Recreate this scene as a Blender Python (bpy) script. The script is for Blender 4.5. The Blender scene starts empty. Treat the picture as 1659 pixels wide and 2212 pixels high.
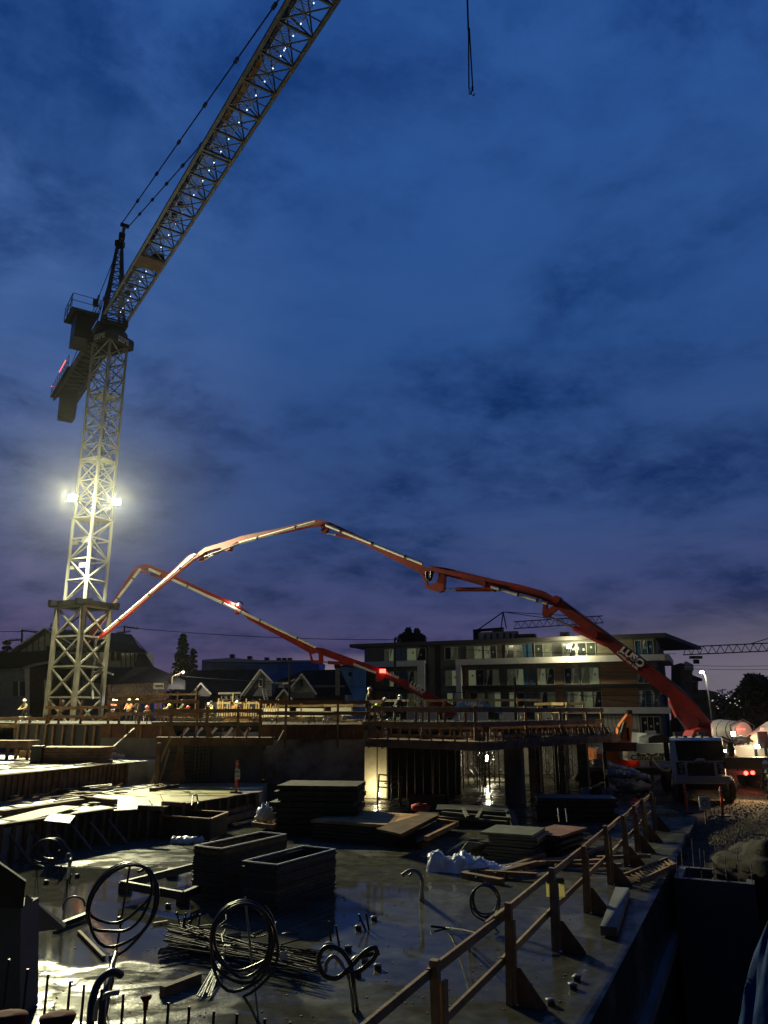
import bpy, bmesh, math, random
from mathutils import Vector, Matrix, Euler
random.seed(7)
R = math.radians
sc = bpy.context.scene
col = sc.collection
# ------------------------------------------------------------------ camera
EYE = 3.5
PITCH = 14.7
FPX = 1650.0          # focal length in picture pixels for a 1659 x 2212 picture
cam_d = bpy.data.cameras.new('camera'); cam = bpy.data.objects.new('camera', cam_d); col.objects.link(cam)
cam_d.sensor_fit = 'VERTICAL'; cam_d.sensor_height = 36; cam_d.lens = 36*FPX/2212
cam.location = (0, 0, EYE); cam.rotation_euler = (R(90+PITCH), 0, 0)
cam_d.clip_start = 0.1; cam_d.clip_end = 3000
sc.camera = cam
# ------------------------------------------------------------------ exposure
sc.view_settings.view_transform = 'Standard'; sc.view_settings.look = 'None'
sc.view_settings.exposure = 0; sc.view_settings.gamma = 1
sc.cycles.use_denoising = True
sc.cycles.max_bounces = 6
sc.cycles.sample_clamp_indirect = 3
# ------------------------------------------------------------------ dusk sky
W = bpy.data.worlds.new('World'); sc.world = W; W.use_nodes = True
nt = W.node_tree; N = nt.nodes; L = nt.links
for n in list(N): N.remove(n)
def wn(t, **k):
    n = N.new(t)
    for a, b in k.items(): setattr(n, a, b)
    return n
out = wn('ShaderNodeOutputWorld'); bg = wn('ShaderNodeBackground'); L.new(bg.outputs[0], out.inputs[0])
tc = wn('ShaderNodeTexCoord'); sep = wn('ShaderNodeSeparateXYZ'); L.new(tc.outputs['Generated'], sep.inputs[0])
def wmath(op, a, b=None, clamp=False):
    n = wn('ShaderNodeMath', operation=op, use_clamp=clamp)
    for i, x in enumerate((a, b)):
        if x is None: continue
        if isinstance(x, (int, float)): n.inputs[i].default_value = x
        else: L.new(x, n.inputs[i])
    return n.outputs[0]
elev = wn('ShaderNodeValToRGB'); L.new(sep.outputs['Z'], elev.inputs[0])
cr = elev.color_ramp
stops = [(0.0, (.050, .043, .110)), (0.06, (.040, .044, .126)), (0.13, (.026, .044, .142)), (0.24, (.017, .050, .180)),
         (0.45, (.012, .055, .222)), (0.8, (.013, .068, .285)), (1.0, (.012, .064, .27))]
while len(cr.elements) < len(stops): cr.elements.new(0.5)
for e, (p, c) in zip(cr.elements, stops): e.position = p; e.color = c+(1,)
zz = wmath('MAXIMUM', sep.outputs['Z'], 0.0); zz = wmath('ADD', zz, 0.24)
px = wmath('DIVIDE', sep.outputs['X'], zz); py = wmath('DIVIDE', sep.outputs['Y'], zz)
cmb = wn('ShaderNodeCombineXYZ'); L.new(px, cmb.inputs[0]); L.new(py, cmb.inputs[1])
def cloud(scale, detail, lo, hi, rough=.55, dist=.4, off=0):
    mp = wn('ShaderNodeMapping'); mp.inputs['Location'].default_value = (off, off*.7, 0); mp.inputs['Rotation'].default_value = (0, 0, R(-25)); mp.inputs['Scale'].default_value = (1.15, 1.25, 1)
    L.new(cmb.outputs[0], mp.inputs[0])
    n = wn('ShaderNodeTexNoise'); n.inputs['Scale'].default_value = scale; n.inputs['Detail'].default_value = detail
    n.inputs['Roughness'].default_value = rough; n.inputs['Distortion'].default_value = dist
    L.new(mp.outputs[0], n.inputs['Vector'])
    m = wn('ShaderNodeMapRange'); m.inputs['From Min'].default_value = lo; m.inputs['From Max'].default_value = hi
    m.interpolation_type = 'SMOOTHSTEP'
    L.new(n.outputs['Fac'], m.inputs['Value']); return m.outputs[0]
c1 = cloud(1.5, 7, .36, .64, .6, .3, off=3.1)
c2 = cloud(2.6, 8, .38, .64, .66, .35, off=9.3)
def wmix(fac, a, b, mode='MIX'):
    n = wn('ShaderNodeMix', data_type='RGBA', blend_type=mode)
    if isinstance(fac, (int, float)): n.inputs[0].default_value = fac
    else: L.new(fac, n.inputs[0])
    for i, x in ((6, a), (7, b)):
        if isinstance(x, tuple): n.inputs[i].default_value = x+(1,)
        else: L.new(x, n.inputs[i])
    return n.outputs[2]
basec = wmix(c1, wmix(1.0, elev.outputs[0], (.42, .52, .58), 'MULTIPLY'), wmix(1.0, elev.outputs[0], (2.2, 1.50, 1.15), 'MULTIPLY'))
c3 = cloud(7.0, 7, .38, .64, .66, .2, off=1.7)
c2f = wmath('ADD', wmath('MULTIPLY', c2, .55), wmath('MULTIPLY', c3, .34))
basec = wmix(c2f, basec, wmix(1.0, elev.outputs[0], (2.0, 1.42, 1.14), 'MULTIPLY'))
# afterglow low on the right
dotn = wmath('ADD', wmath('MULTIPLY', sep.outputs['X'], .55), wmath('MULTIPLY', sep.outputs['Y'], .83))
azm = wn('ShaderNodeMapRange'); azm.inputs['From Min'].default_value = .90; azm.inputs['From Max'].default_value = 1.0; L.new(dotn, azm.inputs['Value'])
elm = wn('ShaderNodeMapRange'); elm.inputs['From Min'].default_value = .155; elm.inputs['From Max'].default_value = .03; L.new(sep.outputs['Z'], elm.inputs['Value'])
elm.interpolation_type = 'SMOOTHSTEP'
glow = wmath('MULTIPLY', azm.outputs[0], elm.outputs[0])
basec = wmix(glow, basec, (.165, .148, .178))
elb = wn('ShaderNodeMapRange'); elb.inputs['From Min'].default_value = .075; elb.inputs['From Max'].default_value = .05; L.new(sep.outputs['Z'], elb.inputs['Value'])
azc = wn('ShaderNodeMapRange'); azc.inputs['From Min'].default_value = .985; azc.inputs['From Max'].default_value = 1.0; L.new(sep.outputs['Y'], azc.inputs['Value'])
gl2 = wmath('MULTIPLY', wmath('MULTIPLY', azc.outputs[0], elb.outputs[0]), .8)
basec = wmix(gl2, basec, (.34, .27, .27))
# paler patch of cloud up on the left
ld = wmath('ADD', wmath('ADD', wmath('MULTIPLY', sep.outputs['X'], -.50), wmath('MULTIPLY', sep.outputs['Y'], .76)), wmath('MULTIPLY', sep.outputs['Z'], .42))
lm = wn('ShaderNodeMapRange'); lm.interpolation_type = 'SMOOTHSTEP'; L.new(ld, lm.inputs['Value']); lm.inputs['From Min'].default_value = .90; lm.inputs['From Max'].default_value = 1.0
basec = wmix(wmath('MULTIPLY', lm.outputs[0], wmath('ADD', wmath('MULTIPLY', c2, .6), .35)), basec, wmix(1.0, basec, (2.3, 1.55, 1.25), 'MULTIPLY'))
# unseen sky behind the viewer and overhead is darkened to cut ambient light
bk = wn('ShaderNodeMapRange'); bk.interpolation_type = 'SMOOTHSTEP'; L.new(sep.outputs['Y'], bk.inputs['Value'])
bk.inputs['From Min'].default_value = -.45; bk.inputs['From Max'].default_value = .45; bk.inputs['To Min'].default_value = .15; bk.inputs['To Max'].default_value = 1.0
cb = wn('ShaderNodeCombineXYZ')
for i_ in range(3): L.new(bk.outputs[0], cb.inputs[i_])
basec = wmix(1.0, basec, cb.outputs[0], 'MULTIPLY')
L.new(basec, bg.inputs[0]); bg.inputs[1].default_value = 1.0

# ------------------------------------------------------------------ geometry helpers
cp, sp = math.cos(R(PITCH)), math.sin(R(PITCH))
def ray(u, v):
    yu = (1106-v)/FPX; f = cp-yu*sp
    return (u-829.5)/FPX/f, (sp+yu*cp)/f          # x per metre of depth, rise per metre of depth
def D(u, v, Y):
    x, r = ray(u, v); return Vector((x*Y, Y, EYE+r*Y))
def G(u, v, z=0.0):
    x, r = ray(u, v); Y = (z-EYE)/r; return Vector((x*Y, Y, z))
GA = R(25)
E2 = Vector((math.cos(GA), -math.sin(GA), 0)); E1 = Vector((math.sin(GA), math.cos(GA), 0))
def GR(a, b, z=0.0): return E2*a+E1*b+Vector((0, 0, z))
ZUP = Vector((0, 0, 1))
def V(*a):
    a = tuple(a[0]) if len(a) == 1 else a
    return Vector(a if len(a) == 3 else tuple(a)+(0.0,))

class MB:
    def __init__(s): s.v = []; s.f = []; s.sm = []
    def add(s, vs, fs, smooth=False):
        o = len(s.v); s.v += [tuple(x) for x in vs]
        for f in fs: s.f.append(tuple(i+o for i in f)); s.sm.append(smooth)
        return s
    def box(s, c, size, rz=0.0, rot=None):
        c = V(c); M = rot if rot is not None else Matrix.Rotation(rz, 3, 'Z')
        x, y, z = [k/2 for k in size]
        vs = [c+M@Vector((a*x, b*y, d*z)) for d in (-1, 1) for a, b in ((-1, -1), (1, -1), (1, 1), (-1, 1))]
        return s.add(vs, [(3, 2, 1, 0), (4, 5, 6, 7), (0, 1, 5, 4), (1, 2, 6, 5), (2, 3, 7, 6), (3, 0, 4, 7)])
    def beam(s, p, q, w, h=None, up=ZUP):
        p = V(p); q = V(q); h = h or w; d = (q-p)
        if d.length < 1e-6: return s
        d.normalize(); up = V(up)
        if abs(d.dot(up)) > .98: up = Vector((0, 1, 0)) if abs(d.y) < .9 else Vector((1, 0, 0))
        x = d.cross(up).normalized(); z = x.cross(d)
        vs = [e+x*(a*w/2)+z*(b*h/2) for e in (p, q) for a, b in ((-1, -1), (1, -1), (1, 1), (-1, 1))]
        return s.add(vs, [(3, 2, 1, 0), (4, 5, 6, 7), (0, 1, 5, 4), (1, 2, 6, 5), (2, 3, 7, 6), (3, 0, 4, 7)])
    def path(s, pts, r, n=8, closed=False, caps=True):
        pts = [V(p) for p in pts]; k = len(pts); rr = r if isinstance(r, (list, tuple)) else [r]*k
        rings = []; prev = None
        for i, p in enumerate(pts):
            a = pts[(i-1) % k] if (closed or i > 0) else p; b = pts[(i+1) % k] if (closed or i < k-1) else p
            t = (b-a); t = t.normalized() if t.length > 1e-9 else ZUP
            if prev is None:
                u0 = t.cross(ZUP)
                if u0.length < .05: u0 = t.cross(Vector((0, 1, 0)))
                u0.normalize()
            else:
                u0 = prev-t*prev.dot(t)
                if u0.length < 1e-6: u0 = t.cross(ZUP)
                u0.normalize()
            prev = u0; w0 = t.cross(u0)
            rings.append([p+(u0*math.cos(2*math.pi*j/n)+w0*math.sin(2*math.pi*j/n))*rr[i] for j in range(n)])
        vs = [x for rg in rings for x in rg]; fs = []
        for i in range(k if closed else k-1):
            i2 = (i+1) % k
            for j in range(n):
                j2 = (j+1) % n; fs.append((i*n+j, i*n+j2, i2*n+j2, i2*n+j))
        s.add(vs, fs, True)
        if caps and not closed: s.add(rings[0], [tuple(range(n))[::-1]]); s.add(rings[-1], [tuple(range(n))])
        return s
    def tube(s, p, q, r, n=8): return s.path([p, q], r, n)
    def prism(s, poly, ext):
        ext = V(ext); k = len(poly); vs = [V(p) for p in poly]+[V(p)+ext for p in poly]
        fs = [tuple(range(k))[::-1], tuple(range(k, 2*k))]+[(i, (i+1) % k, (i+1) % k+k, i+k) for i in range(k)]
        return s.add(vs, fs)
    def face(s, poly): return s.add([V(p) for p in poly], [tuple(range(len(poly)))])
    def lathe(s, c, prof, n=16, rot=None):
        c = V(c); M = rot or Matrix.Identity(3); vs = []; fs = []; k = len(prof)
        for r, z in prof:
            for j in range(n):
                a = 2*math.pi*j/n; vs.append(c+M@Vector((r*math.cos(a), r*math.sin(a), z)))
        for i in range(k-1):
            for j in range(n):
                j2 = (j+1) % n; fs.append((i*n+j, i*n+j2, (i+1)*n+j2, (i+1)*n+j))
        s.add(vs, fs, True)
        s.add(vs[:n], [tuple(range(n))[::-1]]); s.add(vs[-n:], [tuple(range(n))])
        return s
    def blob(s, c, rad, seed=0, n=14, m=9, amp=.25, freq=2.2):
        from mathutils import noise
        c = V(c); vs = []; fs = []
        for i in range(m+1):
            th = math.pi*i/m
            for j in range(n):
                ph = 2*math.pi*j/n; d = Vector((math.sin(th)*math.cos(ph), math.sin(th)*math.sin(ph), math.cos(th)))
                q = 1+amp*noise.noise(d*freq+Vector((seed*3.7, seed*1.3, seed)))+amp*.5*noise.noise(d*freq*3+Vector((seed, 5, seed*2.)))
                vs.append(c+Vector((d.x*rad[0], d.y*rad[1], d.z*rad[2]))*q)
        for i in range(m):
            for j in range(n):
                j2 = (j+1) % n; fs.append((i*n+j, (i+1)*n+j, (i+1)*n+j2, i*n+j2))
        return s.add(vs, fs, True)

def tag(o, label=None, cat=None, group=None, kind=None):
    if label: o['label'] = label
    if cat: o['category'] = cat
    if group: o['group'] = group
    if kind: o['kind'] = kind
    return o
def thing(name, label, cat, loc=(0, 0, 0), rz=0.0, group=None):
    o = bpy.data.objects.new(name, None); col.objects.link(o); o.location = loc; o.rotation_euler = (0, 0, rz)
    o.empty_display_size = .2
    return tag(o, label, cat, group)
def wmat(o):
    m = Matrix.LocRotScale(o.location, o.rotation_euler, o.scale)
    return wmat(o.parent)@m if o.parent else m
def mesh_of(name, mb, mats):
    me = bpy.data.meshes.new(name); me.from_pydata(mb.v, [], mb.f)
    for i, x in enumerate(mb.sm): me.polygons[i].use_smooth = x
    bm = bmesh.new(); bm.from_mesh(me); bmesh.ops.recalc_face_normals(bm, faces=bm.faces); bm.to_mesh(me); bm.free()
    me.materials.append(mats); return me
def obj(name, mb, mat, parent=None, world=True, label=None, origin=None):
    """one mesh; coordinates given in world space unless world=False"""
    b = mb
    if parent is not None and world:
        inv = wmat(parent).inverted(); b.v = [tuple(inv@Vector(x)) for x in b.v]
    elif parent is None:
        if origin is None:
            xs = [p[0] for p in b.v]; ys = [p[1] for p in b.v]; zs = [p[2] for p in b.v]
            origin = ((min(xs)+max(xs))/2, (min(ys)+max(ys))/2, min(zs))
        b.v = [(p[0]-origin[0], p[1]-origin[1], p[2]-origin[2]) for p in b.v]
    o = bpy.data.objects.new(name, mesh_of(name, b, mat)); col.objects.link(o)
    if parent is not None: o.parent = parent
    else: o.location = origin
    if label: o['label'] = label
    return o
def single(name, mb, mat, label, cat, group=None, kind=None, origin=None):
    return tag(obj(name, mb, mat, origin=origin), label, cat, group, kind)
def struct(name, mb, mat): return tag(obj(name, mb, mat, origin=(0, 0, 0)), kind='structure')
def dup(root, loc=None, rz=None, label=None):
    def cpy(o, par):
        c = o.copy(); col.objects.link(c)
        if par: c.parent = par
        for ch in [x for x in bpy.data.objects if x.parent == o]: cpy(ch, c)
        return c
    r = cpy(root, None)
    if loc is not None: r.location = loc
    if rz is not None: r.rotation_euler = (0, 0, rz)
    if label: r['label'] = label
    return r
def text(name, s, size, M, mat, parent, depth=.01, align='CENTER', bold=.0, sx=1.0):
    """raised lettering; M = world matrix of the text plane (x right, y up, z out)"""
    cu = bpy.data.curves.new(name, 'FONT'); cu.body = s; cu.size = size; cu.extrude = depth; cu.align_x = align; cu.align_y = 'CENTER'; cu.offset = bold; cu.resolution_u = 3
    t = bpy.data.objects.new(name, cu); col.objects.link(t)
    bpy.context.view_layer.update(); dg = bpy.context.evaluated_depsgraph_get()
    me = bpy.data.meshes.new_from_object(t.evaluated_get(dg)); bpy.data.objects.remove(t)
    me.name = name
    X = (wmat(parent).inverted() if parent else Matrix.Identity(4))@M@Matrix.Diagonal((sx, 1, 1, 1))
    me.transform(X); me.materials.clear(); me.materials.append(mat)
    o = bpy.data.objects.new(name, me); col.objects.link(o); o.parent = parent
    return o
def frame(o, x, y):
    """matrix with origin o, x axis x, y axis y"""
    x = V(x).normalized(); y = V(y); z = x.cross(y).normalized(); y = z.cross(x)
    return Matrix(((x.x, y.x, z.x, o[0]), (x.y, y.y, z.y, o[1]), (x.z, y.z, z.z, o[2]), (0, 0, 0, 1)))

# ------------------------------------------------------------------ materials
MT = {}
ORD = 'first second third fourth fifth sixth seventh eighth ninth tenth eleventh twelfth thirteenth fourteenth fifteenth sixteenth seventeenth eighteenth nineteenth twentieth twenty-first twenty-second twenty-third twenty-fourth twenty-fifth twenty-sixth'.split()
def mat(name, c, rough=.7, metal=0.0, var=.0, scale=3.0, bump=.0, bscale=None, c2=None, rv=0.0, stretch=(1, 1, 1), spec=.5, detail=6):
    if name in MT: return MT[name]
    m = bpy.data.materials.new(name); m.use_nodes = True; t = m.node_tree; n = t.nodes; l = t.links
    b = n['Principled BSDF']; b.inputs['Roughness'].default_value = rough; b.inputs['Metallic'].default_value = metal
    b.inputs['Specular IOR Level'].default_value = spec
    b.inputs['Base Color'].default_value = tuple(c)+(1,)
    if var or bump or rv or c2:
        tcn = n.new('ShaderNodeTexCoord'); mp = n.new('ShaderNodeMapping'); mp.inputs['Scale'].default_value = stretch
        l.new(tcn.outputs['Object'], mp.inputs[0])
        no = n.new('ShaderNodeTexNoise'); no.inputs['Scale'].default_value = scale; no.inputs['Detail'].default_value = detail; no.inputs['Roughness'].default_value = .6
        l.new(mp.outputs[0], no.inputs['Vector'])
        if var or c2:
            rp = n.new('ShaderNodeValToRGB'); e = rp.color_ramp.elements
            e[0].position = .35; e[1].position = .68
            e[0].color = tuple(x*(1-var) for x in c)+(1,); e[1].color = (tuple(c2) if c2 else tuple(min(1, x*(1+var)) for x in c))+(1,)
            l.new(no.outputs['Fac'], rp.inputs[0]); l.new(rp.outputs[0], b.inputs['Base Color'])
        if rv:
            mr = n.new('ShaderNodeMapRange'); mr.inputs['From Min'].default_value = .35; mr.inputs['From Max'].default_value = .65
            mr.inputs['To Min'].default_value = max(.02, rough-rv); mr.inputs['To Max'].default_value = min(1, rough+rv)
            l.new(no.outputs['Fac'], mr.inputs['Value']); l.new(mr.outputs[0], b.inputs['Roughness'])
        if bump:
            n2 = n.new('ShaderNodeTexNoise'); n2.inputs['Scale'].default_value = bscale or scale*4; n2.inputs['Detail'].default_value = 4
            l.new(mp.outputs[0], n2.inputs['Vector'])
            bu = n.new('ShaderNodeBump'); bu.inputs['Strength'].default_value = bump; bu.inputs['Distance'].default_value = .02
            l.new(n2.outputs['Fac'], bu.inputs['Height']); l.new(bu.outputs[0], b.inputs['Normal'])
    MT[name] = m; return m
def emit(name, c, s):
    if name in MT: return MT[name]
    m = bpy.data.materials.new(name); m.use_nodes = True; b = m.node_tree.nodes['Principled BSDF']
    b.inputs['Base Color'].default_value = (0, 0, 0, 1); b.inputs['Emission Color'].default_value = tuple(c)+(1,); b.inputs['Emission Strength'].default_value = s
    MT[name] = m; return m
M_steel = mat('crane_paint', (.33, .34, .33), .5, .0, .25, 1.5, c2=(.25, .25, .23))
M_dsteel = mat('dark_steel', (.022, .022, .026), .5, .4, .3, 4)
M_jib = mat('jib_steel', (.075, .082, .10), .6, .2, .3, 2)
M_wood = mat('old_lumber', (.27, .155, .075), .75, 0, .35, 2.2, .3, 30, stretch=(1, 1, 1))
M_wood2 = mat('new_lumber', (.52, .37, .18), .7, 0, .25, 2.5, .2, 30)
M_dwood = mat('form_lumber', (.19, .11, .06), .8, 0, .4, 2.0, .3, 25)
M_ply = mat('brown_form_ply', (.17, .075, .035), .7, 0, .45, 1.3, .1, 20)
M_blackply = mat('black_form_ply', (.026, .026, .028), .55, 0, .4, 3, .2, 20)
M_wetply = mat('weathered_ply', (.30, .17, .085), .7, 0, .4, 2.0, .25, 18, spec=.12)
M_greenply = mat('green_grey_ply', (.105, .105, .065), .7, 0, .35, 3, .25, 15)
M_rustply = mat('rust_ply', (.20, .085, .04), .7, 0, .4, 3, .2, 15)
M_conc = mat('concrete', (.24, .235, .21), .75, 0, .35, .7, .25, 8, rv=.15)
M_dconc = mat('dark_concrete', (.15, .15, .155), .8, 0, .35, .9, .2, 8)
M_stainc = mat('stained_concrete', (.06, .055, .05), .8, 0, .5, .55, .2, 9, c2=(.62, .60, .56), detail=9)
M_rebar = mat('rebar', (.05, .035, .028), .5, .5, .3, 8)
M_hose = mat('black_hose', (.012, .012, .013), .32)
M_conduit = mat('grey_conduit', (.16, .17, .17), .4)
M_red = mat('boom_red', (.24, .006, .004), .5, 0, .35, 1.6, c2=(.32, .010, .006))
M_white = mat('white_paint', (.78, .77, .72), .5, 0, .12, 2)
M_pipe = mat('boom_pipe_white', (.74, .73, .66), .4, 0, .12, 3)
M_chrome = mat('chrome_rod', (.6, .6, .62), .2, 1.0)
M_orange = mat('machine_orange', (.62, .17, .025), .5, 0, .2, 2)
M_plast = mat('plastic_sheet', (.82, .84, .86), .35, 0, .15, 5, .6, 14)
M_tarp = mat('blue_tarp', (.003, .034, .12), .7, 0, .25, 2.5, .6, 5, spec=.06)
M_black = mat('black_rubber', (.02, .02, .02), .7, 0, .3, 6)
M_glass = mat('window_glass', (.02, .024, .02), .12, 0, .3, .6, spec=.3)
M_trim = mat('window_trim', (.42, .42, .38), .5)
M_cone = mat('cone_orange', (.85, .09, .02), .5)
M_shingle = mat('roof_shingle', (.012, .012, .016), .95, 0, .3, 3, .3, 20, spec=.08)
M_stucco = mat('cream_stucco', (.62, .60, .48), .85, 0, .15, 2, .15, 20)
M_siding = mat('grey_siding', (.17, .175, .18), .8, 0, .2, 2)
M_dirt = mat('gravel_ground', (.075, .058, .038), .95, 0, .6, 1.3, 1.0, 12, spec=.1)
M_leaf = mat('conifer_leaf', (.022, .035, .018), .9, 0, .4, 2)
M_bark = mat('bark', (.05, .038, .028), .9, 0, .3, 5)
M_gpanel = mat('dark_grey_panel', (.13, .135, .12), .7, 0, .2, .8)
M_band = mat('pale_fascia', (.74, .73, .64), .6, 0, .1, 1)
M_wclad = mat('wood_cladding', (.27, .16, .085), .7, 0, .35, 1.0, .2, 6, stretch=(.25, .25, 9))
M_bluewrap = mat('blue_wrap', (.10, .32, .75), .7, 0, .25, 1)
M_wrap = mat('white_house_wrap', (.58, .58, .54), .7, 0, .1, 2)
M_skin = mat('skin', (.38, .22, .15), .6)
M_navy = mat('navy_work_cloth', (.02, .022, .03), .85, 0, .3, 8)
M_jacket = mat('dark_brown_jacket', (.05, .042, .032), .85, 0, .3, 8)
M_hvo = mat('hivis_orange', (.85, .14, .04), .7)
M_hvy = mat('hivis_yellow', (.62, .80, .12), .7)
M_hat = mat('hard_hat_white', (.8, .8, .78), .3)
M_hatr = mat('hard_hat_red', (.7, .12, .08), .35)
M_letterw = mat('letter_white', (.75, .75, .72), .5)
M_letterd = mat('letter_dark', (.02, .02, .02), .5)
M_cream = mat('truck_cream', (.76, .68, .48), .4, 0, .08, 1)
M_bluepanel = mat('blue_panel', (.05, .16, .28), .6, 0, .2, 1)
M_redlamp = emit('red_lamp', (1, .06, .04), 9)
M_whitelamp = emit('white_lamp', (1, .95, .8), 25)
M_flood = emit('flood_lamp_lens', (1, .95, .60), 200)
M_led = emit('led_blue_white', (.5, .66, 1), 5)
M_ledr = emit('led_red', (1, .10, .06), 5)

def lamp(name, kind, loc, power, color, parent=None, size=.15, aim=None, cone=150, blend=.6):
    d = bpy.data.lights.new(name, kind); d.energy = power; d.color = color; d.shadow_soft_size = size
    if kind == 'SPOT': d.spot_size = R(cone); d.spot_blend = blend
    o = bpy.data.objects.new(name, d); col.objects.link(o); loc = V(loc)
    if aim is not None: o.rotation_euler = (V(aim)-loc).to_track_quat('-Z', 'Y').to_euler()
    if parent is not None:
        m = wmat(parent).inverted()@(Matrix.Translation(loc)@o.rotation_euler.to_matrix().to_4x4())
        o.parent = parent; o.matrix_basis = m
    else: o.location = loc
    return o

# ------------------------------------------------------------------ SETTING: ground, slabs
def wet_slab():
    m = bpy.data.materials.new('wet_concrete'); m.use_nodes = True; t = m.node_tree; n = t.nodes; l = t.links
    b = n['Principled BSDF']; tcn = n.new('ShaderNodeTexCoord')
    def noise(s, d, r=.6, dist=0): 
        x = n.new('ShaderNodeTexNoise'); x.inputs['Scale'].default_value = s; x.inputs['Detail'].default_value = d; x.inputs['Roughness'].default_value = r; x.inputs['Distortion'].default_value = dist
        l.new(tcn.outputs['Object'], x.inputs['Vector']); return x.outputs['Fac']
    def rng(v, a, b_, c, d):
        x = n.new('ShaderNodeMapRange'); x.interpolation_type = 'SMOOTHSTEP'
        for k, val in zip(('From Min', 'From Max', 'To Min', 'To Max'), (a, b_, c, d)): x.inputs[k].default_value = val
        l.new(v, x.inputs['Value']); return x.outputs[0]
    pud = noise(.30, 4, .5, .6)            # where water lies
    fine = noise(3.5, 8, .65)
    rp = n.new('ShaderNodeValToRGB'); rp.color_ramp.elements[0].color = (.062, .061, .052, 1); rp.color_ramp.elements[1].color = (.145, .142, .118, 1)
    rp.color_ramp.elements[0].position = .3; rp.color_ramp.elements[1].position = .7
    l.new(fine, rp.inputs[0])
    mx = n.new('ShaderNodeMix'); mx.data_type = 'RGBA'; mx.blend_type = 'MULTIPLY'; l.new(rng(pud, .49, .54, 1, 0), mx.inputs[0])
    l.new(rp.outputs[0], mx.inputs[6]); mx.inputs[7].default_value = (.62, .60, .56, 1); l.new(mx.outputs[2], b.inputs['Base Color'])
    film = noise(1.3, 6, .62, 1.0)
    def mth(op, a, c): 
        x = n.new('ShaderNodeMath'); x.operation = op
        for k_, v_ in enumerate((a, c)):
            if isinstance(v_, (int, float)): x.inputs[k_].default_value = v_
            else: l.new(v_, x.inputs[k_])
        return x.outputs[0]
    sp_ = n.new('ShaderNodeSeparateXYZ'); l.new(tcn.outputs['Object'], sp_.inputs[0])
    yy = mth('ADD', mth('ADD', sp_.outputs['Y'], mth('MULTIPLY', sp_.outputs['X'], .25)), mth('MULTIPLY', noise(.5, 4), 3.0))
    # standing water in the shallow dip across the middle of the slab
    zone = mth('MULTIPLY', rng(yy, 12.6, 13.0, 0, 1), rng(yy, 18.6, 19.0, 1, 0))
    zone = mth('MULTIPLY', zone, rng(sp_.outputs['X'], .2, 1.8, 1, .12))
    def mixf(a, c): return mth('ADD', mth('MULTIPLY', a, mth('SUBTRACT', 1.0, zone)), mth('MULTIPLY', zone, c))
    rr_ = mth('ADD', rng(pud, .49, .53, .12, .26), rng(film, .46, .58, .0, .18))
    l.new(mixf(rr_, .05), b.inputs['Roughness'])
    mp2 = n.new('ShaderNodeMapping'); mp2.inputs['Scale'].default_value = (.75, 1.9, 1); mp2.inputs['Rotation'].default_value = (0, 0, R(-12)); l.new(tcn.outputs['Object'], mp2.inputs[0])
    st_ = n.new('ShaderNodeTexNoise'); st_.inputs['Scale'].default_value = 1.0; st_.inputs['Detail'].default_value = 5; st_.inputs['Roughness'].default_value = .55; st_.inputs['Distortion'].default_value = .9; l.new(mp2.outputs[0], st_.inputs['Vector'])
    streak = rng(st_.outputs['Fac'], .44, .62, .02, 1.0)
    l.new(mixf(mth('MULTIPLY', streak, rng(film, .47, .60, .20, .05)), .60), b.inputs['Specular IOR Level'])
    bu = n.new('ShaderNodeBump'); bu.inputs['Distance'].default_value = .01; l.new(mixf(rng(pud, .42, .62, .25, .55), .03), bu.inputs['Strength'])
    mm = n.new('ShaderNodeMath'); mm.operation = 'ADD'; l.new(noise(14, 5), mm.inputs[0]); l.new(noise(2.2, 3), mm.inputs[1]); l.new(mm.outputs[0], bu.inputs['Height'])
    l.new(bu.outputs[0], b.inputs['Normal']); return m
M_wet = wet_slab()
M_mud = mat('muddy_water', (.36, .31, .085), .4, 0, .2, .7, .05, 5)
M_asph = mat('asphalt', (.05, .05, .052), .85, 0, .3, 2, .4, 20)
M_far = mat('far_ground', (.05, .055, .04), .95, 0, .3, .05)
# big ground sheet round the trench
a0, a1, b0, b1 = -2.1, 2.6, -6.0, 21.0
BIG = 420; zg = -.25
g = MB(); A = [-BIG, a0, a1, BIG]; B = [-BIG, b0, b1, BIG]
for i in range(3):
    for j in range(3):
        if i == 1 and j == 1: continue
        g.face([GR(A[i], B[j], zg), GR(A[i+1], B[j], zg), GR(A[i+1], B[j+1], zg), GR(A[i], B[j+1], zg)])
struct('ground', g, M_dirt)
g = MB(); g.face([GR(a0-.1, b0, -3.4), GR(a1+.1, b0, -3.4), GR(a1+.1, b1+.1, -3.4), GR(a0-.1, b1+.1, -3.4)])
struct('trench_floor', g, M_dirt)
g = MB(); g.prism([GR(a1, b0, -3.4), GR(a1+.3, b0, -3.4), GR(a1+.3, b1, -3.4), GR(a1, b1, -3.4)], (0, 0, 3.14))
g.prism([GR(a0, b1+.003, -3.4), GR(a1, b1+.003, -3.4), GR(a1, b1+.3, -3.4), GR(a0, b1+.3, -3.4)], (0, 0, 3.14))
struct('trench_bank', g, M_dirt)
# near slab: a real block, its right face is the trench wall
g = MB(); g.prism([GR(-45, 4.2, -3.4), GR(a0, 4.2, -3.4), GR(a0, 30, -3.4), GR(-5, 36, -3.4), GR(-5, 62, -3.4), GR(-45, 62, -3.4)], (0, 0, 3.4))
struct('near_slab', g, M_wet)
g = MB(); g.beam(GR(a0+.06, 4, -1.25), GR(a0+.06, 20.9, -1.25), .12, .22)
single('slab_ledge', g, M_dconc, 'narrow timber ledge running along the dark trench face of the slab', 'ledge')
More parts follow.
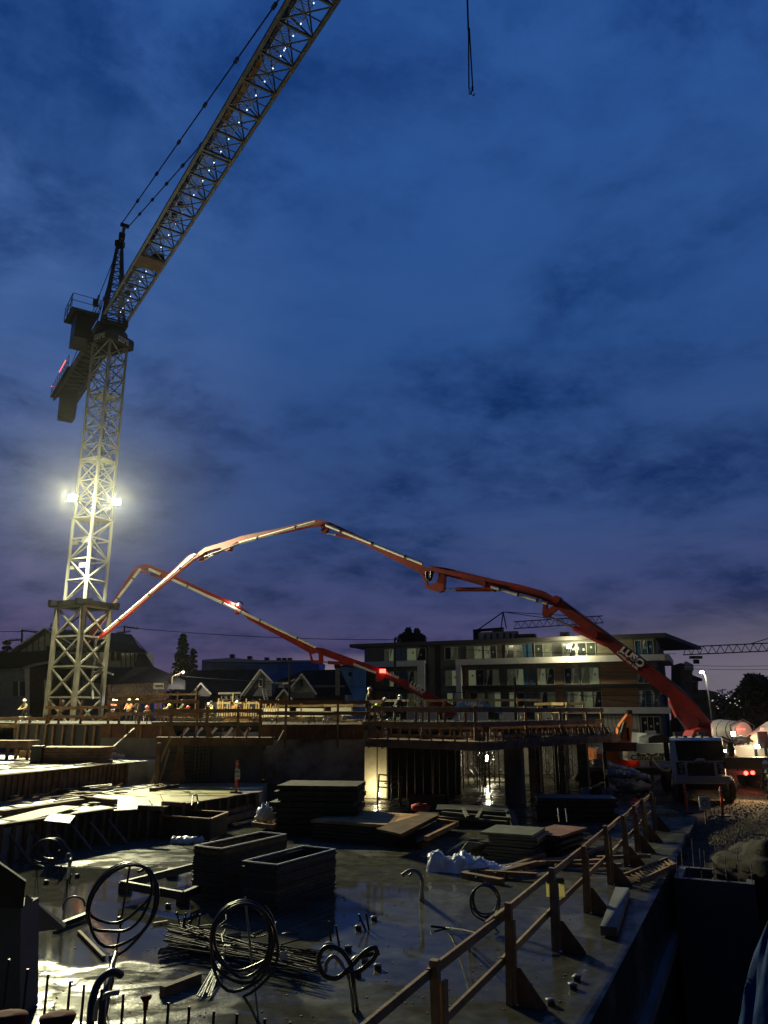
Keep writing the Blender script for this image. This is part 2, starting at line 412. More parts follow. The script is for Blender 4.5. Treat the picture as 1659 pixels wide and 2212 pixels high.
# middle slab (level two)
q = [G(-60, 1797, .8), G(0, 1789, .8), G(244, 1752, .8), G(330, 1746, .8), G(559, 1710, .8)]
back2 = [Vector((-4.6, 31.9, .8)), Vector((-9.2, 32.2, .8)), Vector((-30, 22, .8))]
lvl2 = [Vector((p.x, p.y, .004)) for p in q+back2]
g = MB(); g.prism(lvl2, (0, 0, .796)); struct('middle_slab', g, mat('pale_wet_concrete', (.34, .33, .27), .5, 0, .35, 1.1, .3, 9, rv=.2))
g = MB(); pud = [G(150, 1757, .806), G(270, 1738, .806), G(420, 1731, .806), G(505, 1716, .806), G(520, 1706, .806), G(460, 1696, .806), G(395, 1699, .806), G(300, 1708, .806), G(200, 1715, .806), G(120, 1725, .806), G(60, 1740, .806), G(110, 1753, .806)]
g.face(pud); struct('muddy_puddle', g, M_mud)
# upper-left slab (level three)
q3 = [G(-80, 1683, 1.6), G(0, 1672, 1.6), G(335, 1642, 1.6)]
back3 = [Vector((-9.2, 34.3, 1.6)), Vector((-18.3, 39, 1.6)), Vector((-34, 46, 1.6)), Vector((-34, 24, 1.6))]
g = MB(); g.prism([Vector((p.x, p.y, .004)) for p in q3+back3], (0, 0, 1.596)); struct('upper_left_slab', g, mat('pale_slab_concrete', (.42, .40, .33), .6, 0, .3, 1.3, .3, 9))
# raised deck
DZ = 3.0
deck = [(-60, 58), (-18, 38.6), (-9.1, 34.3), (-5, 32.7), (-.7, 33.25), (.3, 32.4), (2.6, 30.2), (4.2, 29.6), (10.2, 38), (13.5, 56), (-2, 56), (-6, 44), (-60, 62)]
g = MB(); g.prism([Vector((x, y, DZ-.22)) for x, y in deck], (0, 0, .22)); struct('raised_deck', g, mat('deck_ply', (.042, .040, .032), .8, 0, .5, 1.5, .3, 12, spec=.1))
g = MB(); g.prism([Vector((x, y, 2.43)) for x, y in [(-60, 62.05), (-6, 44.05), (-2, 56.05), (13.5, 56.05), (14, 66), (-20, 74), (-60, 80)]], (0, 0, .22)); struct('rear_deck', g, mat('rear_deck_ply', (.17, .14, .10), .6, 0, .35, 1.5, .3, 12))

# ------------------------------------------------------------------ helpers for site carpentry
def formwork(label, p, q, z0, z1, n=10, panel=M_ply, stud=M_dwood, w=.09, proud=.09, name='formwork_wall'):
    p = V(p); q = V(q); t = thing(name, label, 'formwork', ((p.x+q.x)/2, (p.y+q.y)/2, z0)); d = (q-p).normalized(); nrm = Vector((d.y, -d.x, 0))
    if nrm.y > 0: nrm = -nrm
    b = MB(); b.prism([Vector((p.x, p.y, z0)), Vector((q.x, q.y, z0)), Vector((q.x, q.y, z1)), Vector((p.x, p.y, z1))], nrm*.03); obj('panel', b, panel, t)
    for i in range(n):
        k = (i+.5)/n+random.uniform(-.2, .2)/n; c = p.lerp(q, k)+nrm*(.032+proud/2)
        b = MB(); b.beam((c.x, c.y, z0-random.uniform(0, .03)), (c.x+random.uniform(-.02, .02), c.y, z1-random.uniform(.0, .05)), w, proud, up=nrm); obj('stud', b, stud, t)
    b = MB(); b.beam(Vector((p.x, p.y, z1+.02))+nrm*.08, Vector((q.x, q.y, z1+.02))+nrm*.08, .18, .04); obj('top_plate', b, stud, t)
    return t
def rail(label, pts, tops, mids, base, mt=M_wood, group=None, below=0.0, w=.09, pts_post=None, rw=.14, extra=.12, name='guardrail', gusset=None):
    """guard rail through points; tops/mids are heights; base is the foot height"""
    pts = [V(p) for p in pts]; t = thing(name, label, 'guardrail', (pts[0].x, pts[0].y, base), group=group)
    for p in (pts_post or pts):
        p = V(p); b = MB(); b.beam((p.x, p.y, base-below), (p.x+random.uniform(-.02, .02), p.y, tops+extra*random.uniform(.5, 1.4)), w, w*.9); obj('post', b, mt, t)
    for i in range(len(pts)-1):
        p, q = pts[i], pts[i+1]; d = (q-p).normalized(); nr = Vector((d.y, -d.x, 0));
        if nr.y > 0: nr = -nr
        for nm, z in (('top_rail', tops), ('mid_rail', mids)):
            o = nr*(w*.5+.022); b = MB(); e = random.uniform(.05, .35)
            b.beam(Vector((p.x, p.y, z+random.uniform(-.02, .02)))+o-d*e, Vector((q.x, q.y, z+random.uniform(-.02, .02)))+o+d*.1, .038, rw); obj(nm, b, mt, t)
    if gusset:
        for p in (pts_post or pts):
            p = V(p); b = MB(); b.prism([Vector((p.x, p.y-.02, base)), Vector((p.x, p.y-.02, base+gusset)), Vector((p.x, p.y-.02, base+gusset))+E2*.04, Vector((p.x, p.y-.02, base))+E2*gusset*.8], E1*.02); obj('gusset', b, mt, t)
    return t

# faces of the stepped slabs
formwork('dark timber form face of middle slab, left of the water sump', q[0]+V(0, -.005, 0), q[2]+V(0, -.005, 0), .02, .86, 14, M_blackply, M_dwood)
formwork('short dark form face behind the sump box', q[2]+V(0, -.005, 0), q[3]+V(0, -.005, 0), .02, .78, 4, M_blackply, M_dwood)
formwork('dark form face below the orange delineator', q[3]+V(0, -.005, 0), q[4]+V(0, -.005, 0), .02, .78, 10, M_blackply, M_dwood)
formwork('brown form boards along the edge of the upper left slab', q3[0], q3[1].lerp(q3[2], .78), .82, 1.58, 30, M_ply, M_dwood, .16, .05)
for k in range(7):
    p = q[0].lerp(q[2], (k+.6)/7); b = MB(); b.beam((p.x+.75, p.y-.35, .05), (p.x+.1, p.y-.12, .62), .09, .04)
    single('raking_brace', b, M_dwood, ORD[k]+' raking timber brace from the left against the dark form face', 'brace', 'raking braces along the middle slab')

# ------------------------------------------------------------------ walls below the deck
def wallbox(name, label, p, q, z0, z1, th, m):
    p = V(p); q = V(q); d = (q-p).normalized(); nr = Vector((-d.y, d.x, 0)); nr = nr if nr.y > 0 else -nr
    b = MB(); b.prism([Vector((p.x, p.y, z0)), Vector((q.x, q.y, z0)), Vector((q.x, q.y, z1)), Vector((p.x, p.y, z1))], nr*th)
    return single(name, b, m, label, 'wall')
wallbox('concrete_wall', 'grey wall with rebar cage below the left timber platform', (-9.2, 32.3), (-4.9, 32.05), .81, 2.5, .3, M_dconc)
wallbox('concrete_wall', 'broad stained concrete wall left of the lit doorway', (-4.85, 32.8), (-.80, 33.2), 0.004, 2.77, .3, M_stainc)
wallbox('concrete_wall', 'pale concrete wall behind the bucket on the upper left slab', (-12.6, 35.4), (-9.2, 34.2), 1.605, 2.77, .25, M_conc)
wallbox('concrete_wall', 'low grey concrete wall beside the stacked forms at far left', (-17.6, 38.4), (-14.9, 37.2), 1.605, 2.45, .25, M_dconc)
formwork('brown plywood form band at deck edge above the stained wall', (-5, 32.7), (-.85, 33.12), 2.42, 2.98, 7, M_ply, M_dwood, .12, .06)
formwork('brown plywood form band above the pale wall with diagonal prop', (-12.6, 35.35), (-9.2, 34.15), 2.42, 2.98, 4, M_ply, M_wood, .12, .06)
formwork('open stud form wall beside the crane base', (-17.8, 38.3), (-12.6, 35.4), 1.63, 2.95, 9, M_blackply, M_wood, .12, .08)
# lintel over the doorway and its lit room
wallbox('door_lintel', 'grey concrete lintel over the lit doorway', (-.79, 33.2), (.14, 33.3), 2.12, 2.77, .25, M_conc)
t = thing('doorway_lining', 'white plywood lining glowing inside the doorway', 'panel', (-.35, 34.2, 0))
b = MB(); b.box((-.62, 34.2, 1.06), (.62, .03, 2.1)); obj('board', b, mat('pale_ply', (.75, .68, .45), .7, 0, .15, 3), t)
b = MB(); b.box((.02, 34.2, 1.06), (.60, .03, 2.1)); obj('board', b, MT['pale_ply'], t)
b = MB(); b.box((-.29, 34.16, 1.06), (.05, .05, 2.1)); obj('batten', b, M_dwood, t)
p = D(820, 1716, 33.75); t = thing('work_light', 'small bare work lamp on the floor of the lit doorway', 'lamp', p)
b = MB(); b.blob(p, (.045, .045, .07), 1, 8, 6, 0); obj('bulb', b, M_whitelamp, t)
b = MB(); b.lathe((p.x, p.y, .01), [(.07, 0), (.07, .03), (.02, .05), (.02, p.z-.05)], 8); obj('stand', b, M_black, t)
lamp('doorway_glow', 'POINT', p+V(-.12, -.1, .25), 34, (1, .86, .52), t, .08)
# dark back walls under the deck
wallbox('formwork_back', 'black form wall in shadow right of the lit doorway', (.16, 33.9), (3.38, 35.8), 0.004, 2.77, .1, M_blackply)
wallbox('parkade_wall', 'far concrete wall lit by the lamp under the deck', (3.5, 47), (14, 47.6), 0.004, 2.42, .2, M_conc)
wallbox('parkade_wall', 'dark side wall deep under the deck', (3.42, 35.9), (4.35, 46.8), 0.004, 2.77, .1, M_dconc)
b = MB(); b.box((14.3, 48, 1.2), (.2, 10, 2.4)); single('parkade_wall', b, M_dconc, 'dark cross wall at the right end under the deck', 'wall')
# columns
for i, (u, Y, w, lab) in enumerate([(1112, 32.4, .66, 'square concrete column right of the lamp-lit shoring'), (1158, 37, .5, 'dark column just right of the square concrete one'), (1215, 37.5, .5, 'dark column near the middle of the shoring bay'), (1262, 38.5, .45, 'dark column nearest the end of the deck')]):
    x = ray(u, 1680)[0]*Y; b = MB(); b.box((x, Y, 1.385), (w, w, 2.76), -GA)
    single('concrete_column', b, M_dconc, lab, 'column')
# shoring towers
def shoring(loc, rz, label, h=2.7, w=1.1, dp=.9):
    t = thing('shoring_tower', label, 'shoring', loc, rz, 'shoring towers under the deck')
    for sx in (-1, 1):
        for sy in (-1, 1):
            b = MB(); b.tube((sx*w/2, sy*dp/2, 0), (sx*w/2, sy*dp/2, h), .03, 6); obj('leg', b, M_rebar, t, False)
    for sx in (-1, 1):
        b = MB()
        for k in range(5):
            z = .3+k*.5; b.tube((sx*w/2, -dp/2, z), (sx*w/2, dp/2, z), .018, 5); b.tube((sx*w/2, -dp/2, z), (sx*w/2, 0, z+.25), .012, 4); b.tube((sx*w/2, dp/2, z), (sx*w/2, 0, z+.25), .012, 4)
        obj('end_frame', b, M_rebar, t, False)
    for sy in (-1, 1):
        b = MB(); b.beam((-w/2, sy*dp/2, .3), (w/2, sy*dp/2, 1.5), .03, .012); b.beam((w/2, sy*dp/2, .3), (-w/2, sy*dp/2, 1.5), .03, .012)
        b.beam((-w/2, sy*dp/2, 1.4), (w/2, sy*dp/2, 2.5), .03, .012); b.beam((w/2, sy*dp/2, 1.4), (-w/2, sy*dp/2, 2.5), .03, .012); obj('cross_brace', b, M_rebar, t, False)
    b = MB(); b.box((0, 0, h+.03), (w+.5, .12, .06)); obj('header', b, M_dwood, t, False)
    return t
t0 = shoring((ray(1018, 1670)[0]*37.5, 37.5, 0), -GA, 'shoring tower left in front of the lamp under the deck')
for u, Y, lab in [(1062, 38.5, 'shoring tower right in front of the lamp under the deck'), (1040, 40.5, 'middle shoring tower just behind the lit pair'), (1085, 42, 'shoring tower behind the square column'),
                  (1178, 39, 'shoring tower between the two nearer dark columns'), (1238, 40.5, 'shoring tower between the last two dark columns'), (1285, 41.5, 'shoring tower at the right end of the deck'), (1205, 44, 'deepest shoring tower in the dark bay'), (1030, 44.5, 'deepest shoring tower left of the bright work lamp'), (1012, 42, 'shoring tower beside the black form wall'), (1075, 36, 'nearest shoring tower, left of the square column'), (1190, 36.4, 'nearest shoring tower between the dark columns'), (1255, 44, 'deep shoring tower at the far right of the bay')]:
    dup(t0, (ray(u, 1670)[0]*Y, Y, 0), -GA+random.uniform(-.1, .1), lab)
for k, u in enumerate((846, 862, 880, 897, 915, 934, 950, 968, 985)):
    Y = 32.6+.25*k; x = ray(u, 1680)[0]*Y; t = thing('steel_prop', ORD[k]+' steel prop from the left in the black bay right of the doorway', 'prop', (x, Y, 0), 0, 'steel props in the black bay')
    b = MB(); b.tube((x, Y, .02), (x, Y, 2.5), .028, 8); obj('tube', b, M_dsteel if k % 3 == 1 else M_rebar, t); b = MB(); b.box((x, Y, .01), (.16, .16, .02)); obj('base_plate', b, M_rebar, t)
for k, z in enumerate((.9, 1.7)):
    b = MB(); b.tube(D(842, 1690, 32.5)+V(0, 0, 0), D(842, 1690, 32.5)+V(.001, 0, .001), .01, 4) if 0 else b.tube((.45, 32.5, z), (3.2, 34.6, z+.05), .02, 6); single('tie_tube', b, M_rebar, ('lower', 'upper')[k]+' horizontal tube tying the steel props in the black bay', 'tube')
p = D(1052, 1638, 43.5); t = thing('work_light', 'bright work lamp hanging among the shoring under the deck', 'lamp', p)
b = MB(); b.blob(p, (.12, .12, .16), 1, 10, 6, 0); obj('bulb', b, M_whitelamp, t)
b = MB(); b.tube(p+V(0, 0, .15), (p.x, p.y, 2.75), .01, 5); obj('cord', b, M_black, t)
lamp('shoring_glow', 'POINT', p+V(0, -.22, 0), 420, (1, .90, .60), t, .12)
# timber platforms that carry the guard rails
def platform(label, pts, z, depth, group=None):
    pts = [V(x) for x in pts]; c = sum(pts, Vector())/len(pts); t = thing('timber_platform', label, 'platform', (c.x, c.y, z-.3))
    b = MB(); b.prism([Vector((p.x, p.y, z-.06)) for p in pts], (0, 0, .05)); obj('planking', b, M_dwood, t)
    for i in range(len(pts)//2-0):
        pass
    n = len(pts)//2
    for i in range(n-1):
        p, q_ = pts[i], pts[i+1]; b = MB(); b.beam((p.x, p.y+.03, z-.19), (q_.x, q_.y+.03, z-.19), .09, .24); obj('edge_beam', b, M_dwood, t)
        m = max(3, int((q_-p).length/.5))
        for k in range(m+1):
            c = p.lerp(q_, k/m); b = MB(); b.beam((c.x, c.y-.12, z+.0), (c.x+.02, c.y+.25, z+.33), .06, .035); obj('kicker', b, M_dwood, t)
    return t
platform('timber walkway below the deck edge at the left, above the rebar cage wall', [(-9.0, 31.5, 0), (-4.35, 31.2, 0), (-4.4, 32.0, 0), (-9.2, 32.25, 0)], 2.56, .6)
platform('long timber walkway with braces along the right front of the deck', [(-.65, 31.0, 0), (3.3, 27.6, 0), (10.9, 36.8, 0), (10.2, 37.9, 0), (4.1, 29.5, 0), (.3, 32.3, 0)], 2.52, .6)
# underside joists of the right walkway: what reads as open frames
t = thing('joist_frame', 'row of open joist frames between the right walkway and the deck', 'joists', (3, 30, 2.5))
for (p, q_) in ((V(-.1, 31.9, 0), V(3.6, 29.1, 0)), (V(3.9, 29.2, 0), V(10.2, 37.4, 0))):
    for z in (2.62, 2.93, ):
        b = MB(); b.beam((p.x, p.y, z), (q_.x, q_.y, z), .05, .09); obj('ledger', b, M_wood, t)
    n = int((q_-p).length/.45)
    for k in range(n+1):
        c = p.lerp(q_, k/n); b = MB(); b.beam((c.x, c.y, 2.63), (c.x+.01, c.y, 2.92), .06, .05); obj('stud', b, M_wood, t)

# ------------------------------------------------------------------ guard rails on and round the deck
P3 = lambda u, Y: Vector((ray(u, 1560)[0]*Y, Y, 0))
rail('guard rail on the timber walkway above the rebar cage wall', [P3(335, 31.4), P3(369, 31.35), P3(447, 31.3), P3(513, 31.25), P3(562, 31.2)], 3.56, 3.06, 2.57, pts_post=[P3(369, 31.35), P3(447, 31.3), P3(513, 31.25), P3(562, 31.2)], gusset=.45)
rail('guard rail along the deck edge above the stained wall', [P3(562, 32.45), P3(617, 32.5), P3(730, 32.8), P3(797, 32.9), P3(826, 32.2)], 3.92, 3.46, 2.98, below=.9)
rail('near guard rail on the long right walkway, front run', [P3(797, 31.0), P3(810, 30.8), P3(912, 29.3), P3(1026, 27.7)], 3.60, 3.08, 2.53, rw=.17, gusset=.4)
rail('guard rail on the right walkway, run going back past the columns', [P3(1026, 27.75), P3(1136, 30.8), P3(1211, 33.4), P3(1268, 35.6), P3(1300, 36.7)], 3.60, 3.1, 2.53, rw=.17, gusset=.45)
rail('guard rail at the far left deck edge in front of the crane base', [P3(105, 37.9), P3(126, 37.4), P3(174, 36.6), P3(257, 35.2)], 3.72, 3.3, 2.98, below=.9, w=.09, extra=.35)
rail('guard rail on deck above the pale wall, left of the workers', [P3(233, 35.3), P3(299, 34.3), P3(369, 33.6), P3(425, 33.2)], 3.95, 3.42, 2.98, below=.5)
rail('low guard rail at the left frame edge beside coiled hoses', [P3(-10, 39), P3(35, 38.3), P3(64, 38), P3(100, 37.6)], 3.22, 2.86, 2.1)
rail('pale new-lumber guard rail across the middle of the deck', [P3(826, 50), P3(880, 49.5), P3(960, 49), P3(1030, 48.6), P3(1120, 48), P3(1170, 47.6)], 4.22, 3.78, 3.0, M_wood2)
rail('pale guard rail behind the standing worker', [P3(600, 52), P3(650, 51.8), P3(700, 51.5), P3(760, 51), P3(826, 50.6)], 3.92, 3.5, 3.0, M_wood2)
rail('yellow timber guard rail at the far left side of the deck', [P3(470, 60), P3(500, 60), P3(530, 60), P3(560, 60), P3(600, 60)], 4.2, 3.55, 2.65, M_wood2, extra=.5)
rail('far guard rail below the leaning boards', [P3(240, 63.5), P3(290, 63.5), P3(340, 63), P3(380, 63), P3(420, 62)], 4.9, 4.4, 2.65, M_wood, extra=.4)
rail('dark guard rail between the bending workers', [P3(345, 47), P3(400, 46.5), P3(450, 46), P3(560, 45.5)], 3.62, 3.2, 3.0, M_wood)
rail('pale stub rail at the right end of the deck', [P3(1165, 41), P3(1195, 40.6), P3(1225, 40), P3(1262, 39.6)], 3.92, 3.55, 3.0, M_wood2)
# big guard rail in the foreground
FB = [3.0, 5.4, 7.9, 10.35, 12.8, 15.3, 17.9, 20.2, 22.2, 24.0, 26.3]
FP = [GR(-3.1, b_) for b_ in FB]
t = thing('guardrail', 'long raw-timber guard rail crossing the foreground slab beside the trench', 'guardrail', FP[3])
for i, p in enumerate(FP):
    b = MB(); b.beam(p, p+V(random.uniform(-.03, .03), 0, 1.10+random.uniform(0, .06)), .088, .085, up=E1)
    b.beam(p+V(.0, 0, .02)+E2*.075, p+V(0, 0, .95)+E2*.075+V(0, 0, 0), .04, .088, up=E1)
    po = obj('post', b, (M_wood, mat('grey_lumber', (.20, .15, .10), .8, 0, .4, 3, .3, 25))[i % 3 == 1], t)
    b = MB(); b.prism([p+E2*.10, p+E2*.10+V(0, 0, .42), p+E2*.14+V(0, 0, .42), p+E2*.46+V(0, 0, .03), p+E2*.46], E1*.02); obj('gusset', b, M_dwood, t)
for i in range(len(FP)-1):
    for nm, z in (('top_rail', 1.0), ('mid_rail', .50)):
        o = -E2*.065; b = MB(); z += random.uniform(-.02, .02)
        b.beam(FP[i]+o-E1*random.uniform(.08, .5)+V(0, 0, z), FP[i+1]+o+E1*random.uniform(.06, .3)+V(0, 0, z+random.uniform(-.035, .035)), .036, random.uniform(.08, .1)); obj(nm, b, (M_wood, M_wood, mat('yellow_lumber', (.42, .27, .12), .75, 0, .3, 3, .3, 25))[(i+len(nm)) % 3], t)
    if i % 2 == 0:
        p = FP[i+1]; b = MB(); b.beam(p-E1*.55-E2*.105+V(0, 0, 1.0), p+E1*.15-E2*.105+V(0, 0, 1.0), .038, .088); obj('splice', b, M_wood, t)
# caution sign hanging on it, seen from the back through the sheet: mirrored letters
p = GR(-3.0, 12.95, .58); t = thing('caution_sign', 'small yellow caution sign hung on the foreground guard rail, seen from behind', 'sign', p-V(0, 0, .18))
c = D(1199, 1916, p.y+.1); c.y = p.y+.08; ms_ = mat('sign_yellow', (.75, .70, .40), .6); nn_ = ms_.node_tree.nodes; tr_ = nn_.new('ShaderNodeBsdfTranslucent'); tr_.inputs['Color'].default_value = (.70, .66, .40, 1)
mx_ = nn_.new('ShaderNodeMixShader'); mx_.inputs[0].default_value = .6; ms_.node_tree.links.new(nn_['Principled BSDF'].outputs[0], mx_.inputs[1]); ms_.node_tree.links.new(tr_.outputs[0], mx_.inputs[2]); ms_.node_tree.links.new(mx_.outputs[0], nn_['Material Output'].inputs['Surface'])
b = MB(); b.box(c, (.29, .004, .28), 0); obj('board', b, ms_, t)
b = MB(); b.box(c+V(0, -.006, .092), (.27, .006, .075), 0); obj('header', b, M_black, t)
text('lettering', 'CAUTION', .066, frame(c+V(0, -.012, .092), (-1, 0, 0), (0, 0, 1)), MT['sign_yellow'], t, .002, bold=.001)

# ------------------------------------------------------------------ TOWER CRANE
CX, CY = -22.4, 57.0
crane = thing('tower_crane', 'tall lattice tower crane with floodlights rising at the left', 'crane', (CX, CY, 0), -GA)
cM = wmat(crane)
def loc2w(x, y, z): return cM@Vector((x, y, z))
def mast(mb, hw, z0, z1, bay, leg, br, xbrace=True, ladder=False):
    c = [(-hw, -hw), (hw, -hw), (hw, hw), (-hw, hw)]
    for x, y in c: mb.beam((x, y, z0), (x, y, z1), leg, leg, up=(0, 1, 0))
    n = round((z1-z0)/bay)
    for k in range(n+1):
        z = z0+(z1-z0)*k/n
        for i in range(4):
            a, b_ = c[i], c[(i+1) % 4]; mb.beam((a[0], a[1], z), (b_[0], b_[1], z), br, br)
            if k < n:
                z2 = z0+(z1-z0)*(k+1)/n
                if xbrace: mb.beam((a[0], a[1], z), (b_[0], b_[1], z2), br); mb.beam((b_[0], b_[1], z), (a[0], a[1], z2), br)
                else:
                    if (k+i) % 2: a, b_ = b_, a
                    mx_ = ((a[0]+b_[0])/2, (a[1]+b_[1])/2)
                    mb.beam((a[0], a[1], z), (b_[0], b_[1], z2), br)
b = MB(); mast(b, 1.30, .25, 11.0, 2.15, .27, .12); obj('lower_mast', b, mat('dimmed_mast_paint', (.10, .096, .08), .6, 0, .3, 1.5), crane, False)  # darker colour stands in for floodlight fading down the mast
b = MB()
for z in (2.4, 6.7): b.box((0, 0, z), (2.5, 2.5, .04))
obj('platform', b, M_dsteel, crane, False)
b = MB()
for s in (-1, 1): b.beam((-2.05, s*1.32, 11.25), (2.05, s*1.32, 11.25), .32, .42); b.beam((s*1.32, -2.05, 11.26), (s*1.32, 2.05, 11.26), .30, .40)
b.box((0, 0, 11.15), (2.0, 2.0, .2)); obj('collar', b, mat('collar_black', (.004, .004, .004), .9, spec=.02), crane, False)
b = MB(); mast(b, .98, 11.5, 17.8, 1.05*1.5, .17, .09, False); obj('climbing_frame', b, M_steel, crane, False)
b = MB(); mast(b, .92, 17.85, 32.6, 1.5, .15, .075); obj('upper_mast', b, M_steel, crane, False)
b = MB()
for z in (14.1, 16.0):
    for c_, s_ in (((.55, -.95, z), (.9, .1, .35)), ((-.6, -.9, z-.1), (.5, .12, .28))): b = MB(); b.box(c_, s_); obj('guide_block', b, M_steel, crane, False)
for c_, s_ in (((0, 0, 17.8), (2.3, 2.3, .05)), ((0, 0, 22.6), (2.0, 2.0, .05)), ((0, 0, 28.0), (1.7, 1.7, .05))): b = MB(); b.box(c_, s_); obj('landing', b, M_steel, crane, False)
if 0: b.box((0, 0, 17.8), (2.3, 2.3, .05)); b.box((0, 0, 22.6), (2.0, 2.0, .05)); b.box((0, 0, 28.0), (1.7, 1.7, .05)); obj('landing', b, M_steel, crane, False)
b = MB()
for s in (-.2, .2): b.tube((s, .45, 2), (s, .45, 32), .022, 5)
for k in range(100): b.tube((-.2, .45, 2.1+k*.3), (.2, .45, 2.1+k*.3), .014, 4)
obj('ladder', b, M_dsteel, crane, False)
b = MB(); b.path([(.75, -.7, 30-k*1.0) if k % 2 else (.72, -.68, 30-k*1.0) for k in range(19)], .04, 6); obj('power_cable', b, M_hose, crane, False)
# slewing unit, turned to the jib
JD = Vector((.545, -.838, 0)); JN = Vector((.838, .545, 0))          # jib direction and its right hand
def J(s, n, z): return Vector((CX, CY, 0))+JD*s+JN*n+Vector((0, 0, z))
b = MB(); b.box((0, 0, 32.85), (2.5, 2.5, .75)); b.lathe((0, 0, 33.2), [(1.3, 0), (1.3, .35), (1.0, .4), (1.0, .8)], 20); obj('slewing_unit', b, M_dsteel, crane, False)
b = MB()
for dx, dy in ((0, -1.28), (1.28, 0), (0, 1.28), (-1.28, 0)):
    b.box((dx, dy, 32.75), (2.56 if dy else .03, .03 if dy else 2.56, .75))
obj('banner', b, M_black, crane, False)
for o_, x_ in ((loc2w(.1, -1.31, 32.72), E2), (loc2w(1.31, .1, 32.72), E1)):
    text('lettering', 'SEPE', .62, frame(o_, x_, ZUP), mat('banner_grey', (.42, .42, .45), .6), crane, .008, bold=.012)
b = MB(); 
for s in (-1, 1):
    b.box(J(0, s*.85, 34.2), (2.4, .3, .5), math.atan2(JD.y, JD.x))
b.box(J(0, 0, 34.0), (2.4, 1.7, .35), math.atan2(JD.y, JD.x)); obj('turntable', b, M_dsteel, crane)
# tower head (A frame)
b = MB(); top = J(-.2, 0, 42.0)
ft = [J(.7, .75, 34.4), J(.7, -.75, 34.4), J(-1.0, .75, 34.4), J(-1.0, -.75, 34.4)]
tp = [top+JN*.18+JD*.1, top-JN*.18+JD*.1, top+JN*.18-JD*.12, top-JN*.18-JD*.12]
for a, c in zip(ft, tp): b.beam(a, c, .16)
for k in range(1, 11):
    f = k/11
    rg = [a.lerp(c, f) for a, c in zip(ft, tp)]; r2 = [a.lerp(c, (k+1)/11) for a, c in zip(ft, tp)]
    for i, j in ((0, 1), (1, 3), (3, 2), (2, 0)): b.beam(rg[i], rg[j], .06); b.beam(rg[i], r2[j], .05)
obj('tower_head', b, M_jib, crane)
b = MB(); b.box(top+V(0, 0, .1), (.7, .5, .5)); b.box(top+JD*.5+V(0, 0, .55), (.5, .6, .4), .4, ); b.beam(top, top+JD*1.2+V(0, 0, 1.2), .22, .3); b.beam(top+JD*1.2+JN*.35+V(0, 0, 1.2), top+JD*1.2-JN*.35+V(0, 0, 1.2), .25)
obj('head_sheave', b, M_dsteel, crane)
# jib
JL = 48; hw = .95; zb = 34.6; zt = 36.5; bay = 2.05
jib = MB(); lace = MB()
for s in (-1, 1): jib.beam(J(.6, s*hw, zb), J(JL, s*hw, zb), .18, .18)
jib.tube(J(1.2, 0, zt), J(JL, 0, zt), .13, 8)
jib.beam(J(.6, -hw, zb), J(1.2, 0, zt), .1); jib.beam(J(.6, hw, zb), J(1.2, 0, zt), .1)
obj('jib_chords', jib, M_jib, crane)
n = int((JL-.6)/bay)
for k in range(n+1):
    s = .6+k*bay
    lace.beam(J(s, -hw, zb), J(s, hw, zb), .11)
    if k % 6 == 5: lace.beam(J(s+.3, -hw, zb), J(s+.3, hw, zb), .12)
    if k < n:
        m_ = s+bay/2
        for sg in (-1, 1):
            lace.beam(J(s, sg*hw, zb), J(m_, 0, zt), .07); lace.beam(J(s+bay, sg*hw, zb), J(m_, 0, zt), .07)
            lace.beam(J(s, sg*hw, zb), J(m_, 0, zb), .055); lace.beam(J(s+bay, sg*hw, zb), J(m_, 0, zb), .055)
        lace.beam(J(m_, -hw, zb), J(m_, hw, zb), .05)
obj('jib_lacing', lace, M_jib, crane)
mesh = MB()
for s_ in range(int(JL/.16)):
    s = .8+s_*.16
    mesh.beam(J(s, -.33, zb+.55), J(s+.3, .33, zb+.55), .018); mesh.beam(J(s+.3, -.33, zb+.55), J(s, .33, zb+.55), .018)
for sg in (-1, 1): mesh.beam(J(.8, sg*.34, zb+.55), J(JL, sg*.34, zb+.55), .04)
obj('jib_walkway', mesh, mat('grating', (.22, .28, .38), .4, .3), crane)
b = MB(); b.beam(J(25.5, -.42, zb+.5), J(30.5, -.42, zb+.5), .3, .06); obj('walkway_plank', b, M_dwood, crane)
b = MB(); b.box(J(10.4, 0, zb-.05), (1.5, 1.75, .14), math.atan2(JD.y, JD.x)); b.box(J(10.4, .45, zb+.3), (1.2, .7, .5), math.atan2(JD.y, JD.x)); obj('hoist_winch', b, mat('rusty_winch', (.05, .03, .025), .8, 0, .4, 3), crane)
for s_, z_ in ((6.2, .2), (16.4, .2), (17.6, .2), (5.3, .0)):
    b = MB(); b.box(J(s_, -.2, zb+z_), (.3, .3, .25)); obj('junction_box', b, M_dsteel, crane)
leds = [1.2, 1.9, 2.8, 3.4, 4.1, 5.4, 6.7, 7.4, 8.3, 9.3, 9.8, 10.0, 11.9, 13.2, 13.6, 15.1, 16.4, 18.6, 20.2, 21.3, 22.1, 23.2, 24.4, 25.9, 27.0, 28.2, 29.3, 30.3, 31.2, 31.6, 31.75, 32.6, 33.4, 34.1, 34.7, 35.3, 36.0]
for s_ in leds:
    b = MB(); b.box(J(s_, .30, zb+.50), (.04, .04, .04)); obj('led_lamp', b, M_led, crane)
# pendant bars
def tie(p, q_, n=5, r=.045):
    b = MB(); p = V(p); q_ = V(q_); b.tube(p, q_, r, 6)
    for k in range(1, n): c = p.lerp(q_, k/n); d = (q_-p).normalized(); b.beam(c-d*.22, c+d*.22, .17, .14)
    return b
hp = top+JD*1.2+V(0, 0, 1.2)
obj('tie_bar', tie(hp-JN*.3, J(41, 0, zt), 8), M_dsteel, crane); obj('tie_bar', tie(hp+JN*.3, J(24, 0, zt), 6), M_dsteel, crane)
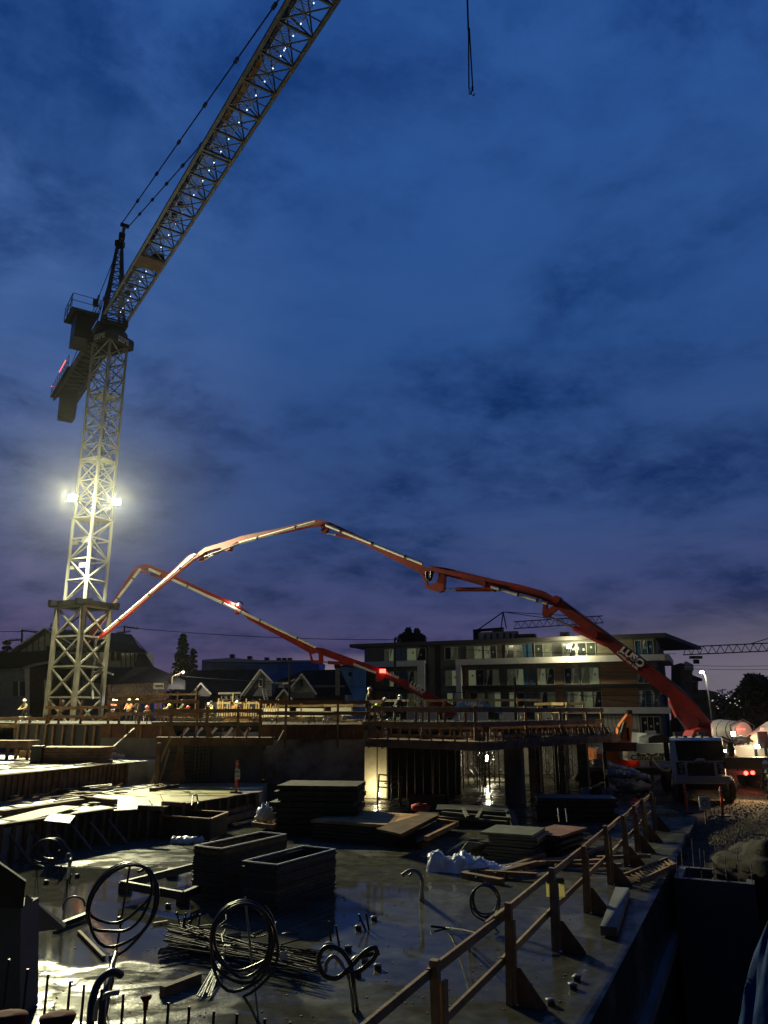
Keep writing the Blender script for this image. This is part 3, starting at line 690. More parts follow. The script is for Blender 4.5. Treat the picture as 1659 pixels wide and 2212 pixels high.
# counter jib
rzj = math.atan2(JD.y, JD.x)
b = MB()
for s in (-1, 1): b.beam(J(-.6, s*.95, zb), J(-19.5, s*.95, zb), .24, .32)
for k in range(17): b.beam(J(-1-k*1.05, -.95, zb), J(-1-k*1.05, .95, zb), .12); b.beam(J(-1-k*1.05, -.95, zb), J(-2.05-k*1.05, .95, zb), .07)
obj('counter_jib', b, M_jib, crane)
b = MB(); b.box(J(-12.7, 0, zb+.25), (13.5, 1.6, .06), rzj); b.box(J(-12.0, .1, zb+.9), (2.0, 1.4, 1.1), rzj); b.lathe(J(-5.2, -.6, zb+.9), [(.5, 0), (.5, 1.2)], 14, Matrix.Rotation(rzj, 3, 'Z')@Matrix.Rotation(R(90), 3, 'X')@Matrix.Rotation(math.pi, 3, 'X')); obj('counter_jib_deck', b, M_dsteel, crane)
b = MB()
for s in (-.35, .35): b.box(J(-17.0+s, 0, zb-1.05), (.55, 1.5, 2.6), rzj)
b.prism([J(-16.1, .7, zb-2.3), J(-17.9, .7, zb-2.3), J(-17.7, .7, zb-2.9), J(-16.3, .7, zb-2.9)], -JN*1.4); obj('counterweight', b, M_black, crane)
b = MB()
for sg in (-1.3, 1.3):
    for k in range(9):
        s = -11-k*1.07; b.tube(J(s, sg, zb+.1), J(s, sg, zb+1.3), .025, 5)
    for z in (.7, 1.3): b.tube(J(-11, sg, zb+z), J(-19.6, sg, zb+z), .025, 5)
    b.beam(J(-11, sg*.85, zb+.15), J(-19.6, sg*.85, zb+.15), .5, .04)
for z in (.7, 1.3): b.tube(J(-19.6, -1.3, zb+z), J(-19.6, 1.3, zb+z), .025, 5)
b.tube(J(-19.6, 1.0, zb), J(-19.6, 1.0, zb+3.2), .03, 5); b.tube(J(-19.6, .7, zb+2.9), J(-19.6, 1.3, zb+2.9), .03, 5)
obj('counter_jib_railing', b, M_dsteel, crane)
for k in range(22):
    p = J(-12.5-k*.33, -1.33, zb+1.32) if k < 10 else J(-19.6, -1.3+(k-10)*.22, zb+1.33)
    if k % 1 == 0: b = MB(); b.box(p, (.07, .07, .07)); obj('red_led', b, M_ledr, crane)
for sg in (-.7, .7): obj('tie_bar', tie(top+V(0, 0, .1), J(-17.0, sg, zb+.3), 3, .035), M_dsteel, crane)
# cab and its platform, on the left of the slewing unit
cc = J(-1.2, -2.15, 33.7)
b = MB(); b.prism([cc+JD*1.0+JN*-.65+V(0, 0, -1.0), cc+JD*1.0+JN*.65+V(0, 0, -1.0), cc-JD*.8+JN*.65+V(0, 0, -1.35), cc-JD*.8-JN*.65+V(0, 0, -1.35)], (0, 0, 2.5)); obj('cab', b, M_dsteel, crane)
b = MB(); b.prism([cc+JD*1.02-JN*.55+V(0, 0, -.5), cc+JD*1.02+JN*.55+V(0, 0, -.5), cc+JD*1.02+JN*.55+V(0, 0, 1.1), cc+JD*1.02-JN*.55+V(0, 0, 1.1)], JD*.02); obj('cab_window', b, M_glass, crane)
b = MB(); b.box(cc+V(0, 0, 1.35)-JD*.3, (3.0, 2.2, .1), rzj); pz = 1.4
for sx in (-1.8, -.6, .6, 1.2):
    for sy in (-1.1, 1.1): b.tube(cc+JD*sx+JN*sy+V(0, 0, pz), cc+JD*sx+JN*sy+V(0, 0, pz+1.2), .03, 5)
for z in (.6, 1.2):
    for sy in (-1.1, 1.1): b.tube(cc-JD*1.8+JN*sy+V(0, 0, pz+z), cc+JD*1.2+JN*sy+V(0, 0, pz+z), .03, 5)
    for sx in (-1.8, 1.2): b.tube(cc+JD*sx-JN*1.1+V(0, 0, pz+z), cc+JD*sx+JN*1.1+V(0, 0, pz+z), .03, 5)
b.box(cc+JD*1.1+JN*.7+V(0, 0, pz+.9), (.35, .3, .6)); obj('cab_platform', b, M_dsteel, crane)
# floodlights on the mast
FLPOW = 50000
def flood(u, v, lab):
    p = D(u, v, 55.6 if u < 200 else 55.9); t = thing('floodlight', lab, 'floodlight', p)
    p = p+Vector((-.22 if u < 200 else .25, -.9, -.1)); aim = Vector((2, 8, 0)); d = (aim-p).normalized()
    b = MB(); xx = d.cross(ZUP).normalized(); yy = xx.cross(d); Mx = Matrix((xx, yy, -d)).transposed()
    b.box(p-d*.12, (.62, .46, .2), rot=Mx); obj('housing', b, M_dsteel, t)
    b = MB(); b.box(p+d*.0, (.54, .38, .03), rot=Mx); obj('lens', b, M_flood, t)
    b = MB(); b.tube(p-d*.2, p-d*.2+V(.4 if u < 200 else -.45, 1.0, -.1), .04, 6); obj('bracket', b, M_dsteel, t)
    lp = p+Vector((-.05 if u < 200 else .05, -.45, -.02))
    lamp('flood_beam', 'SPOT', lp, FLPOW, (1, .96, .56), t, .22, lp+Vector((.14, -.62, -.78)), 136, .5)
    lamp('flood_spill', 'POINT', lp, 1300, (1, .96, .56), t, .22)
flood(173, 1080, 'left one of the two bright floodlights on the crane mast'); flood(253, 1088, 'right one of the two bright floodlights on the crane mast')
p = D(235, 1097, 56.0); t = thing('floodlight', 'small unlit lamp between the mast floodlights', 'lamp', p)
b = MB(); b.box(p, (.35, .3, .3), .3); obj('housing', b, M_chrome, t)
# hoist rope and sling
p = D(1008, -120, 18.7); pe = D(1018, 205, 18.7)
t = thing('hoist_line', 'chain sling with hook hanging from the sky at top right', 'chain', pe)
pt = Vector((pe.x, pe.y, zb)); b = MB(); b.tube((pe.x-.02, pe.y, 23.5), pt, .028, 6); obj('hoist_rope', b, M_dsteel, t)
b = MB()
for sx in (-.05, .04):
    n = 130
    for k in range(n):
        z = 23.6-(23.6-pe.z-.25)*k/n; w = sx*(k/n)+sx*.25
        b.beam((pe.x+w, pe.y, z), (pe.x+w, pe.y, z-.028), .04 if k % 2 else .018, .018 if k % 2 else .04)
obj('chain', b, M_dsteel, t)
b = MB(); b.path([pe+V(.05+.05*math.cos(a), 0, .06+.09*math.sin(a)) for a in [math.pi/2-.4+k*.5 for k in range(11)]], .018, 6); b.box(pe+V(.04, 0, .22), (.06, .05, .12)); b.path([pe+V(-.045+.02*math.cos(a*.628), 0, .12+.12*math.sin(a*.628)) for a in range(10)], .012, 5, closed=True); obj('hook', b, M_dsteel, t)

# ------------------------------------------------------------------ CONCRETE PUMP BOOMS
def plane_pt(A_, B_):
    A_ = V(A_); B_ = V(B_); d = B_-A_; n = Vector((d.y, -d.x, 0)).normalized()
    def f(u, v, off=0.0):
        x, r = ray(u, v); di = Vector((x, 1, r)); o = Vector((0, 0, EYE)); tt = (A_+n*off-o).dot(n)/di.dot(n); return o+di*tt
    return f, n
def boom_part(name, parent, f, n, pts, th, m, off=0.0):
    b = MB(); c = [f(u, v) for u, v in pts]; b.prism([p+n*(off-th/2) for p in c], n*th); return obj(name, b, m, parent)
def bar(name, parent, f, n, a, c, r, m, off=0.0, clamps=0):
    p, q_ = f(*a)+n*off, f(*c)+n*off; b = MB(); b.tube(p, q_, r, 10); o = obj(name, b, m, parent)
    for k in range(clamps):
        cc_ = p.lerp(q_, (k+.5)/clamps); d = (q_-p).normalized(); b = MB(); b.tube(cc_-d*.05, cc_+d*.05, r*1.3, 10); b.beam(cc_, cc_-n*off, .06); obj('pipe_clamp', b, M_dsteel, parent)
    return o
# nearer pump truck boom
PB = Vector((15.0, 36.6, 0)); TIP = Vector((-20.4, 56.5, 0))
f1, n1 = plane_pt(PB, TIP)
if n1.y > 0: n1 = -n1
pump = thing('pump_truck', 'white-cabbed concrete pump truck with long folding red boom arching over the site', 'pump truck', (15.6, 36.5, -.25))
boom_part('boom_arm', pump, f1, n1, [(1209, 1291), (1258, 1327), (1314, 1368), (1419, 1447), (1468, 1485), (1507, 1524), (1537, 1562), (1540, 1596), (1493, 1596), (1484, 1568), (1446, 1507), (1388, 1463), (1310, 1395), (1270, 1368), (1240, 1342), (1205, 1315), (1192, 1303)], .55, M_red)
boom_part('boom_arm', pump, f1, n1, [(929, 1223), (968, 1228), (1072, 1253), (1124, 1263.4), (1176, 1277.7), (1192, 1287), (1200, 1298), (1194, 1307), (1187, 1306), (1171, 1295), (1124, 1281.6), (1076, 1273), (1066, 1278), (1056, 1273), (1046, 1266), (963, 1244), (950, 1240), (939, 1235)], .42, M_red, -.0)
boom_part('boom_arm', pump, f1, n1, [(700, 1124), (717, 1130), (772, 1155), (860, 1199), (926, 1227), (939, 1233), (930, 1242), (913, 1241), (864, 1216), (786, 1175), (740, 1155), (712, 1140), (698, 1136)], .36, M_red, .0)
boom_part('boom_arm', pump, f1, n1, [(683, 1123), (696, 1125), (705, 1131), (701, 1137), (674, 1137), (606, 1152), (560, 1160), (514, 1172), (502, 1180), (498, 1191), (492, 1192), (479, 1184), (469, 1186), (446, 1193), (433, 1203), (431, 1195), (446, 1184), (476, 1175), (501, 1167), (524, 1159), (538, 1156), (606, 1142.5), (674, 1125.5)], .33, M_red, .0)
boom_part('boom_arm', pump, f1, n1, [(429, 1197), (420, 1196.5), (411, 1200), (372, 1237), (343, 1263), (276.5, 1321), (231, 1361), (212, 1377), (214, 1381), (232, 1368), (277, 1330), (345, 1271), (421, 1208), (432, 1203)], .26, M_red, .0)
boom_part('boom_link', pump, f1, n1, [(950, 1240), (948, 1252), (942, 1260), (926, 1266), (923, 1272), (950, 1280), (960, 1276), (963, 1244)], .3, M_red)
boom_part('boom_link', pump, f1, n1, [(911, 1240), (916, 1240), (928, 1268), (923, 1270)], .2, M_red)
boom_part('boom_link', pump, f1, n1, [(1176, 1298), (1182, 1300), (1183, 1318), (1198, 1308), (1206, 1315), (1184, 1334), (1176, 1334), (1173, 1328)], .35, M_red)
boom_part('boom_link', pump, f1, n1, [(696, 1136), (700, 1136), (701, 1146), (708, 1140), (712, 1141), (704, 1153), (696, 1152)], .25, M_red)
boom_part('boom_link', pump, f1, n1, [(446, 1193), (446, 1203), (440, 1212), (430, 1213), (430, 1210), (437, 1207), (441, 1197)], .2, M_red)
bar('cylinder_rod', pump, f1, n1, (961, 1273.5), (987, 1273.3), .055, M_chrome); bar('hydraulic_cylinder', pump, f1, n1, (986, 1273.3), (1060, 1273.3), .12, M_red)
bar('cylinder_rod', pump, f1, n1, (1180, 1330), (1242, 1357), .07, M_chrome); bar('hydraulic_cylinder', pump, f1, n1, (1240, 1356), (1312, 1392), .17, M_red)
bar('cylinder_rod', pump, f1, n1, (702, 1151), (728, 1156), .04, M_chrome); bar('hydraulic_cylinder', pump, f1, n1, (726, 1156), (760, 1163), .09, M_red)
bar('cylinder_rod', pump, f1, n1, (440, 1210), (464, 1197), .04, M_pipe); bar('hydraulic_cylinder', pump, f1, n1, (462, 1198), (487, 1186), .07, M_red)
bar('delivery_pipe', pump, f1, n1, (711, 1136.5), (919, 1220), .095, M_pipe, .34, 3)
bar('delivery_pipe', pump, f1, n1, (524, 1175), (688, 1129), .09, M_pipe, .32, 2)
bar('delivery_pipe', pump, f1, n1, (448, 1204), (524, 1175), .06, M_dsteel, .25)
bar('delivery_pipe', pump, f1, n1, (233, 1365), (429, 1199), .10, M_pipe, .26, 3)
bar('delivery_pipe', pump, f1, n1, (1066, 1269), (1186, 1305), .085, M_pipe, .34, 3)
b = MB(); b.path([f1(u, v)+n1*.3 for u, v in ((927, 1236), (927, 1248), (929, 1253), (933, 1254), (936, 1252), (937, 1246), (937, 1236))], .1, 8); obj('hose_loop', b, M_hose, pump)
b = MB(); b.path([f1(u, v)+n1*.1 for u, v in ((216, 1376), (210, 1384), (208, 1400), (207, 1421), (203, 1450), (201, 1480), (203, 1510))], .09, 8); obj('end_hose', b, M_conduit, pump)
def on_boom(txt, f, n, u, v, u2, v2, size, parent, th, sx=1.0, bold=.0, m=None):
    p = f(u, v)+n*(th/2+.012); q_ = f(u2, v2)+n*(th/2+.012)
    d = (q_-p).normalized(); up = (ZUP-d*d.z)
    text('lettering', txt, size, frame((p+q_)/2, d, up), m or M_letterw, parent, .008, bold=bold, sx=sx)
on_boom('LUSO', f1, n1, 1349, 1404, 1388, 1436, .50, pump, .55, 1.05, .022); on_boom('Concrete Ltd.', f1, n1, 1340, 1412.5, 1377, 1443, .20, pump, .55, 1.12, .006)
bar('hydraulic_cylinder', pump, f1, n1, (1450, 1512), (1466, 1548), .16, M_red, .1); bar('cylinder_rod', pump, f1, n1, (1464, 1545), (1492, 1590), .07, M_chrome, .1)
boom_part('boom_link', pump, f1, n1, [(1408, 1478), (1424, 1486), (1428, 1499), (1418, 1502), (1412, 1492)], .5, M_dsteel)
for cu, cv, cr_ in ((1205, 1296, .20), (1048, 1262, .16), (1286, 1372, .2), (1360, 1424, .1), (1500, 1560, .25)):
    b = MB(); c = f1(cu, cv); b.tube(c-n1*.34, c+n1*.34, cr_, 14); obj('pivot_pin', b, M_red, pump)
b = MB(); b.path([f1(1540, 1560)+n1*.35, f1(1500, 1515)+n1*.36, f1(1440, 1462)+n1*.34, f1(1385, 1418)+n1*.33, f1(1300, 1362)+n1*.33, f1(1230, 1312)+n1*.33], .035, 6); obj('hydraulic_line', b, M_hose, pump)
b = MB(); c = D(1517, 1580, 36.4); b.prism([D(1490, 1598, 36.0), D(1541, 1598, 36.0), D(1533, 1578, 36.0), D(1516, 1572, 36.0), D(1500, 1578, 36.0)], (0, 1.1, 0)); obj('boom_pedestal', b, M_red, pump)
# truck body
def TQ(u0, v0, u1, v1, Y): # corners as world rect at depth Y
    a = D(u0, v1, Y); c = D(u1, v0, Y); return a, c
Yc = 34.2
a, c = TQ(1459, 1594, 1563, 1700, Yc); W_ = c.x-a.x; x0, x1 = a.x, c.x; zt_ = c.z; zb_ = a.z
b = MB()
wz0_ = D(1464, 1643, Yc).z
prof = [(Yc, zb_+.12), (Yc-.05, wz0_-.05), (Yc+.18, zt_-.10), (Yc+.32, zt_), (Yc+1.9, zt_), (Yc+1.9, zb_+.12)]
KS = .44
TB = lambda dx, dy, z: Vector((xm_+dx+KS*dy, Yc+dy, z))
xm_ = (x0+x1)/2
b.prism([Vector((x0+KS*(y-Yc-.2), y, z)) for y, z in prof], (W_, 0, 0)); obj('cab', b, mat('cab_white', (.80, .80, .78), .4, 0, .1, 2), pump)
def cabq(u0, v0, u1, v1, dy): a_, c_ = TQ(u0, v0, u1, v1, Yc+dy); return a_, c_
ws0 = D(1464, 1643, Yc-.02); ws1 = D(1559, 1600, Yc+.18)
b = MB(); b.prism([Vector((ws0.x, Yc-.075, ws0.z)), Vector((ws1.x, Yc-.075, ws0.z)), Vector((ws1.x-.02, Yc+.135, ws1.z)), Vector((ws0.x+.02, Yc+.135, ws1.z))], (0, .03, 0)); wsd = obj('windshield', b, mat('tinted_glass', (.012, .014, .014), .15, spec=.12), pump)
xm = (x0+x1)/2
b = MB()
b.beam((xm-.02, Yc-.08, ws0.z), (xm-.02, Yc+.14, ws1.z), .03); obj('windshield_bar', b, M_black, pump)
for s in (-.55, .45): b = MB(); b.beam((xm+s, Yc-.09, ws0.z+.02), (xm+s+.5, Yc-.02, ws0.z+.5), .025); obj('wiper', b, M_black, pump)
b = MB(); b.box((xm, Yc-.07, zb_+.72), (1.12, .06, .56))
for k in range(7): b.box((xm, Yc-.105, zb_+.47+k*.085), (1.08, .02, .02))
obj('grille', b, M_black, pump)
b = MB(); b.prism([Vector((xm-.95, Yc-.07, ws0.z-.12)), Vector((xm+.95, Yc-.07, ws0.z-.12)), Vector((xm+.3, Yc-.07, ws0.z-.02)), Vector((xm+.12, Yc-.07, ws0.z+.10)), Vector((xm-.12, Yc-.07, ws0.z+.10)), Vector((xm-.3, Yc-.07, ws0.z-.02))], (0, -.03, 0)); obj('emblem_panel', b, MT['cab_white'], pump)
text('lettering', 'LUSO', .17, frame((xm, Yc-.115, ws0.z-.06), (1, 0, 0), (0, 0, 1)), M_letterd, pump, .004, sx=1.4, bold=.004)
for s in (-1, 1):
    hx = xm+s*(W_/2-.28); b = MB(); b.box((hx, Yc-.07, zb_+.76), (.32, .05, .50)); hl = obj('headlight', b, M_black, pump)
    b = MB(); b.lathe((hx, Yc-.13, zb_+.86), [(.11, 0), (.11, .03)], 14, Matrix.Rotation(R(90), 3, 'X')); b.lathe((hx, Yc-.13, zb_+.62), [(.08, 0), (.08, .03)], 12, Matrix.Rotation(R(90), 3, 'X')); obj('lens', b, M_conduit, hl)
a_, c_ = TQ(1461, 1677, 1574, 1692, Yc-.35); b = MB(); b.prism([Vector((a_.x, Yc-.4, a_.z)), Vector((c_.x, Yc-.4, a_.z)), Vector((c_.x, Yc-.4, c_.z)), Vector((a_.x, Yc-.4, c_.z))], (0, .3, 0)); b.box((xm, Yc-.41, (a_.z+c_.z)/2), (1.4, .03, .1)); obj('bumper', b, M_trim, pump)
for k, s in enumerate((-.75, -.35, 0, .35, .75)):
    b = MB(); b.box((xm+s, Yc+.42, zt_+.04), (.12, .12, .07)); obj('marker_lamp', b, M_conduit, pump)
for s in (-.6, .45): b = MB(); b.box((xm+s, Yc+.6, zt_+.13), (.35, .2, .2)); obj('horn_box', b, M_chrome, pump)
for s in (-1, 1):
    b = MB(); hx = xm+s*(W_/2+.25); b.tube((hx-s*.25, Yc+.1, zt_-.15), (hx, Yc, zt_-.25), .02, 5); b.tube((hx-s*.25, Yc+.1, zt_-1.0), (hx, Yc, zt_-.9), .02, 5); b.box((hx, Yc, zt_-.55), (.22, .08, .75)); obj('mirror', b, M_black, pump)
def wheel(parent, c, r=.52, w=.32, name='wheel', m=M_black):
    rot = Matrix.Rotation(R(90), 3, 'Y'); b = MB(); b.lathe(V(c), [(r*.55, -w/2), (r*.93, -w/2), (r, -w*.4), (r, w*.4), (r*.93, w/2), (r*.55, w/2)], 26, rot)
    for k in range(26):
        an = 2*math.pi*k/26; b.box(V(c)+V(0, math.cos(an)*r, math.sin(an)*r), (w*.9, .035, .03), rot=Matrix.Rotation(an, 3, 'X'))
    wh = obj(name, b, m, parent); b = MB(); b.lathe(V(c), [(r*.2, -w*.30), (r*.54, -w*.42), (r*.54, w*.42), (r*.2, w*.30)], 18, rot); obj('rim', b, M_trim, wh); return wh
for s in (-1, 1):
    wheel(pump, TB(s*(W_/2-.05), 1.1, .29))
    for yy_ in (6.4, 7.7): wheel(pump, TB(s*(W_/2-.1), yy_, .29), .52, .5)
RT = -math.atan(KS)
b = MB(); b.box(TB(0, 4.6, .75), (1.0, 9.0, .35), RT); b.box(TB(0, 1.2, .55), (2.0, 1.6, .5), RT); obj('chassis', b, M_black, pump)
b = MB(); b.box(TB(0, 2.8, 1.7), (1.9, .9, 1.4), RT); obj('water_tank', b, M_dsteel, pump); b = MB(); b.box(TB(0, 6.8, 1.6), (2.1, 3.6, 1.2), RT); obj('body', b, mat('body_grey', (.05, .05, .05), .6), pump)
# outriggers
def yq(name, u0, v0, u1, v1, Y, th, m, parent):
    a_, c_ = TQ(u0, v0, u1, v1, Y); b = MB(); b.prism([Vector((a_.x, Y, a_.z)), Vector((c_.x, Y, a_.z)), Vector((c_.x, Y, c_.z)), Vector((a_.x, Y, c_.z))], (0, th, 0)); return obj(name, b, m, parent)
lo = yq('outrigger', 1376, 1606, 1459, 1627, 35.6, .4, M_trim, pump); yq('outrigger_extension', 1303, 1604, 1376, 1623, 35.65, .3, mat('dark_red', (.10, .015, .012), .6), lo)
p = D(1305, 1613, 35.8); b = MB(); b.tube((p.x, 35.8, 0.06), (p.x, 35.8, p.z+.2), .09, 8); b.lathe((p.x, 35.8, 0.005), [(.3, 0), (.3, .06)], 14); obj('outrigger_leg', b, M_dsteel, pump)
ro = yq('outrigger', 1569, 1636, 1690, 1661, 33.9, .35, MT['dark_red'], pump)
b = MB(); b.tube((19.5, 34.05, -.2), (19.5, 34.05, 1.4), .1, 8); b.lathe((19.5, 34.05, -.245), [(.3, 0), (.3, .06)], 14); obj('outrigger_leg', b, M_dsteel, pump)
b = MB(); b.path([D(1535, 1596, 35.4), D(1560, 1592, 35.6), D(1576, 1600, 35.3), D(1586, 1620, 35), D(1583, 1650, 35)], .05, 6); b.path([D(1540, 1600, 35.4), D(1565, 1600, 35.6), D(1580, 1612, 35.3), D(1578, 1640, 35)], .04, 6); obj('hydraulic_hose', b, M_hose, pump)
# white banner beam with company lettering behind the left outrigger (second pump hopper side)
t = thing('concrete_pump_trailer', 'white-sided machine with dark lettering behind the left outrigger', 'trailer', (12.8, 38.6, -.25))
pl = yq('side_panel', 1357, 1616, 1466, 1643, 38.5, 1.6, M_cream, t)
cc_ = D(1425, 1624, 38.47); text('lettering', 'LUSO', .62, frame(cc_, (1, 0, 0), (0, 0, 1)), M_letterd, t, .01, sx=1.5, bold=.02)
cc_ = D(1417, 1637, 38.47); text('lettering', 'Concrete Ltd.', .34, frame(cc_, (1, 0, 0), (0, 0, 1)), M_letterd, t, .01, sx=1.25, bold=.006)
pp = [D(1401, 1606, 38.4), D(1401, 1594, 38.4), D(1412, 1589, 38.4), D(1428, 1587, 38.4), D(1445, 1590, 38.4), D(1455, 1596, 38.4), D(1456, 1606, 38.4)]
b = MB(); b.prism([x for x in pp], (0, 1.4, 0)); obj('hopper_hood', b, M_black, t)
b = MB(); b.path([D(u, v, 38.0) for u, v in ((1411, 1644), (1418, 1655), (1430, 1663), (1445, 1666), (1448, 1660))], .07, 8); obj('discharge_hose', b, M_conduit, t)
for u in (1375, 1440): x_ = D(u, 1680, 39)[0]; wheel(t, (x_, 39.0, .25), .45, .3)
b = MB(); b.box((12.6, 39.3, .75), (2.6, 1.0, .3)); obj('chassis', b, M_black, t)
# farther boom
PB2 = Vector((7.2, 66, 0)); T2 = Vector((-24.5, 62.0, 0))
f2, n2 = plane_pt(PB2, T2)
if n2.y > 0: n2 = -n2
pump2 = thing('pump_truck', 'distant concrete pump with lower red boom bending down behind the crane mast', 'pump truck', (7.2, 67.5, -.25))
boom_part('boom_arm', pump2, f2, n2, [(824, 1446), (886, 1475), (958, 1512), (985, 1528), (985, 1545), (955, 1545), (926, 1514), (886, 1493), (831, 1463), (828, 1468), (815, 1473), (812, 1466), (814, 1452)], .6, M_red)
boom_part('boom_arm', pump2, f2, n2, [(683, 1399), (697, 1400), (763, 1424), (813, 1441), (826, 1448), (820, 1458), (810, 1455), (754, 1436), (697, 1415), (680, 1408)], .5, M_red)
boom_part('boom_arm', pump2, f2, n2, [(517, 1308), (549, 1333), (631, 1375), (676, 1397), (684, 1401), (686, 1409), (675, 1413), (667, 1409), (621, 1384), (536, 1338), (512, 1318)], .42, M_red)
boom_part('boom_arm', pump2, f2, n2, [(302, 1222), (312, 1220), (320, 1220), (330, 1223), (372, 1241), (439, 1273), (489, 1295), (517, 1308), (520, 1316), (509, 1312), (489, 1303), (440, 1281), (383, 1254), (362, 1252), (353, 1247), (328, 1233), (312, 1231), (303, 1232)], .38, M_red)
boom_part('boom_arm', pump2, f2, n2, [(302, 1222), (308, 1230), (302, 1234), (298, 1235), (262, 1286), (241, 1318), (186, 1396), (180, 1393), (236, 1311), (284, 1238), (292, 1228)], .3, M_red)
boom_part('boom_link', pump2, f2, n2, [(667, 1409), (672, 1431), (694, 1435), (699, 1430), (698, 1414), (688, 1411), (688.5, 1426), (677, 1428), (672, 1411)], .35, M_red)
boom_part('boom_link', pump2, f2, n2, [(512, 1314), (507, 1322), (509, 1328), (513, 1329), (521, 1322), (526, 1324), (527, 1320)], .3, M_red)
boom_part('boom_link', pump2, f2, n2, [(304, 1231), (308, 1236), (316, 1236), (320, 1230), (323, 1230), (319, 1239), (308, 1240), (302, 1234)], .3, M_red)
bar('cylinder_rod', pump2, f2, n2, (697, 1430), (710, 1431), .06, M_chrome); bar('hydraulic_cylinder', pump2, f2, n2, (708, 1431), (756, 1434), .14, M_red)
bar('hydraulic_cylinder', pump2, f2, n2, (535, 1334), (562, 1345), .12, M_red); bar('hydraulic_cylinder', pump2, f2, n2, (326, 1241), (355, 1248), .12, M_red)
bar('delivery_pipe', pump2, f2, n2, (522, 1323), (682, 1399), .11, M_pipe, .42, 2)
bar('delivery_pipe', pump2, f2, n2, (368, 1251), (520, 1322), .11, M_pipe, .40, 2)
bar('delivery_pipe', pump2, f2, n2, (323, 1231), (348, 1242), .12, M_pipe, .35)
bar('delivery_pipe', pump2, f2, n2, (240, 1316), (305, 1230), .11, M_pipe, .35, 2)
bar('delivery_pipe', pump2, f2, n2, (763, 1435), (811, 1454), .10, M_pipe, .35)
b = MB(); b.path([f2(517+7*math.cos(a), 1308+6*math.sin(a))+n2*.4 for a in [2.6+k*.55 for k in range(8)]], .09, 7); obj('hose_loop', b, M_hose, pump2)
on_boom('LUSO', f2, n2, 888, 1478, 914, 1492, .60, pump2, .6, .95, .02); on_boom('Concrete Ltd.', f2, n2, 884, 1483, 911, 1498, .25, pump2, .6, .95, .003); on_boom('CONCORD', f2, n2, 836, 1455.5, 851, 1461.5, .26, pump2, .6, 1.0, .02)
p = f2(825, 1450)+n2*.5; b = MB(); b.box(p, (.5, .1, .3)); obj('warning_lamp', b, M_redlamp, pump2)
p = f2(513.5, 1306.5)+n2*.3; b = MB(); b.box(p, (.16, .1, .16)); obj('boom_lamp', b, M_whitelamp, pump2); lamp('boom_glow', 'POINT', p+n2*.3+V(-.4, 0, .1), 60, (1, .9, .75), pump2, .1)
b = MB(); b.box((7.6, 67.5, 1.5), (3.0, 8, 2.2)); obj('body', b, MT['body_grey'], pump2)
b = MB(); b.box((7.6, 62.8, 1.6), (2.5, 1.6, 2.6)); obj('cab', b, M_white, pump2)
for s in (-1, 1): wheel(pump2, (7.6+s*1.2, 63, .29)); wheel(pump2, (7.6+s*1.2, 69, .29))

# ------------------------------------------------------------------ MIXER TRUCK at right
mx = thing('mixer_truck', 'cream and white concrete mixer truck with lit rear, at the right edge', 'mixer truck', (20.5, 41.5, -.25))
dr = D(1598, 1580, 40.5); rot = Matrix.Rotation(R(8), 3, 'Z')@Matrix.Rotation(R(-97), 3, 'X')
b = MB(); b.lathe(dr, [(.42, -.4), (.50, -.25), (.56, .3), (.78, 1.6), (.85, 3.0), (.7, 4.0), (.3, 4.6)], 26, rot); obj('drum', b, mat('drum_pale', (.34, .29, .27), .45, 0, .15, 1), mx)
b = MB(); b.path([dr+V(-.6, -.35, .3), dr+V(0, -.5, .62), dr+V(.6, -.35, .3), dr+V(.55, -.3, -.6), dr+V(-.55, -.3, -.6)], .05, 6, closed=True)
b.prism([dr+V(-.5, -.45, -.35), dr+V(.5, -.45, -.35), dr+V(.25, -.9, -1.1), dr+V(-.25, -.9, -1.1)], (0, .08, 0)); b.path([dr+V(-.7, -.4, -.5), dr+V(-.2, -.7, -.65), dr+V(.5, -.6, -.6), dr+V(.9, -.3, -.4)], .045, 6); obj('hopper_frame', b, M_dsteel, mx)
b = MB(); b.box((dr.x, dr.y+3, .9), (1.2, 7.5, .4)); b.box((dr.x, dr.y-.3, .75), (2.1, .3, .5)); obj('chassis', b, M_black, mx)
for s in (-1, 1):
    for yy_ in (.9, 2.2): wheel(mx, (dr.x+s*1.0, dr.y+yy_, .27), .52, .5)
for u, v in ((1611, 1670), (1625.6, 1669)):
    p = D(u, v, dr.y-.5); b = MB(); b.lathe(p, [(.10, 0), (.10, .04)], 12, Matrix.Rotation(R(90), 3, 'X')); obj('tail_light', b, M_redlamp, mx); 
lamp('tail_glow', 'POINT', D(1618, 1672, dr.y-.75), 25, (1, .08, .05), mx, .1)
for u, v in ((1593, 1575), (1600, 1574.5), (1607, 1575)):
    p = D(u, v, dr.y-.55); b = MB(); b.box(p, (.10, .03, .06)); obj('marker_light', b, M_redlamp, mx)
lamp('marker_glow', 'POINT', D(1600, 1572, dr.y-.9), 12, (1, .1, .06), mx, .1)
b = MB()
for pts_ in (((1586, 1596), (1600, 1590), (1612, 1594), (1622, 1588)), ((1590, 1606), (1598, 1598), (1608, 1601), (1616, 1596), (1626, 1602)), ((1586, 1612), (1592, 1600), (1590, 1590)), ((1604, 1608), (1607, 1600), (1613, 1603), (1619, 1608))): b.path([D(u, v, 39.2) for u, v in pts_], .05, 6)
obj('rear_piping', b, M_black, mx)
b = MB(); b.prism([D(1592, 1604, 39.5), D(1624, 1604, 39.5), D(1620, 1592, 39.5), D(1596, 1592, 39.5)], (0, .1, 0)); obj('rear_panel', b, M_dsteel, mx)
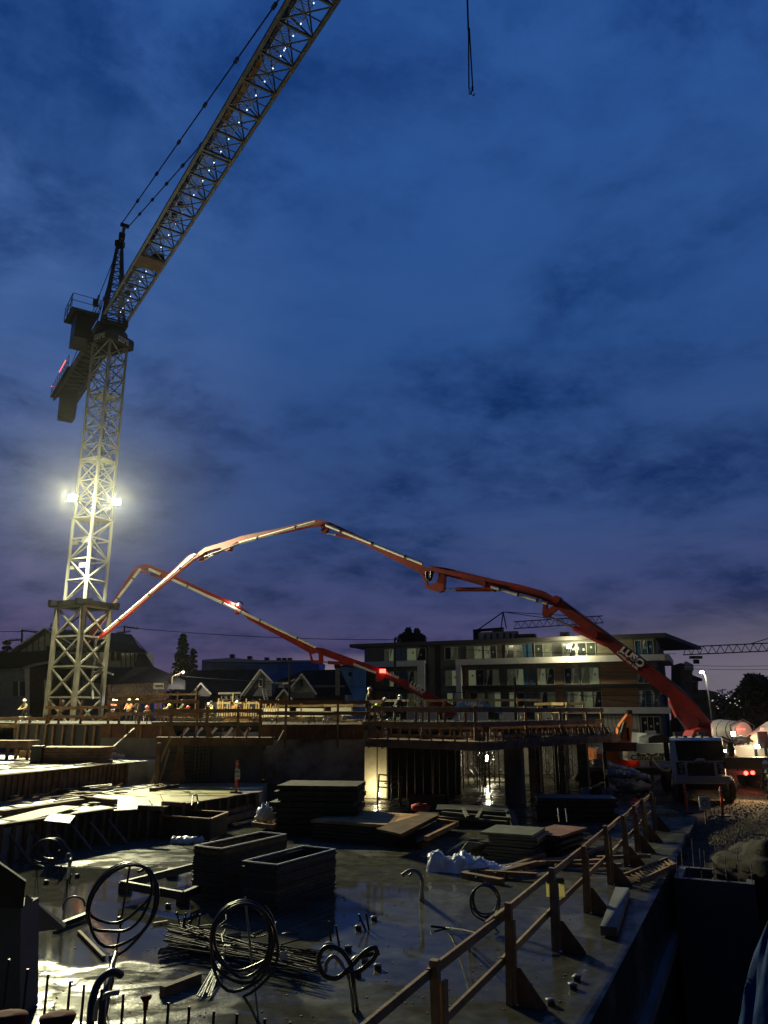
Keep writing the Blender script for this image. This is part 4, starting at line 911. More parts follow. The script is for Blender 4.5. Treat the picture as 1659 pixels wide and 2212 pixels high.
for k_ in range(5):
    b = MB(); zc = .2+k_*.7; rr_ = (.55, .66, .78, .84, .80)[k_]; b.path([dr+rot@Vector((math.cos(a_*.3927)*rr_*1.03, math.sin(a_*.3927)*rr_*1.03, zc+.25*a_/16)) for a_ in range(17)], .03, 5); obj('drum_band', b, M_dsteel, mx)
t = thing('cab_truck', 'cream truck body with dark lettering cut by the right edge', 'truck', (22.6, 38.8, -.25))
pts = [D(1602, 1638, 38.2), D(1700, 1642, 38.2), D(1700, 1560, 38.2), D(1655, 1590, 38.2), D(1646, 1609, 38.2), D(1620, 1613, 38.2), D(1588, 1613, 38.2), D(1586, 1630, 38.2)]
b = MB(); b.prism(pts, (0, 2.0, 0)); obj('body', b, M_cream, t)
b = MB(); b.prism([D(1650, 1606, 38.15), D(1690, 1608, 38.15), D(1690, 1572, 38.15), D(1658, 1592, 38.15)], (0, .05, 0)); obj('side_window', b, M_glass, t)
text('lettering', 'LUSO', .80, frame(D(1628, 1629, 38.17), (1, 0, 0), (0, 0, 1)), M_letterd, t, .01, align='LEFT', sx=1.25, bold=.012)
b = MB(); b.box(D(1648, 1598, 37.9), (.45, .12, .75)); b.tube(D(1648, 1588, 37.9), D(1656, 1590, 38.3), .03, 5); obj('mirror', b, M_black, t)
for u in (1660, 1700): x_ = D(u, 1680, 39)[0]; wheel(t, (x_, 38.6, .27), .52, .4)
p = D(1646, 1575, 37.6); b = MB(); b.box(p, (.12, .06, .12)); obj('marker_light', b, M_redlamp, t); lamp('marker_glow', 'POINT', p+V(0, -.2, 0), 12, (1, .08, .05), t, .1)
p = D(1635.5, 1613, 37.7); b = MB(); b.box(p, (.22, .05, .16)); obj('work_lamp', b, M_whitelamp, t); lamp('work_glow', 'POINT', p+V(-1.2, -1.6, -.2), 110, (1, .85, .6), t, .12)
p = D(1584, 1585, 39.4); t = thing('work_light', 'white work lamp beside the mixer drum', 'lamp', p); b = MB(); b.box(p, (.18, .05, .2)); obj('lens', b, M_whitelamp, t); b = MB(); b.box(p+V(0, .06, 0), (.22, .06, .24)); obj('housing', b, M_black, t); lamp('drum_glow', 'POINT', p+V(.3, -.25, .1), 40, (1, .85, .62), t, .1)
p = D(1566, 1622, 36.4); t = thing('work_light', 'small work lamp on the right side of the pump cab', 'lamp', p); b = MB(); b.box(p, (.1, .05, .1)); obj('lens', b, M_whitelamp, t)
p = D(1600, 1650, 44); lamp('yard_light', 'POINT', p+V(1.5, 3, 2.0), 160, (1, .78, .45), mx, .3)

p = D(1635.5, 1616, 36.6); lamp('ground_beam', 'SPOT', p, 1000, (1, .70, .36), mx, .15, G(1600, 1745, -.25), 95, .7)
# ------------------------------------------------------------------ EXCAVATOR
ex = thing('excavator', 'orange excavator parked behind the left outrigger with folded arm', 'excavator', (11.6, 40.5, -.25))
b = MB(); b.prism([D(1288, 1618, 40), D(1356, 1620, 40), D(1382, 1630, 40), D(1382, 1655, 40), D(1352, 1657, 40), D(1306, 1657, 40), D(1304, 1645, 40), D(1290, 1645, 40)][::-1], (0, 2.4, 0)); obj('body', b, M_orange, ex)
b = MB(); b.prism([D(1333, 1605, 41), D(1336, 1575, 41), D(1340, 1565, 41), D(1357, 1542, 41), D(1363, 1541, 41), D(1366, 1560, 41), D(1364, 1605, 41)], (0, .45, 0)); obj('boom', b, M_orange, ex)
b = MB(); b.tube(D(1338, 1600, 40.9), D(1350, 1560, 40.9), .1, 8); b.tube(D(1358, 1600, 40.9), D(1356, 1572, 40.9), .07, 8); b.box(D(1359, 1538, 41.1), (.25, .3, .2)); obj('hydraulic_cylinder', b, M_dsteel, ex)
b = MB(); b.box(D(1299, 1622, 39.97), (.38, .02, .28)); obj('decal', b, M_white, ex)
for s, y_ in ((-1, 40.3), (1, 42.4)):
    b = MB(); x_ = D(1335, 1665, 40)[0]; b.path([(x_-1.6, y_, .1), (x_-1.3, y_, .55), (x_+1.3, y_, .55), (x_+1.6, y_, .1), (x_+1.3, y_, -.2), (x_-1.3, y_, -.2)], .18, 6, closed=True); b.box((x_, y_, .15), (2.6, .35, .5)); obj('track', b, M_black, ex)
p = D(1368, 1640, 39.8); b = MB(); b.box(p, (.1, .05, .08)); obj('tail_light', b, M_redlamp, ex)

# ------------------------------------------------------------------ APARTMENT BUILDING at right
FA = R(-22.3); FL = D(757, 1390, 116); FDi = Vector((math.cos(FA), math.sin(FA), 0)); FNo = Vector((math.sin(FA), -math.cos(FA), 0))  # facing the camera
FL.z = 0
WO = FL-FNo*1.5     # wall plane is set back under the eaves
bld = thing('apartment_building', 'four storey apartment block under construction with flat overhanging roof', 'building', (FL.x+20, FL.y-8, -.25), FA)
def fs(u):          # distance along the facade for a picture column
    x, _ = ray(u, 1450); # point WO + s*FDi with X = x*Y
    return (x*WO.y-WO.x)/(FDi.x-x*FDi.y)
def FP_(s, z, out_=0.0): p = WO+FDi*s+FNo*out_; return Vector((p.x, p.y, z))
def fpanel(name, s0, s1, z0, z1, o0, o1, m, parent=bld, label=None):
    b = MB(); b.prism([FP_(s0, z0, o0), FP_(s1, z0, o0), FP_(s1, z1, o0), FP_(s0, z1, o0)], FNo*(o1-o0)); return obj(name, b, m, parent, label=label)
sL, sR = fs(787), fs(1421); DP = 22
b = MB(); b.prism([FP_(sL, -.2), FP_(sR, -.2), FP_(sR, -.2, -DP), FP_(sL, -.2, -DP)], (0, 0, 13.1)); obj('wall', b, M_gpanel, bld)
b = MB(); b.prism([FP_(sL-1.8, 12.92, 1.5), FP_(sR+1.4, 12.92, 1.5), FP_(sR+5.5, 12.92, -DP-1), FP_(sL-1.8, 12.92, -DP-1)], (0, 0, .5)); obj('roof', b, mat('roof_edge', (.09, .085, .075), .7), bld)
# pale fascia bands and portal frames
sb0, sb1 = fs(991), fs(1440)
fpanel('fascia_band', sb0, sb1, 9.95, 10.75, .8, 1.5, M_band); fpanel('frame_leg', sb0, sb0+.75, 0, 9.94, .8, 1.5, M_band)
fpanel('fascia_band', sL-.1, fs(924), 9.95, 10.75, .8, 1.5, M_band); fpanel('frame_leg', fs(909), fs(924), 0, 9.94, .8, 1.5, M_band); fpanel('frame_leg', sL-.1, sL+.5, 0, 9.94, .8, 1.5, M_band)
fpanel('fascia_band', fs(1200), sR+1.2, 3.35, 4.15, .8, 1.5, M_band)
fpanel('balcony_slab', sb0+.76, sR+.5, 6.75, 7.1, .02, 1.2, M_dsteel); fpanel('balcony_slab', sL+.52, fs(909), 6.75, 7.1, .02, 1.2, M_dsteel)
fpanel('balcony_slab', sb0+.76, fs(1198), 3.5, 3.85, .02, 1.2, M_dsteel); fpanel('balcony_slab', sL+.52, fs(909), 3.5, 3.85, .02, 1.2, M_dsteel)
fpanel('recess_shade', fs(940), fs(952), 0, 12.9, .02, .06, M_black); fpanel('recess_shade', fs(910), fs(925), 10.8, 12.9, .02, .06, M_black)  # raised black strips stand in for the shade of recesses
# timber cladding panels
for (u0, u1) in ((992, 994), (1000, 1010), (1132, 1147), (1198, 1214), (1296, 1376)):
    for z0 in (3.9, 7.12): fpanel('cladding', fs(u0), fs(u1) if u1 < 1376 else fs(1374), z0, z0+2.75, .02, .07, M_wclad)
fpanel('cladding', fs(794), fs(829), 7.12, 9.9, .02, .07, M_wclad); fpanel('cladding', fs(794), fs(829), 3.9, 6.7, .02, .07, M_wclad)
fpanel('cladding', fs(1293), fs(1373), 10.8, 12.85, .02, .07, mat('olive_cladding', (.13, .12, .07), .7, 0, .3, 1, stretch=(.3, .3, 5)))
M_pane = [mat('pane_a', (.045, .055, .035), .12, 0, .5, .5, spec=.7), mat('pane_b', (.16, .17, .10), .35, 0, .5, .6), mat('pane_c', (.025, .03, .028), .08, 0, .3, .5, spec=.8)]
for k_, e_ in ((1, .075), (0, .018)):
    pb = M_pane[k_].node_tree.nodes['Principled BSDF']; pb.inputs['Emission Color'].default_value = (.85, 1, .55, 1); pb.inputs['Emission Strength'].default_value = e_
def window(u0, u1, z0, z1, k=0, n=2, m=None):
    s0, s1 = fs(u0), fs(u1); fr = MB(); t_ = .07; o = .12
    for s in [s0+(s1-s0)*i/n for i in range(n+1)]: fr.prism([FP_(s-t_/2, z0, .022), FP_(s+t_/2, z0, .022), FP_(s+t_/2, z1, .022), FP_(s-t_/2, z1, .022)], FNo*o)
    for z in (z0, z1-t_): fr.prism([FP_(s0, z, .024), FP_(s1, z, .024), FP_(s1, z+t_, .024), FP_(s0, z+t_, .024)], FNo*(o-.004))
    w = obj('window', fr, M_trim, bld)
    for i in range(n):
        a, c = s0+(s1-s0)*i/n, s0+(s1-s0)*(i+1)/n; b = MB(); b.prism([FP_(a, z0, .03), FP_(c, z0, .03), FP_(c, z1, .03), FP_(a, z1, .03)], FNo*.03)
        obj('pane', b, m or M_pane[(k+i) % 3], w)
        if random.random() < .6: b = MB(); sx_ = a+(c-a)*random.uniform(.3, .6); zz_ = z0+(z1-z0)*random.uniform(.35, .6); b.prism([FP_(sx_, zz_, .062), FP_(sx_+.25, zz_, .062), FP_(sx_+.25, zz_+.28, .062), FP_(sx_, zz_+.28, .062)], FNo*.005); obj('sticker', b, M_trim, w)
        if random.random() < .4: b = MB(); b.prism([FP_(a+.1, z1-.1, .062), FP_(a+.55, z1-.1, .062), FP_(a+.15, z0+.3, .062)], FNo*.004); obj('film', b, M_band, w)
    return w
rows = [[(831, 851), (880, 921), (962, 989), (1010, 1043), (1047.5, 1074), (1094, 1130), (1157, 1194), (1217, 1247), (1250, 1290)],
        [(842, 862), (880, 909), (962, 990), (1012, 1045), (1050, 1078), (1096, 1131), (1161, 1197), (1219, 1250), (1255, 1293)],
        [(842, 862), (880, 909), (965, 990), (1014, 1046), (1053, 1080), (1098, 1131), (1163, 1197), (1222, 1252), (1258, 1296)],
        [(842, 862), (880, 909), (965, 990), (1014, 1046), (1098, 1131), (1163, 1197)]]
hts = [(10.8, 12.65), (7.12, 9.35), (3.88, 6.2), (.2, 2.9)]
for ri, (row, (z0, z1)) in enumerate(zip(rows, hts)):
    for k, (u0, u1) in enumerate(row): window(u0, u1, z0, z1, k+ri)
for z0, z1 in hts[:3]:
    for u0, u1 in ((1131, 1139), (1143, 1151), (857, 866), (870, 878), (789, 794)): fpanel('blue_panel', fs(u0), fs(u1), z0, z1, .08, .12, M_bluepanel)
for (z0, z1) in ((10.7, 12.7), (7.12, 9.4), (3.9, 6.3), (.9, 3.0)): window(1376, 1416, z0, z1, 2, 3, M_pane[2] if z0 < 1 else mat('blue_pane', (.03, .10, .16), .15, 0, .3, .5))
# ground floor: white house wrap with printed name
fpanel('house_wrap', fs(1292), fs(1372), -.2, 3.3, .02, .08, M_wrap)
b = MB()
for k in range(9): s = fs(1296)+k*.52; b.prism([FP_(s, .3, .082), FP_(s+.05, .3, .082), FP_(s+.05, 3.2, .082), FP_(s, 3.2, .082)], FNo*.02)
obj('strapping', b, M_dsteel, bld)
for k, (du, z) in enumerate(((1304, 2.85), (1322, 2.85), (1341, 2.85), (1304, 1.3), (1358, 1.35), (1330, .6))): text('lettering', 'Tyvek', .42, frame(FP_(fs(du), z, .11), FDi, ZUP), M_letterd, bld, .004)
fpanel('white_board', fs(1385), fs(1408), .2, 1.3, 2.0, 2.05, M_white)
# boarded balcony fronts of pale wrap
for (u0, u1) in ((885, 950), (985, 1056), (1080, 1130), (1155, 1214)): fpanel('balcony_guard', fs(u0), fs(u1), 2.4, 3.75, 1.3, 1.4, M_wrap)
# side wing
def SP(d, z, out_=0.0): p = WO+FDi*(sR+out_)-FNo*d; return Vector((p.x, p.y, z))
for d0, d1, z0, z1, o in ((-.8, 12, 9.95, 10.75, 1.6),):
    b = MB(); b.prism([SP(d0, z0, .02), SP(d1, z0, .02), SP(d1, z0, o), SP(d0, z0, o)], (0, 0, z1-z0)); obj('side_balcony', b, M_band if o < 3 else M_siding, bld)
def wing(name, pts, Y, th, m): b = MB(); b.prism([D(u, v, Y) for u, v in pts], (1.2, th, 0)); return obj(name, b, m, bld)
M_wing = mat('wing_panel', (.17, .175, .19), .7, 0, .2, .8)
wing('rear_wing', [(1470, 1640), (1470, 1432), (1496, 1436), (1496, 1640)], 112, 7, M_wing)
wing('side_balcony', [(1478, 1447), (1478, 1429), (1484, 1429), (1498, 1436), (1498, 1447)], 110, 3, M_band)
wing('wing_roof', [(1489, 1468), (1489, 1457), (1494, 1457), (1517, 1466), (1517, 1471), (1500, 1471)], 113, 7, M_dsteel)
wing('wing_wall', [(1490, 1500), (1490, 1470), (1508, 1472), (1508, 1500)], 115, 5, M_gpanel)
wing('side_balcony', [(1494, 1506), (1494, 1490), (1521, 1490), (1528, 1490), (1555, 1497), (1555, 1508), (1540, 1508)], 116, 6, M_wing)
wing('rear_wing', [(1494, 1640), (1494, 1506), (1546, 1509), (1546, 1640)], 117, 6, M_gpanel)
b = MB()
for k in range(9): b.prism([SP(.6+k*1.1, 10.8, .03), SP(.9+k*1.1, 10.8, .03), SP(.9+k*1.1, 12.85, .03), SP(.6+k*1.1, 12.85, .03)], FDi*.05)
obj('side_slats', b, M_band, bld)
# rooftop plant
for k, u in enumerate((1029, 1043, 1057, 1072, 1086, 1101)):
    p = FP_(fs(u), 13.425, -4); b = MB(); b.box((p.x, p.y, p.z+.75), (1.0, .9, 1.5), FA); o = obj('roof_unit', b, mat('plant_grey', (.30, .31, .32), .6, .1, .2, 2), bld)
    b = MB(); b.box((p.x+.28, p.y-.6, p.z+.75), (.35, .06, 1.0), FA); obj('louvre', b, M_dsteel, o)
b = MB(); p = FP_(fs(1125), 13.425, -4); b.box((p.x, p.y, p.z+.5), (3.0, 1.5, 1.0), FA); p = FP_(fs(1061), 13.425, -4.9); b.box((p.x, p.y, p.z+1.0), (1.6, .7, 2.0), FA); obj('roof_unit', b, M_dsteel, bld)
p = FP_(fs(1213), 13.425, -4); b = MB(); b.box((p.x, p.y, p.z+.3), (2.4, 1.5, .5), FA); b.box((p.x+.1, p.y, p.z+.8), (1.2, 1.0, .6), FA); obj('roof_unit', b, MT['plant_grey'], bld)
# balcony lamp on the top floor
p = FP_(fs(1237), 12.0, 2.3); t = thing('floodlight', 'bright yellow flood lamp on the top floor balcony of the apartment block', 'floodlight', p)
b = MB(); b.box(p, (.42, .1, .34), FA); obj('lens', b, emit('balcony_lens', (1, .93, .6), 120), t); b = MB(); b.box(p+V(.05, .14, 0), (.5, .12, .42), FA); obj('housing', b, M_dsteel, t)
b = MB(); b.tube((p.x+.05, p.y+.2, 10.76), (p.x+.05, p.y+.2, p.z), .04, 6); obj('stand', b, M_dsteel, t)
lamp('balcony_glow', 'POINT', p+FNo*.5+V(.3, 0, .1), 1500, (1, .92, .58), t, .2)

# ------------------------------------------------------------------ blue scissor lift with name, on the street
t = thing('boom_lift', 'blue boom lift with white lettering behind the deck rails', 'lift', (4.9, 62, -.25))
b = MB(); b.prism([D(985, 1525, 61), D(1003, 1513, 61), D(1035, 1514, 61), D(1085, 1532, 61), D(1085, 1543, 61), D(1030, 1530, 61), D(985, 1540, 61)], (0, .5, 0)); obj('boom', b, M_bluewrap, t)
d = (D(1063, 1529, 61)-D(1008, 1517, 61)).normalized(); text('lettering', 'Genie', .62, frame(D(1024, 1520.5, 60.97), d, ZUP-d*d.z), M_letterw, t, .01, bold=.01)
b = MB(); b.box((7.6, 62, .9), (3.0, 2.2, 1.2)); obj('chassis', b, M_bluewrap, t); wheel(t, (6.5, 61.2, .2), .45, .35); wheel(t, (8.8, 61.2, .2), .45, .35)

# ------------------------------------------------------------------ HOUSES
def gable_front(mb, pts, Y, th): mb.prism([D(u, v, Y) for u, v in pts], (0, th, 0))
def flat(name, pts, Y, th, m, parent): b = MB(); gable_front(b, pts, Y, th); return obj(name, b, m, parent)
def strips(name, segs, Y, w, th, m, parent):
    b = MB()
    for (u0, v0, u1, v1) in segs: b.beam(D(u0, v0, Y), D(u1, v1, Y), th, w, up=(0, -1, .001))
    return obj(name, b, m, parent)
h = thing('timbered_house', 'large half-timbered house with dark roof behind the crane mast', 'house', (-32, 84, -.25))
flat('wall', [(22, 1600), (22, 1408), (97, 1360), (170, 1408), (170, 1600)], 82, 9, M_stucco, h)
strips('timber_batten', [(u, 1412, u, 1412-(1412-1364)*(1-abs(u-97)/75)*.98) for u in (44, 58, 71, 84, 97, 109, 122, 136, 150)], 81.93, .16, .06, M_blackply, h)
strips('timber_batten', [(22, 1412, 170, 1410)], 81.9, .35, .08, M_stucco, h)
strips('bargeboard', [(24, 1407, 97, 1357), (97, 1357, 170, 1400)], 80.9, .45, .12, M_stucco, h)
b = MB(); b.prism([D(22, 1409, 80.8), D(97, 1357.5, 80.8), D(172, 1404, 80.8), D(172, 1407, 80.8), D(97, 1361, 80.8), D(22, 1412, 80.8)], (0, 12, 0)); obj('roof', b, M_shingle, h)
b = MB(); pts = [D(97, 1357, 88), D(283, 1370, 88), D(298, 1394, 82.6), D(316, 1409, 80.9), D(100, 1403, 80.9)]; b.prism(pts, (0, .35, -.1)); b.prism([D(283, 1370, 88), D(316, 1409, 81), D(318, 1409, 92)], (0.1, 0, -.2)); obj('roof', b, M_shingle, h)
flat('wall', [(170, 1600), (170, 1400), (292, 1404), (290, 1441), (292, 1600)], 82.8, 7, M_stucco, h)
strips('timber_batten', [(u, 1441, u, 1406) for u in (262, 272, 282, 291)]+[(170, 1442, 292, 1442)], 82.7, .16, .06, M_blackply, h)
strips('timber_batten', [(u, 1432, u, 1404) for u in (176, 186, 200, 214)], 82.7, .16, .06, M_blackply, h)
for u0 in (238, 250):
    w = flat('window', [(u0, 1429), (u0+11, 1429), (u0+11, 1405), (u0, 1405)], 82.72, .1, M_trim, h); flat('pane', [(u0+1.5, 1427), (u0+9.5, 1427), (u0+9.5, 1406), (u0+1.5, 1406)], 82.68, .03, M_glass, w)
b = MB(); b.prism([D(170, 1443, 79.5), D(290, 1441, 79.5), D(300, 1404, 84), D(312, 1411, 84), D(330, 1440, 81), D(400, 1470, 79), D(400, 1490, 77), D(240, 1482, 77), D(170, 1470, 77)], (0, .4, 0)); obj('roof', b, M_shingle, h)
strips('bargeboard', [(217, 1447, 244, 1457), (217, 1447, 200, 1455)], 78, .4, .15, M_stucco, h)
# house at the far left
h = thing('sided_house', 'dark house with grey siding and porch at the far left', 'house', (-34, 76, -.25))
flat('wall', [(-30, 1600), (-30, 1440), (54, 1441), (54, 1600)], 76, 8, M_siding, h)
flat('wall', [(54, 1600), (54, 1440), (110, 1440), (110, 1600)], 77, 7, mat('brown_brick', (.05, .04, .035), .9, 0, .4, 3), h)
flat('roof', [(-30, 1446), (-30, 1412), (110, 1404), (140, 1440), (60, 1441)], 75.4, 6, M_shingle, h)
strips('bargeboard', [(50, 1444, 75, 1436), (75, 1436, 108, 1430)], 75.2, .35, .2, M_siding, h)
for u0, v0, v1, wd in ((28, 1472, 1503, 26), (88, 1468, 1512, 18)):
    w = flat('window', [(u0, v1), (u0+wd, v1), (u0+wd, v0), (u0, v0)], 75.9, .1, M_blackply, h); flat('mullion', [(u0+wd*.42, v1), (u0+wd*.55, v1), (u0+wd*.55, v0), (u0+wd*.42, v0)], 75.86, .04, M_trim, w)
# leaning boards: the slatted timber in front of the half-timbered house
for k in range(24):
    u = 236+k*5.1; b = MB(); b.beam(D(u, 1508-k*.3, 64.6), D(u+11, 1479-k*.15+random.uniform(-1, 1), 66.5), .13, .05, up=(0, -1, 0))
    single('leaning_board', b, mat('board_ochre', (.30, .19, .06), .7, 0, .3, 3), ORD[k]+' slanted yellow board from the left in the row before the half-timbered house', 'board', 'row of boards leaning left of the conifers')
b = MB(); b.beam(D(232, 1482, 66.8), D(365, 1477, 66.8), .12, .2); b.beam(D(232, 1512, 64.3), D(365, 1505, 64.3), .12, .25)
for u in (236, 262, 292, 322, 352): b.beam(D(u, 1552, 65.8), D(u, 1479, 65.8), .16, .16)
single('board_rack', b, M_wood, 'timber rack that holds the row of leaning boards', 'rack')
t = thing('notice_sign', 'small white notice above the leaning boards', 'sign', D(343, 1482, 64)); b = MB(); b.box(D(343, 1482, 64), (.85, .04, .5)); obj('board', b, M_white, t)
b = MB(); b.box(D(343, 1481, 63.97), (.6, .02, .06)); b.box(D(343, 1483.5, 63.97), (.6, .02, .04)); obj('text_lines', b, M_dsteel, t)
b = MB(); p_ = D(343, 1488, 64); b.beam((p_.x, 64.06, p_.z), (p_.x, 64.06, 2.7), .08); obj('post', b, M_wood, t)
# middle houses with white gables
h = thing('gabled_house', 'dark-roofed bungalow with two white trimmed dormer gables', 'house', (-17, 84, -.25))
flat('wall', [(395, 1600), (395, 1498), (575, 1498), (575, 1600)], 84, 8, M_siding, h)
b = MB(); b.prism([D(385, 1500, 82.8), D(545, 1500, 82.8), D(563, 1445, 88), D(432, 1448, 88), D(400, 1455, 88), D(385, 1480, 85)], (0, .3, -.05)); obj('roof', b, M_shingle, h)
for i, (pu, pv, lu, lv, ru, rv_) in enumerate(((434.5, 1476, 411, 1503, 457, 1500), (563, 1446, 521, 1503, 590, 1475))):
    gb = flat('gable', [(lu+4, 1504), (lu+4, lv), (pu, pv+3), (ru-3, rv_), (ru-3, 1504)], 82.5, 2.5, M_siding, h); strips('bargeboard', [(lu, lv, pu, pv), (pu, pv, ru, rv_)], 82.0, .42, .15, M_stucco, gb)
w = flat('window', [(559, 1484), (567, 1484), (567, 1466), (559, 1466)], 82.3, .15, M_band, h); flat('pane', [(560.5, 1482), (565.5, 1482), (565.5, 1468), (560.5, 1468)], 82.26, .05, M_glass, w)
strips('eave_board', [(472, 1498, 521, 1497)], 82.6, .35, .2, M_stucco, h)
for k in range(4): w = flat('window', [(478+k*11, 1511), (487+k*11, 1511), (487+k*11, 1502), (478+k*11, 1502)], 82.9, .15, M_band, h); flat('pane', [(479.5+k*11, 1510), (485.5+k*11, 1510), (485.5+k*11, 1503), (479.5+k*11, 1503)], 82.86, .05, M_glass, w)
h = thing('gabled_house', 'dark house with one tall white gable and a chimney beside the blue-wrapped block', 'house', (-10, 86, -.25))
flat('wall', [(590, 1600), (590, 1480), (745, 1480), (745, 1600)], 86, 8, M_siding, h)
b = MB(); b.prism([D(580, 1502, 84.5), D(700, 1500, 84.5), D(760, 1500, 84.5), D(735, 1446, 90), D(655, 1448, 90), D(600, 1470, 88)], (0, .3, -.05)); obj('roof', b, M_shingle, h)
gb = flat('gable', [(626, 1508), (626, 1488), (652, 1459), (680, 1494), (680, 1508)], 83.5, 2.5, M_siding, h); strips('bargeboard', [(624, 1490, 652, 1456), (652, 1456, 684, 1500)], 83.0, .38, .15, M_stucco, gb)
flat('pane', [(648, 1482), (654, 1482), (654, 1467), (648, 1467)], 83.3, .1, M_glass, gb)
gb = flat('gable', [(599, 1512), (599, 1508), (613, 1491), (628, 1508), (628, 1512)], 82.5, 2, mat('tan_gable', (.20, .17, .12), .8), h); strips('bargeboard', [(596, 1511, 613, 1489), (613, 1489, 631, 1511)], 82.2, .4, .15, M_stucco, gb)
w = flat('window', [(602, 1485), (613, 1485), (613, 1478), (602, 1478)], 83.6, .2, M_band, h)
strips('eave_board', [(594, 1476, 620, 1476), (620, 1476, 637, 1467)], 83.4, .4, .2, M_stucco, h)
flat('chimney', [(724, 1502), (724, 1443), (733, 1443), (733, 1502)], 83.0, 1.0, mat('chimney_brick', (.14, .13, .12), .9, 0, .3, 3), h)
t = thing('step_ladder', 'pale ladder standing against the dark house roofs', 'ladder', D(572, 1500, 75)); b = MB()
for du in (0, 6.5): b.beam(D(567+du, 1488, 75), D(572+du, 1512, 74.5), .08)
for k in range(5): b.beam(D(567.5+k, 1490+k*5, 74.9), D(574+k, 1490+k*5, 74.9), .06)
obj('ladder_frame', b, M_band, t)
# wrapped flats behind
h = thing('wrapped_building', 'low blue-wrapped apartment building behind the house roofs', 'building', (-20, 128, -.25))
flat('wall', [(430, 1600), (436, 1429), (466, 1427), (480, 1425), (495, 1425), (495, 1600)], 126, 12, mat('pale_blue_wrap', (.42, .55, .80), .8, 0, .2, .5), h)
flat('wall', [(495, 1600), (495, 1430), (560, 1434), (560, 1600)], 125, 12, mat('blue_batten_wrap', (.32, .45, .68), .8, 0, .35, 2, stretch=(5, 1, .4)), h)
flat('wall', [(525, 1600), (528, 1437), (632, 1431), (690, 1428), (686, 1600)], 124, 12, M_bluewrap, h)
flat('roof', [(436, 1429), (436, 1425), (500, 1421), (560, 1426), (690, 1426), (690, 1429), (560, 1431)], 123.5, 13, mat('pale_roof_edge', (.5, .55, .65), .7), h)
for k, (u, v) in enumerate(((496, 1413), (534, 1417), (571, 1420), (597, 1421), (609, 1421), (621, 1421))): flat('roof_unit', [(u, v+10), (u+9, v+10), (u+9, v), (u, v)], 127, 1.2, M_dsteel, h)
h = thing('wrapped_building', 'bright blue-wrapped building corner left of the apartment block', 'building', (-5, 112, -.25))
flat('wall', [(690, 1600), (690, 1500), (737, 1440), (762, 1439), (762, 1600)], 112, 10, mat('mid_blue_wrap', (.30, .55, .90), .8, 0, .4, .4), h)
flat('wall', [(762, 1600), (762, 1439), (789, 1441), (789, 1600)], 111.5, 10, M_bluewrap, h)
flat('window', [(753, 1460), (760, 1460), (760, 1452), (753, 1452)], 111.4, .2, M_glass, h)
for u in (722, 741): flat('roof_unit', [(u, 1443), (u+12, 1443), (u+12, 1433), (u, 1433)], 113, 1.2, M_dsteel, h)
flat('roof_edge', [(690, 1500), (737, 1440), (789, 1441), (789, 1438), (736, 1437), (690, 1496)], 111.3, .3, M_dsteel, h)
for (u0, u1, v0, v1, lab) in ((640, 700, 1530, 1548, 'low white hoarding panel behind the deck at the centre left'), (560, 625, 1530, 1548, 'low white hoarding panel beside the yellow timber rail'), (715, 760, 1528, 1546, 'low white hoarding panel left of the standing worker')):
    b = MB(); gable_front(b, [(u0, v1), (u1, v1), (u1, v0), (u0, v0)], 58.5, .1); single('hoarding', b, M_band, lab, 'hoarding')

# ------------------------------------------------------------------ TREES
def leafy(mb, c, r, n, size, seed=0, flat_=1.0):
    rnd = random.Random(seed)
    for _ in range(n):
        th = rnd.uniform(0, 2*math.pi); cz = rnd.uniform(-1, 1); rr = rnd.random()**.4; s_ = math.sqrt(1-cz*cz)
        p = Vector(c)+Vector((math.cos(th)*s_*r[0], math.sin(th)*s_*r[1], cz*r[2]))*rr
        a = Vector((rnd.gauss(0, 1), rnd.gauss(0, 1), rnd.gauss(0, 1))).normalized(); b_ = a.orthogonal().normalized(); q = size*rnd.uniform(.5, 1.3)
        mb.add([p+a*q, p+b_*q*.6, p-a*q*.7, p-b_*q*.5], [(0, 1, 2, 3)])
def conifer(label, base, h, rad, seed, tiers=26):
    rnd = random.Random(seed); t = thing('conifer_tree', label, 'tree', base); b = MB(); base = V(base); b.path([base, base+V(0, 0, h*.97)], [h*.018, h*.003], 7); obj('trunk', b, M_bark, t)
    b = MB()
    for k in range(tiers):
        f = (k+.5)/tiers; z = h*(.10+.88*f); r = rad*(1-f)**.85+.12
        for j in range(11):
            an = rnd.uniform(0, 6.28); L_ = r*rnd.uniform(.65, 1.12); d = Vector((math.cos(an), math.sin(an), 0))
            for m_ in range(9):
                g_ = m_/8; p = base+Vector((0, 0, z-L_*g_*.32+rnd.uniform(-.15, .15)))+d*L_*g_+Vector((rnd.gauss(0, .1), rnd.gauss(0, .1), 0))
                a = (d*.7+Vector((rnd.gauss(0, .5), rnd.gauss(0, .5), rnd.gauss(-.2, .4)))).normalized(); c_ = a.orthogonal().normalized(); q = .32*rnd.uniform(.6, 1.3)*(h/12)
                b.add([p+a*q, p+c_*q*.55, p-a*q*.6, p-c_*q*.55], [(0, 1, 2, 3)])
    obj('crown', b, M_leaf, t); return t
def gp(u, Y, z=-.25): x = ray(u, 1540)[0]*Y; return Vector((x, Y, z))
conifer('tall pointed dark conifer at left of the sky gap', gp(385, 96), D(385, 1365, 96).z+.25, 2.6, 3)
conifer('shorter ragged conifer just right of the tall one', gp(409, 97), D(408, 1398, 97).z+.25, 2.1, 5, 18)
conifer('small conifer top behind the house gable, far left', gp(97, 105), D(97, 1338, 105).z+.25, 3.0, 8, 18)
conifer('dark conifer at the left frame edge', gp(-4, 105), D(-3, 1378, 105).z+.25, 3.5, 9, 18)
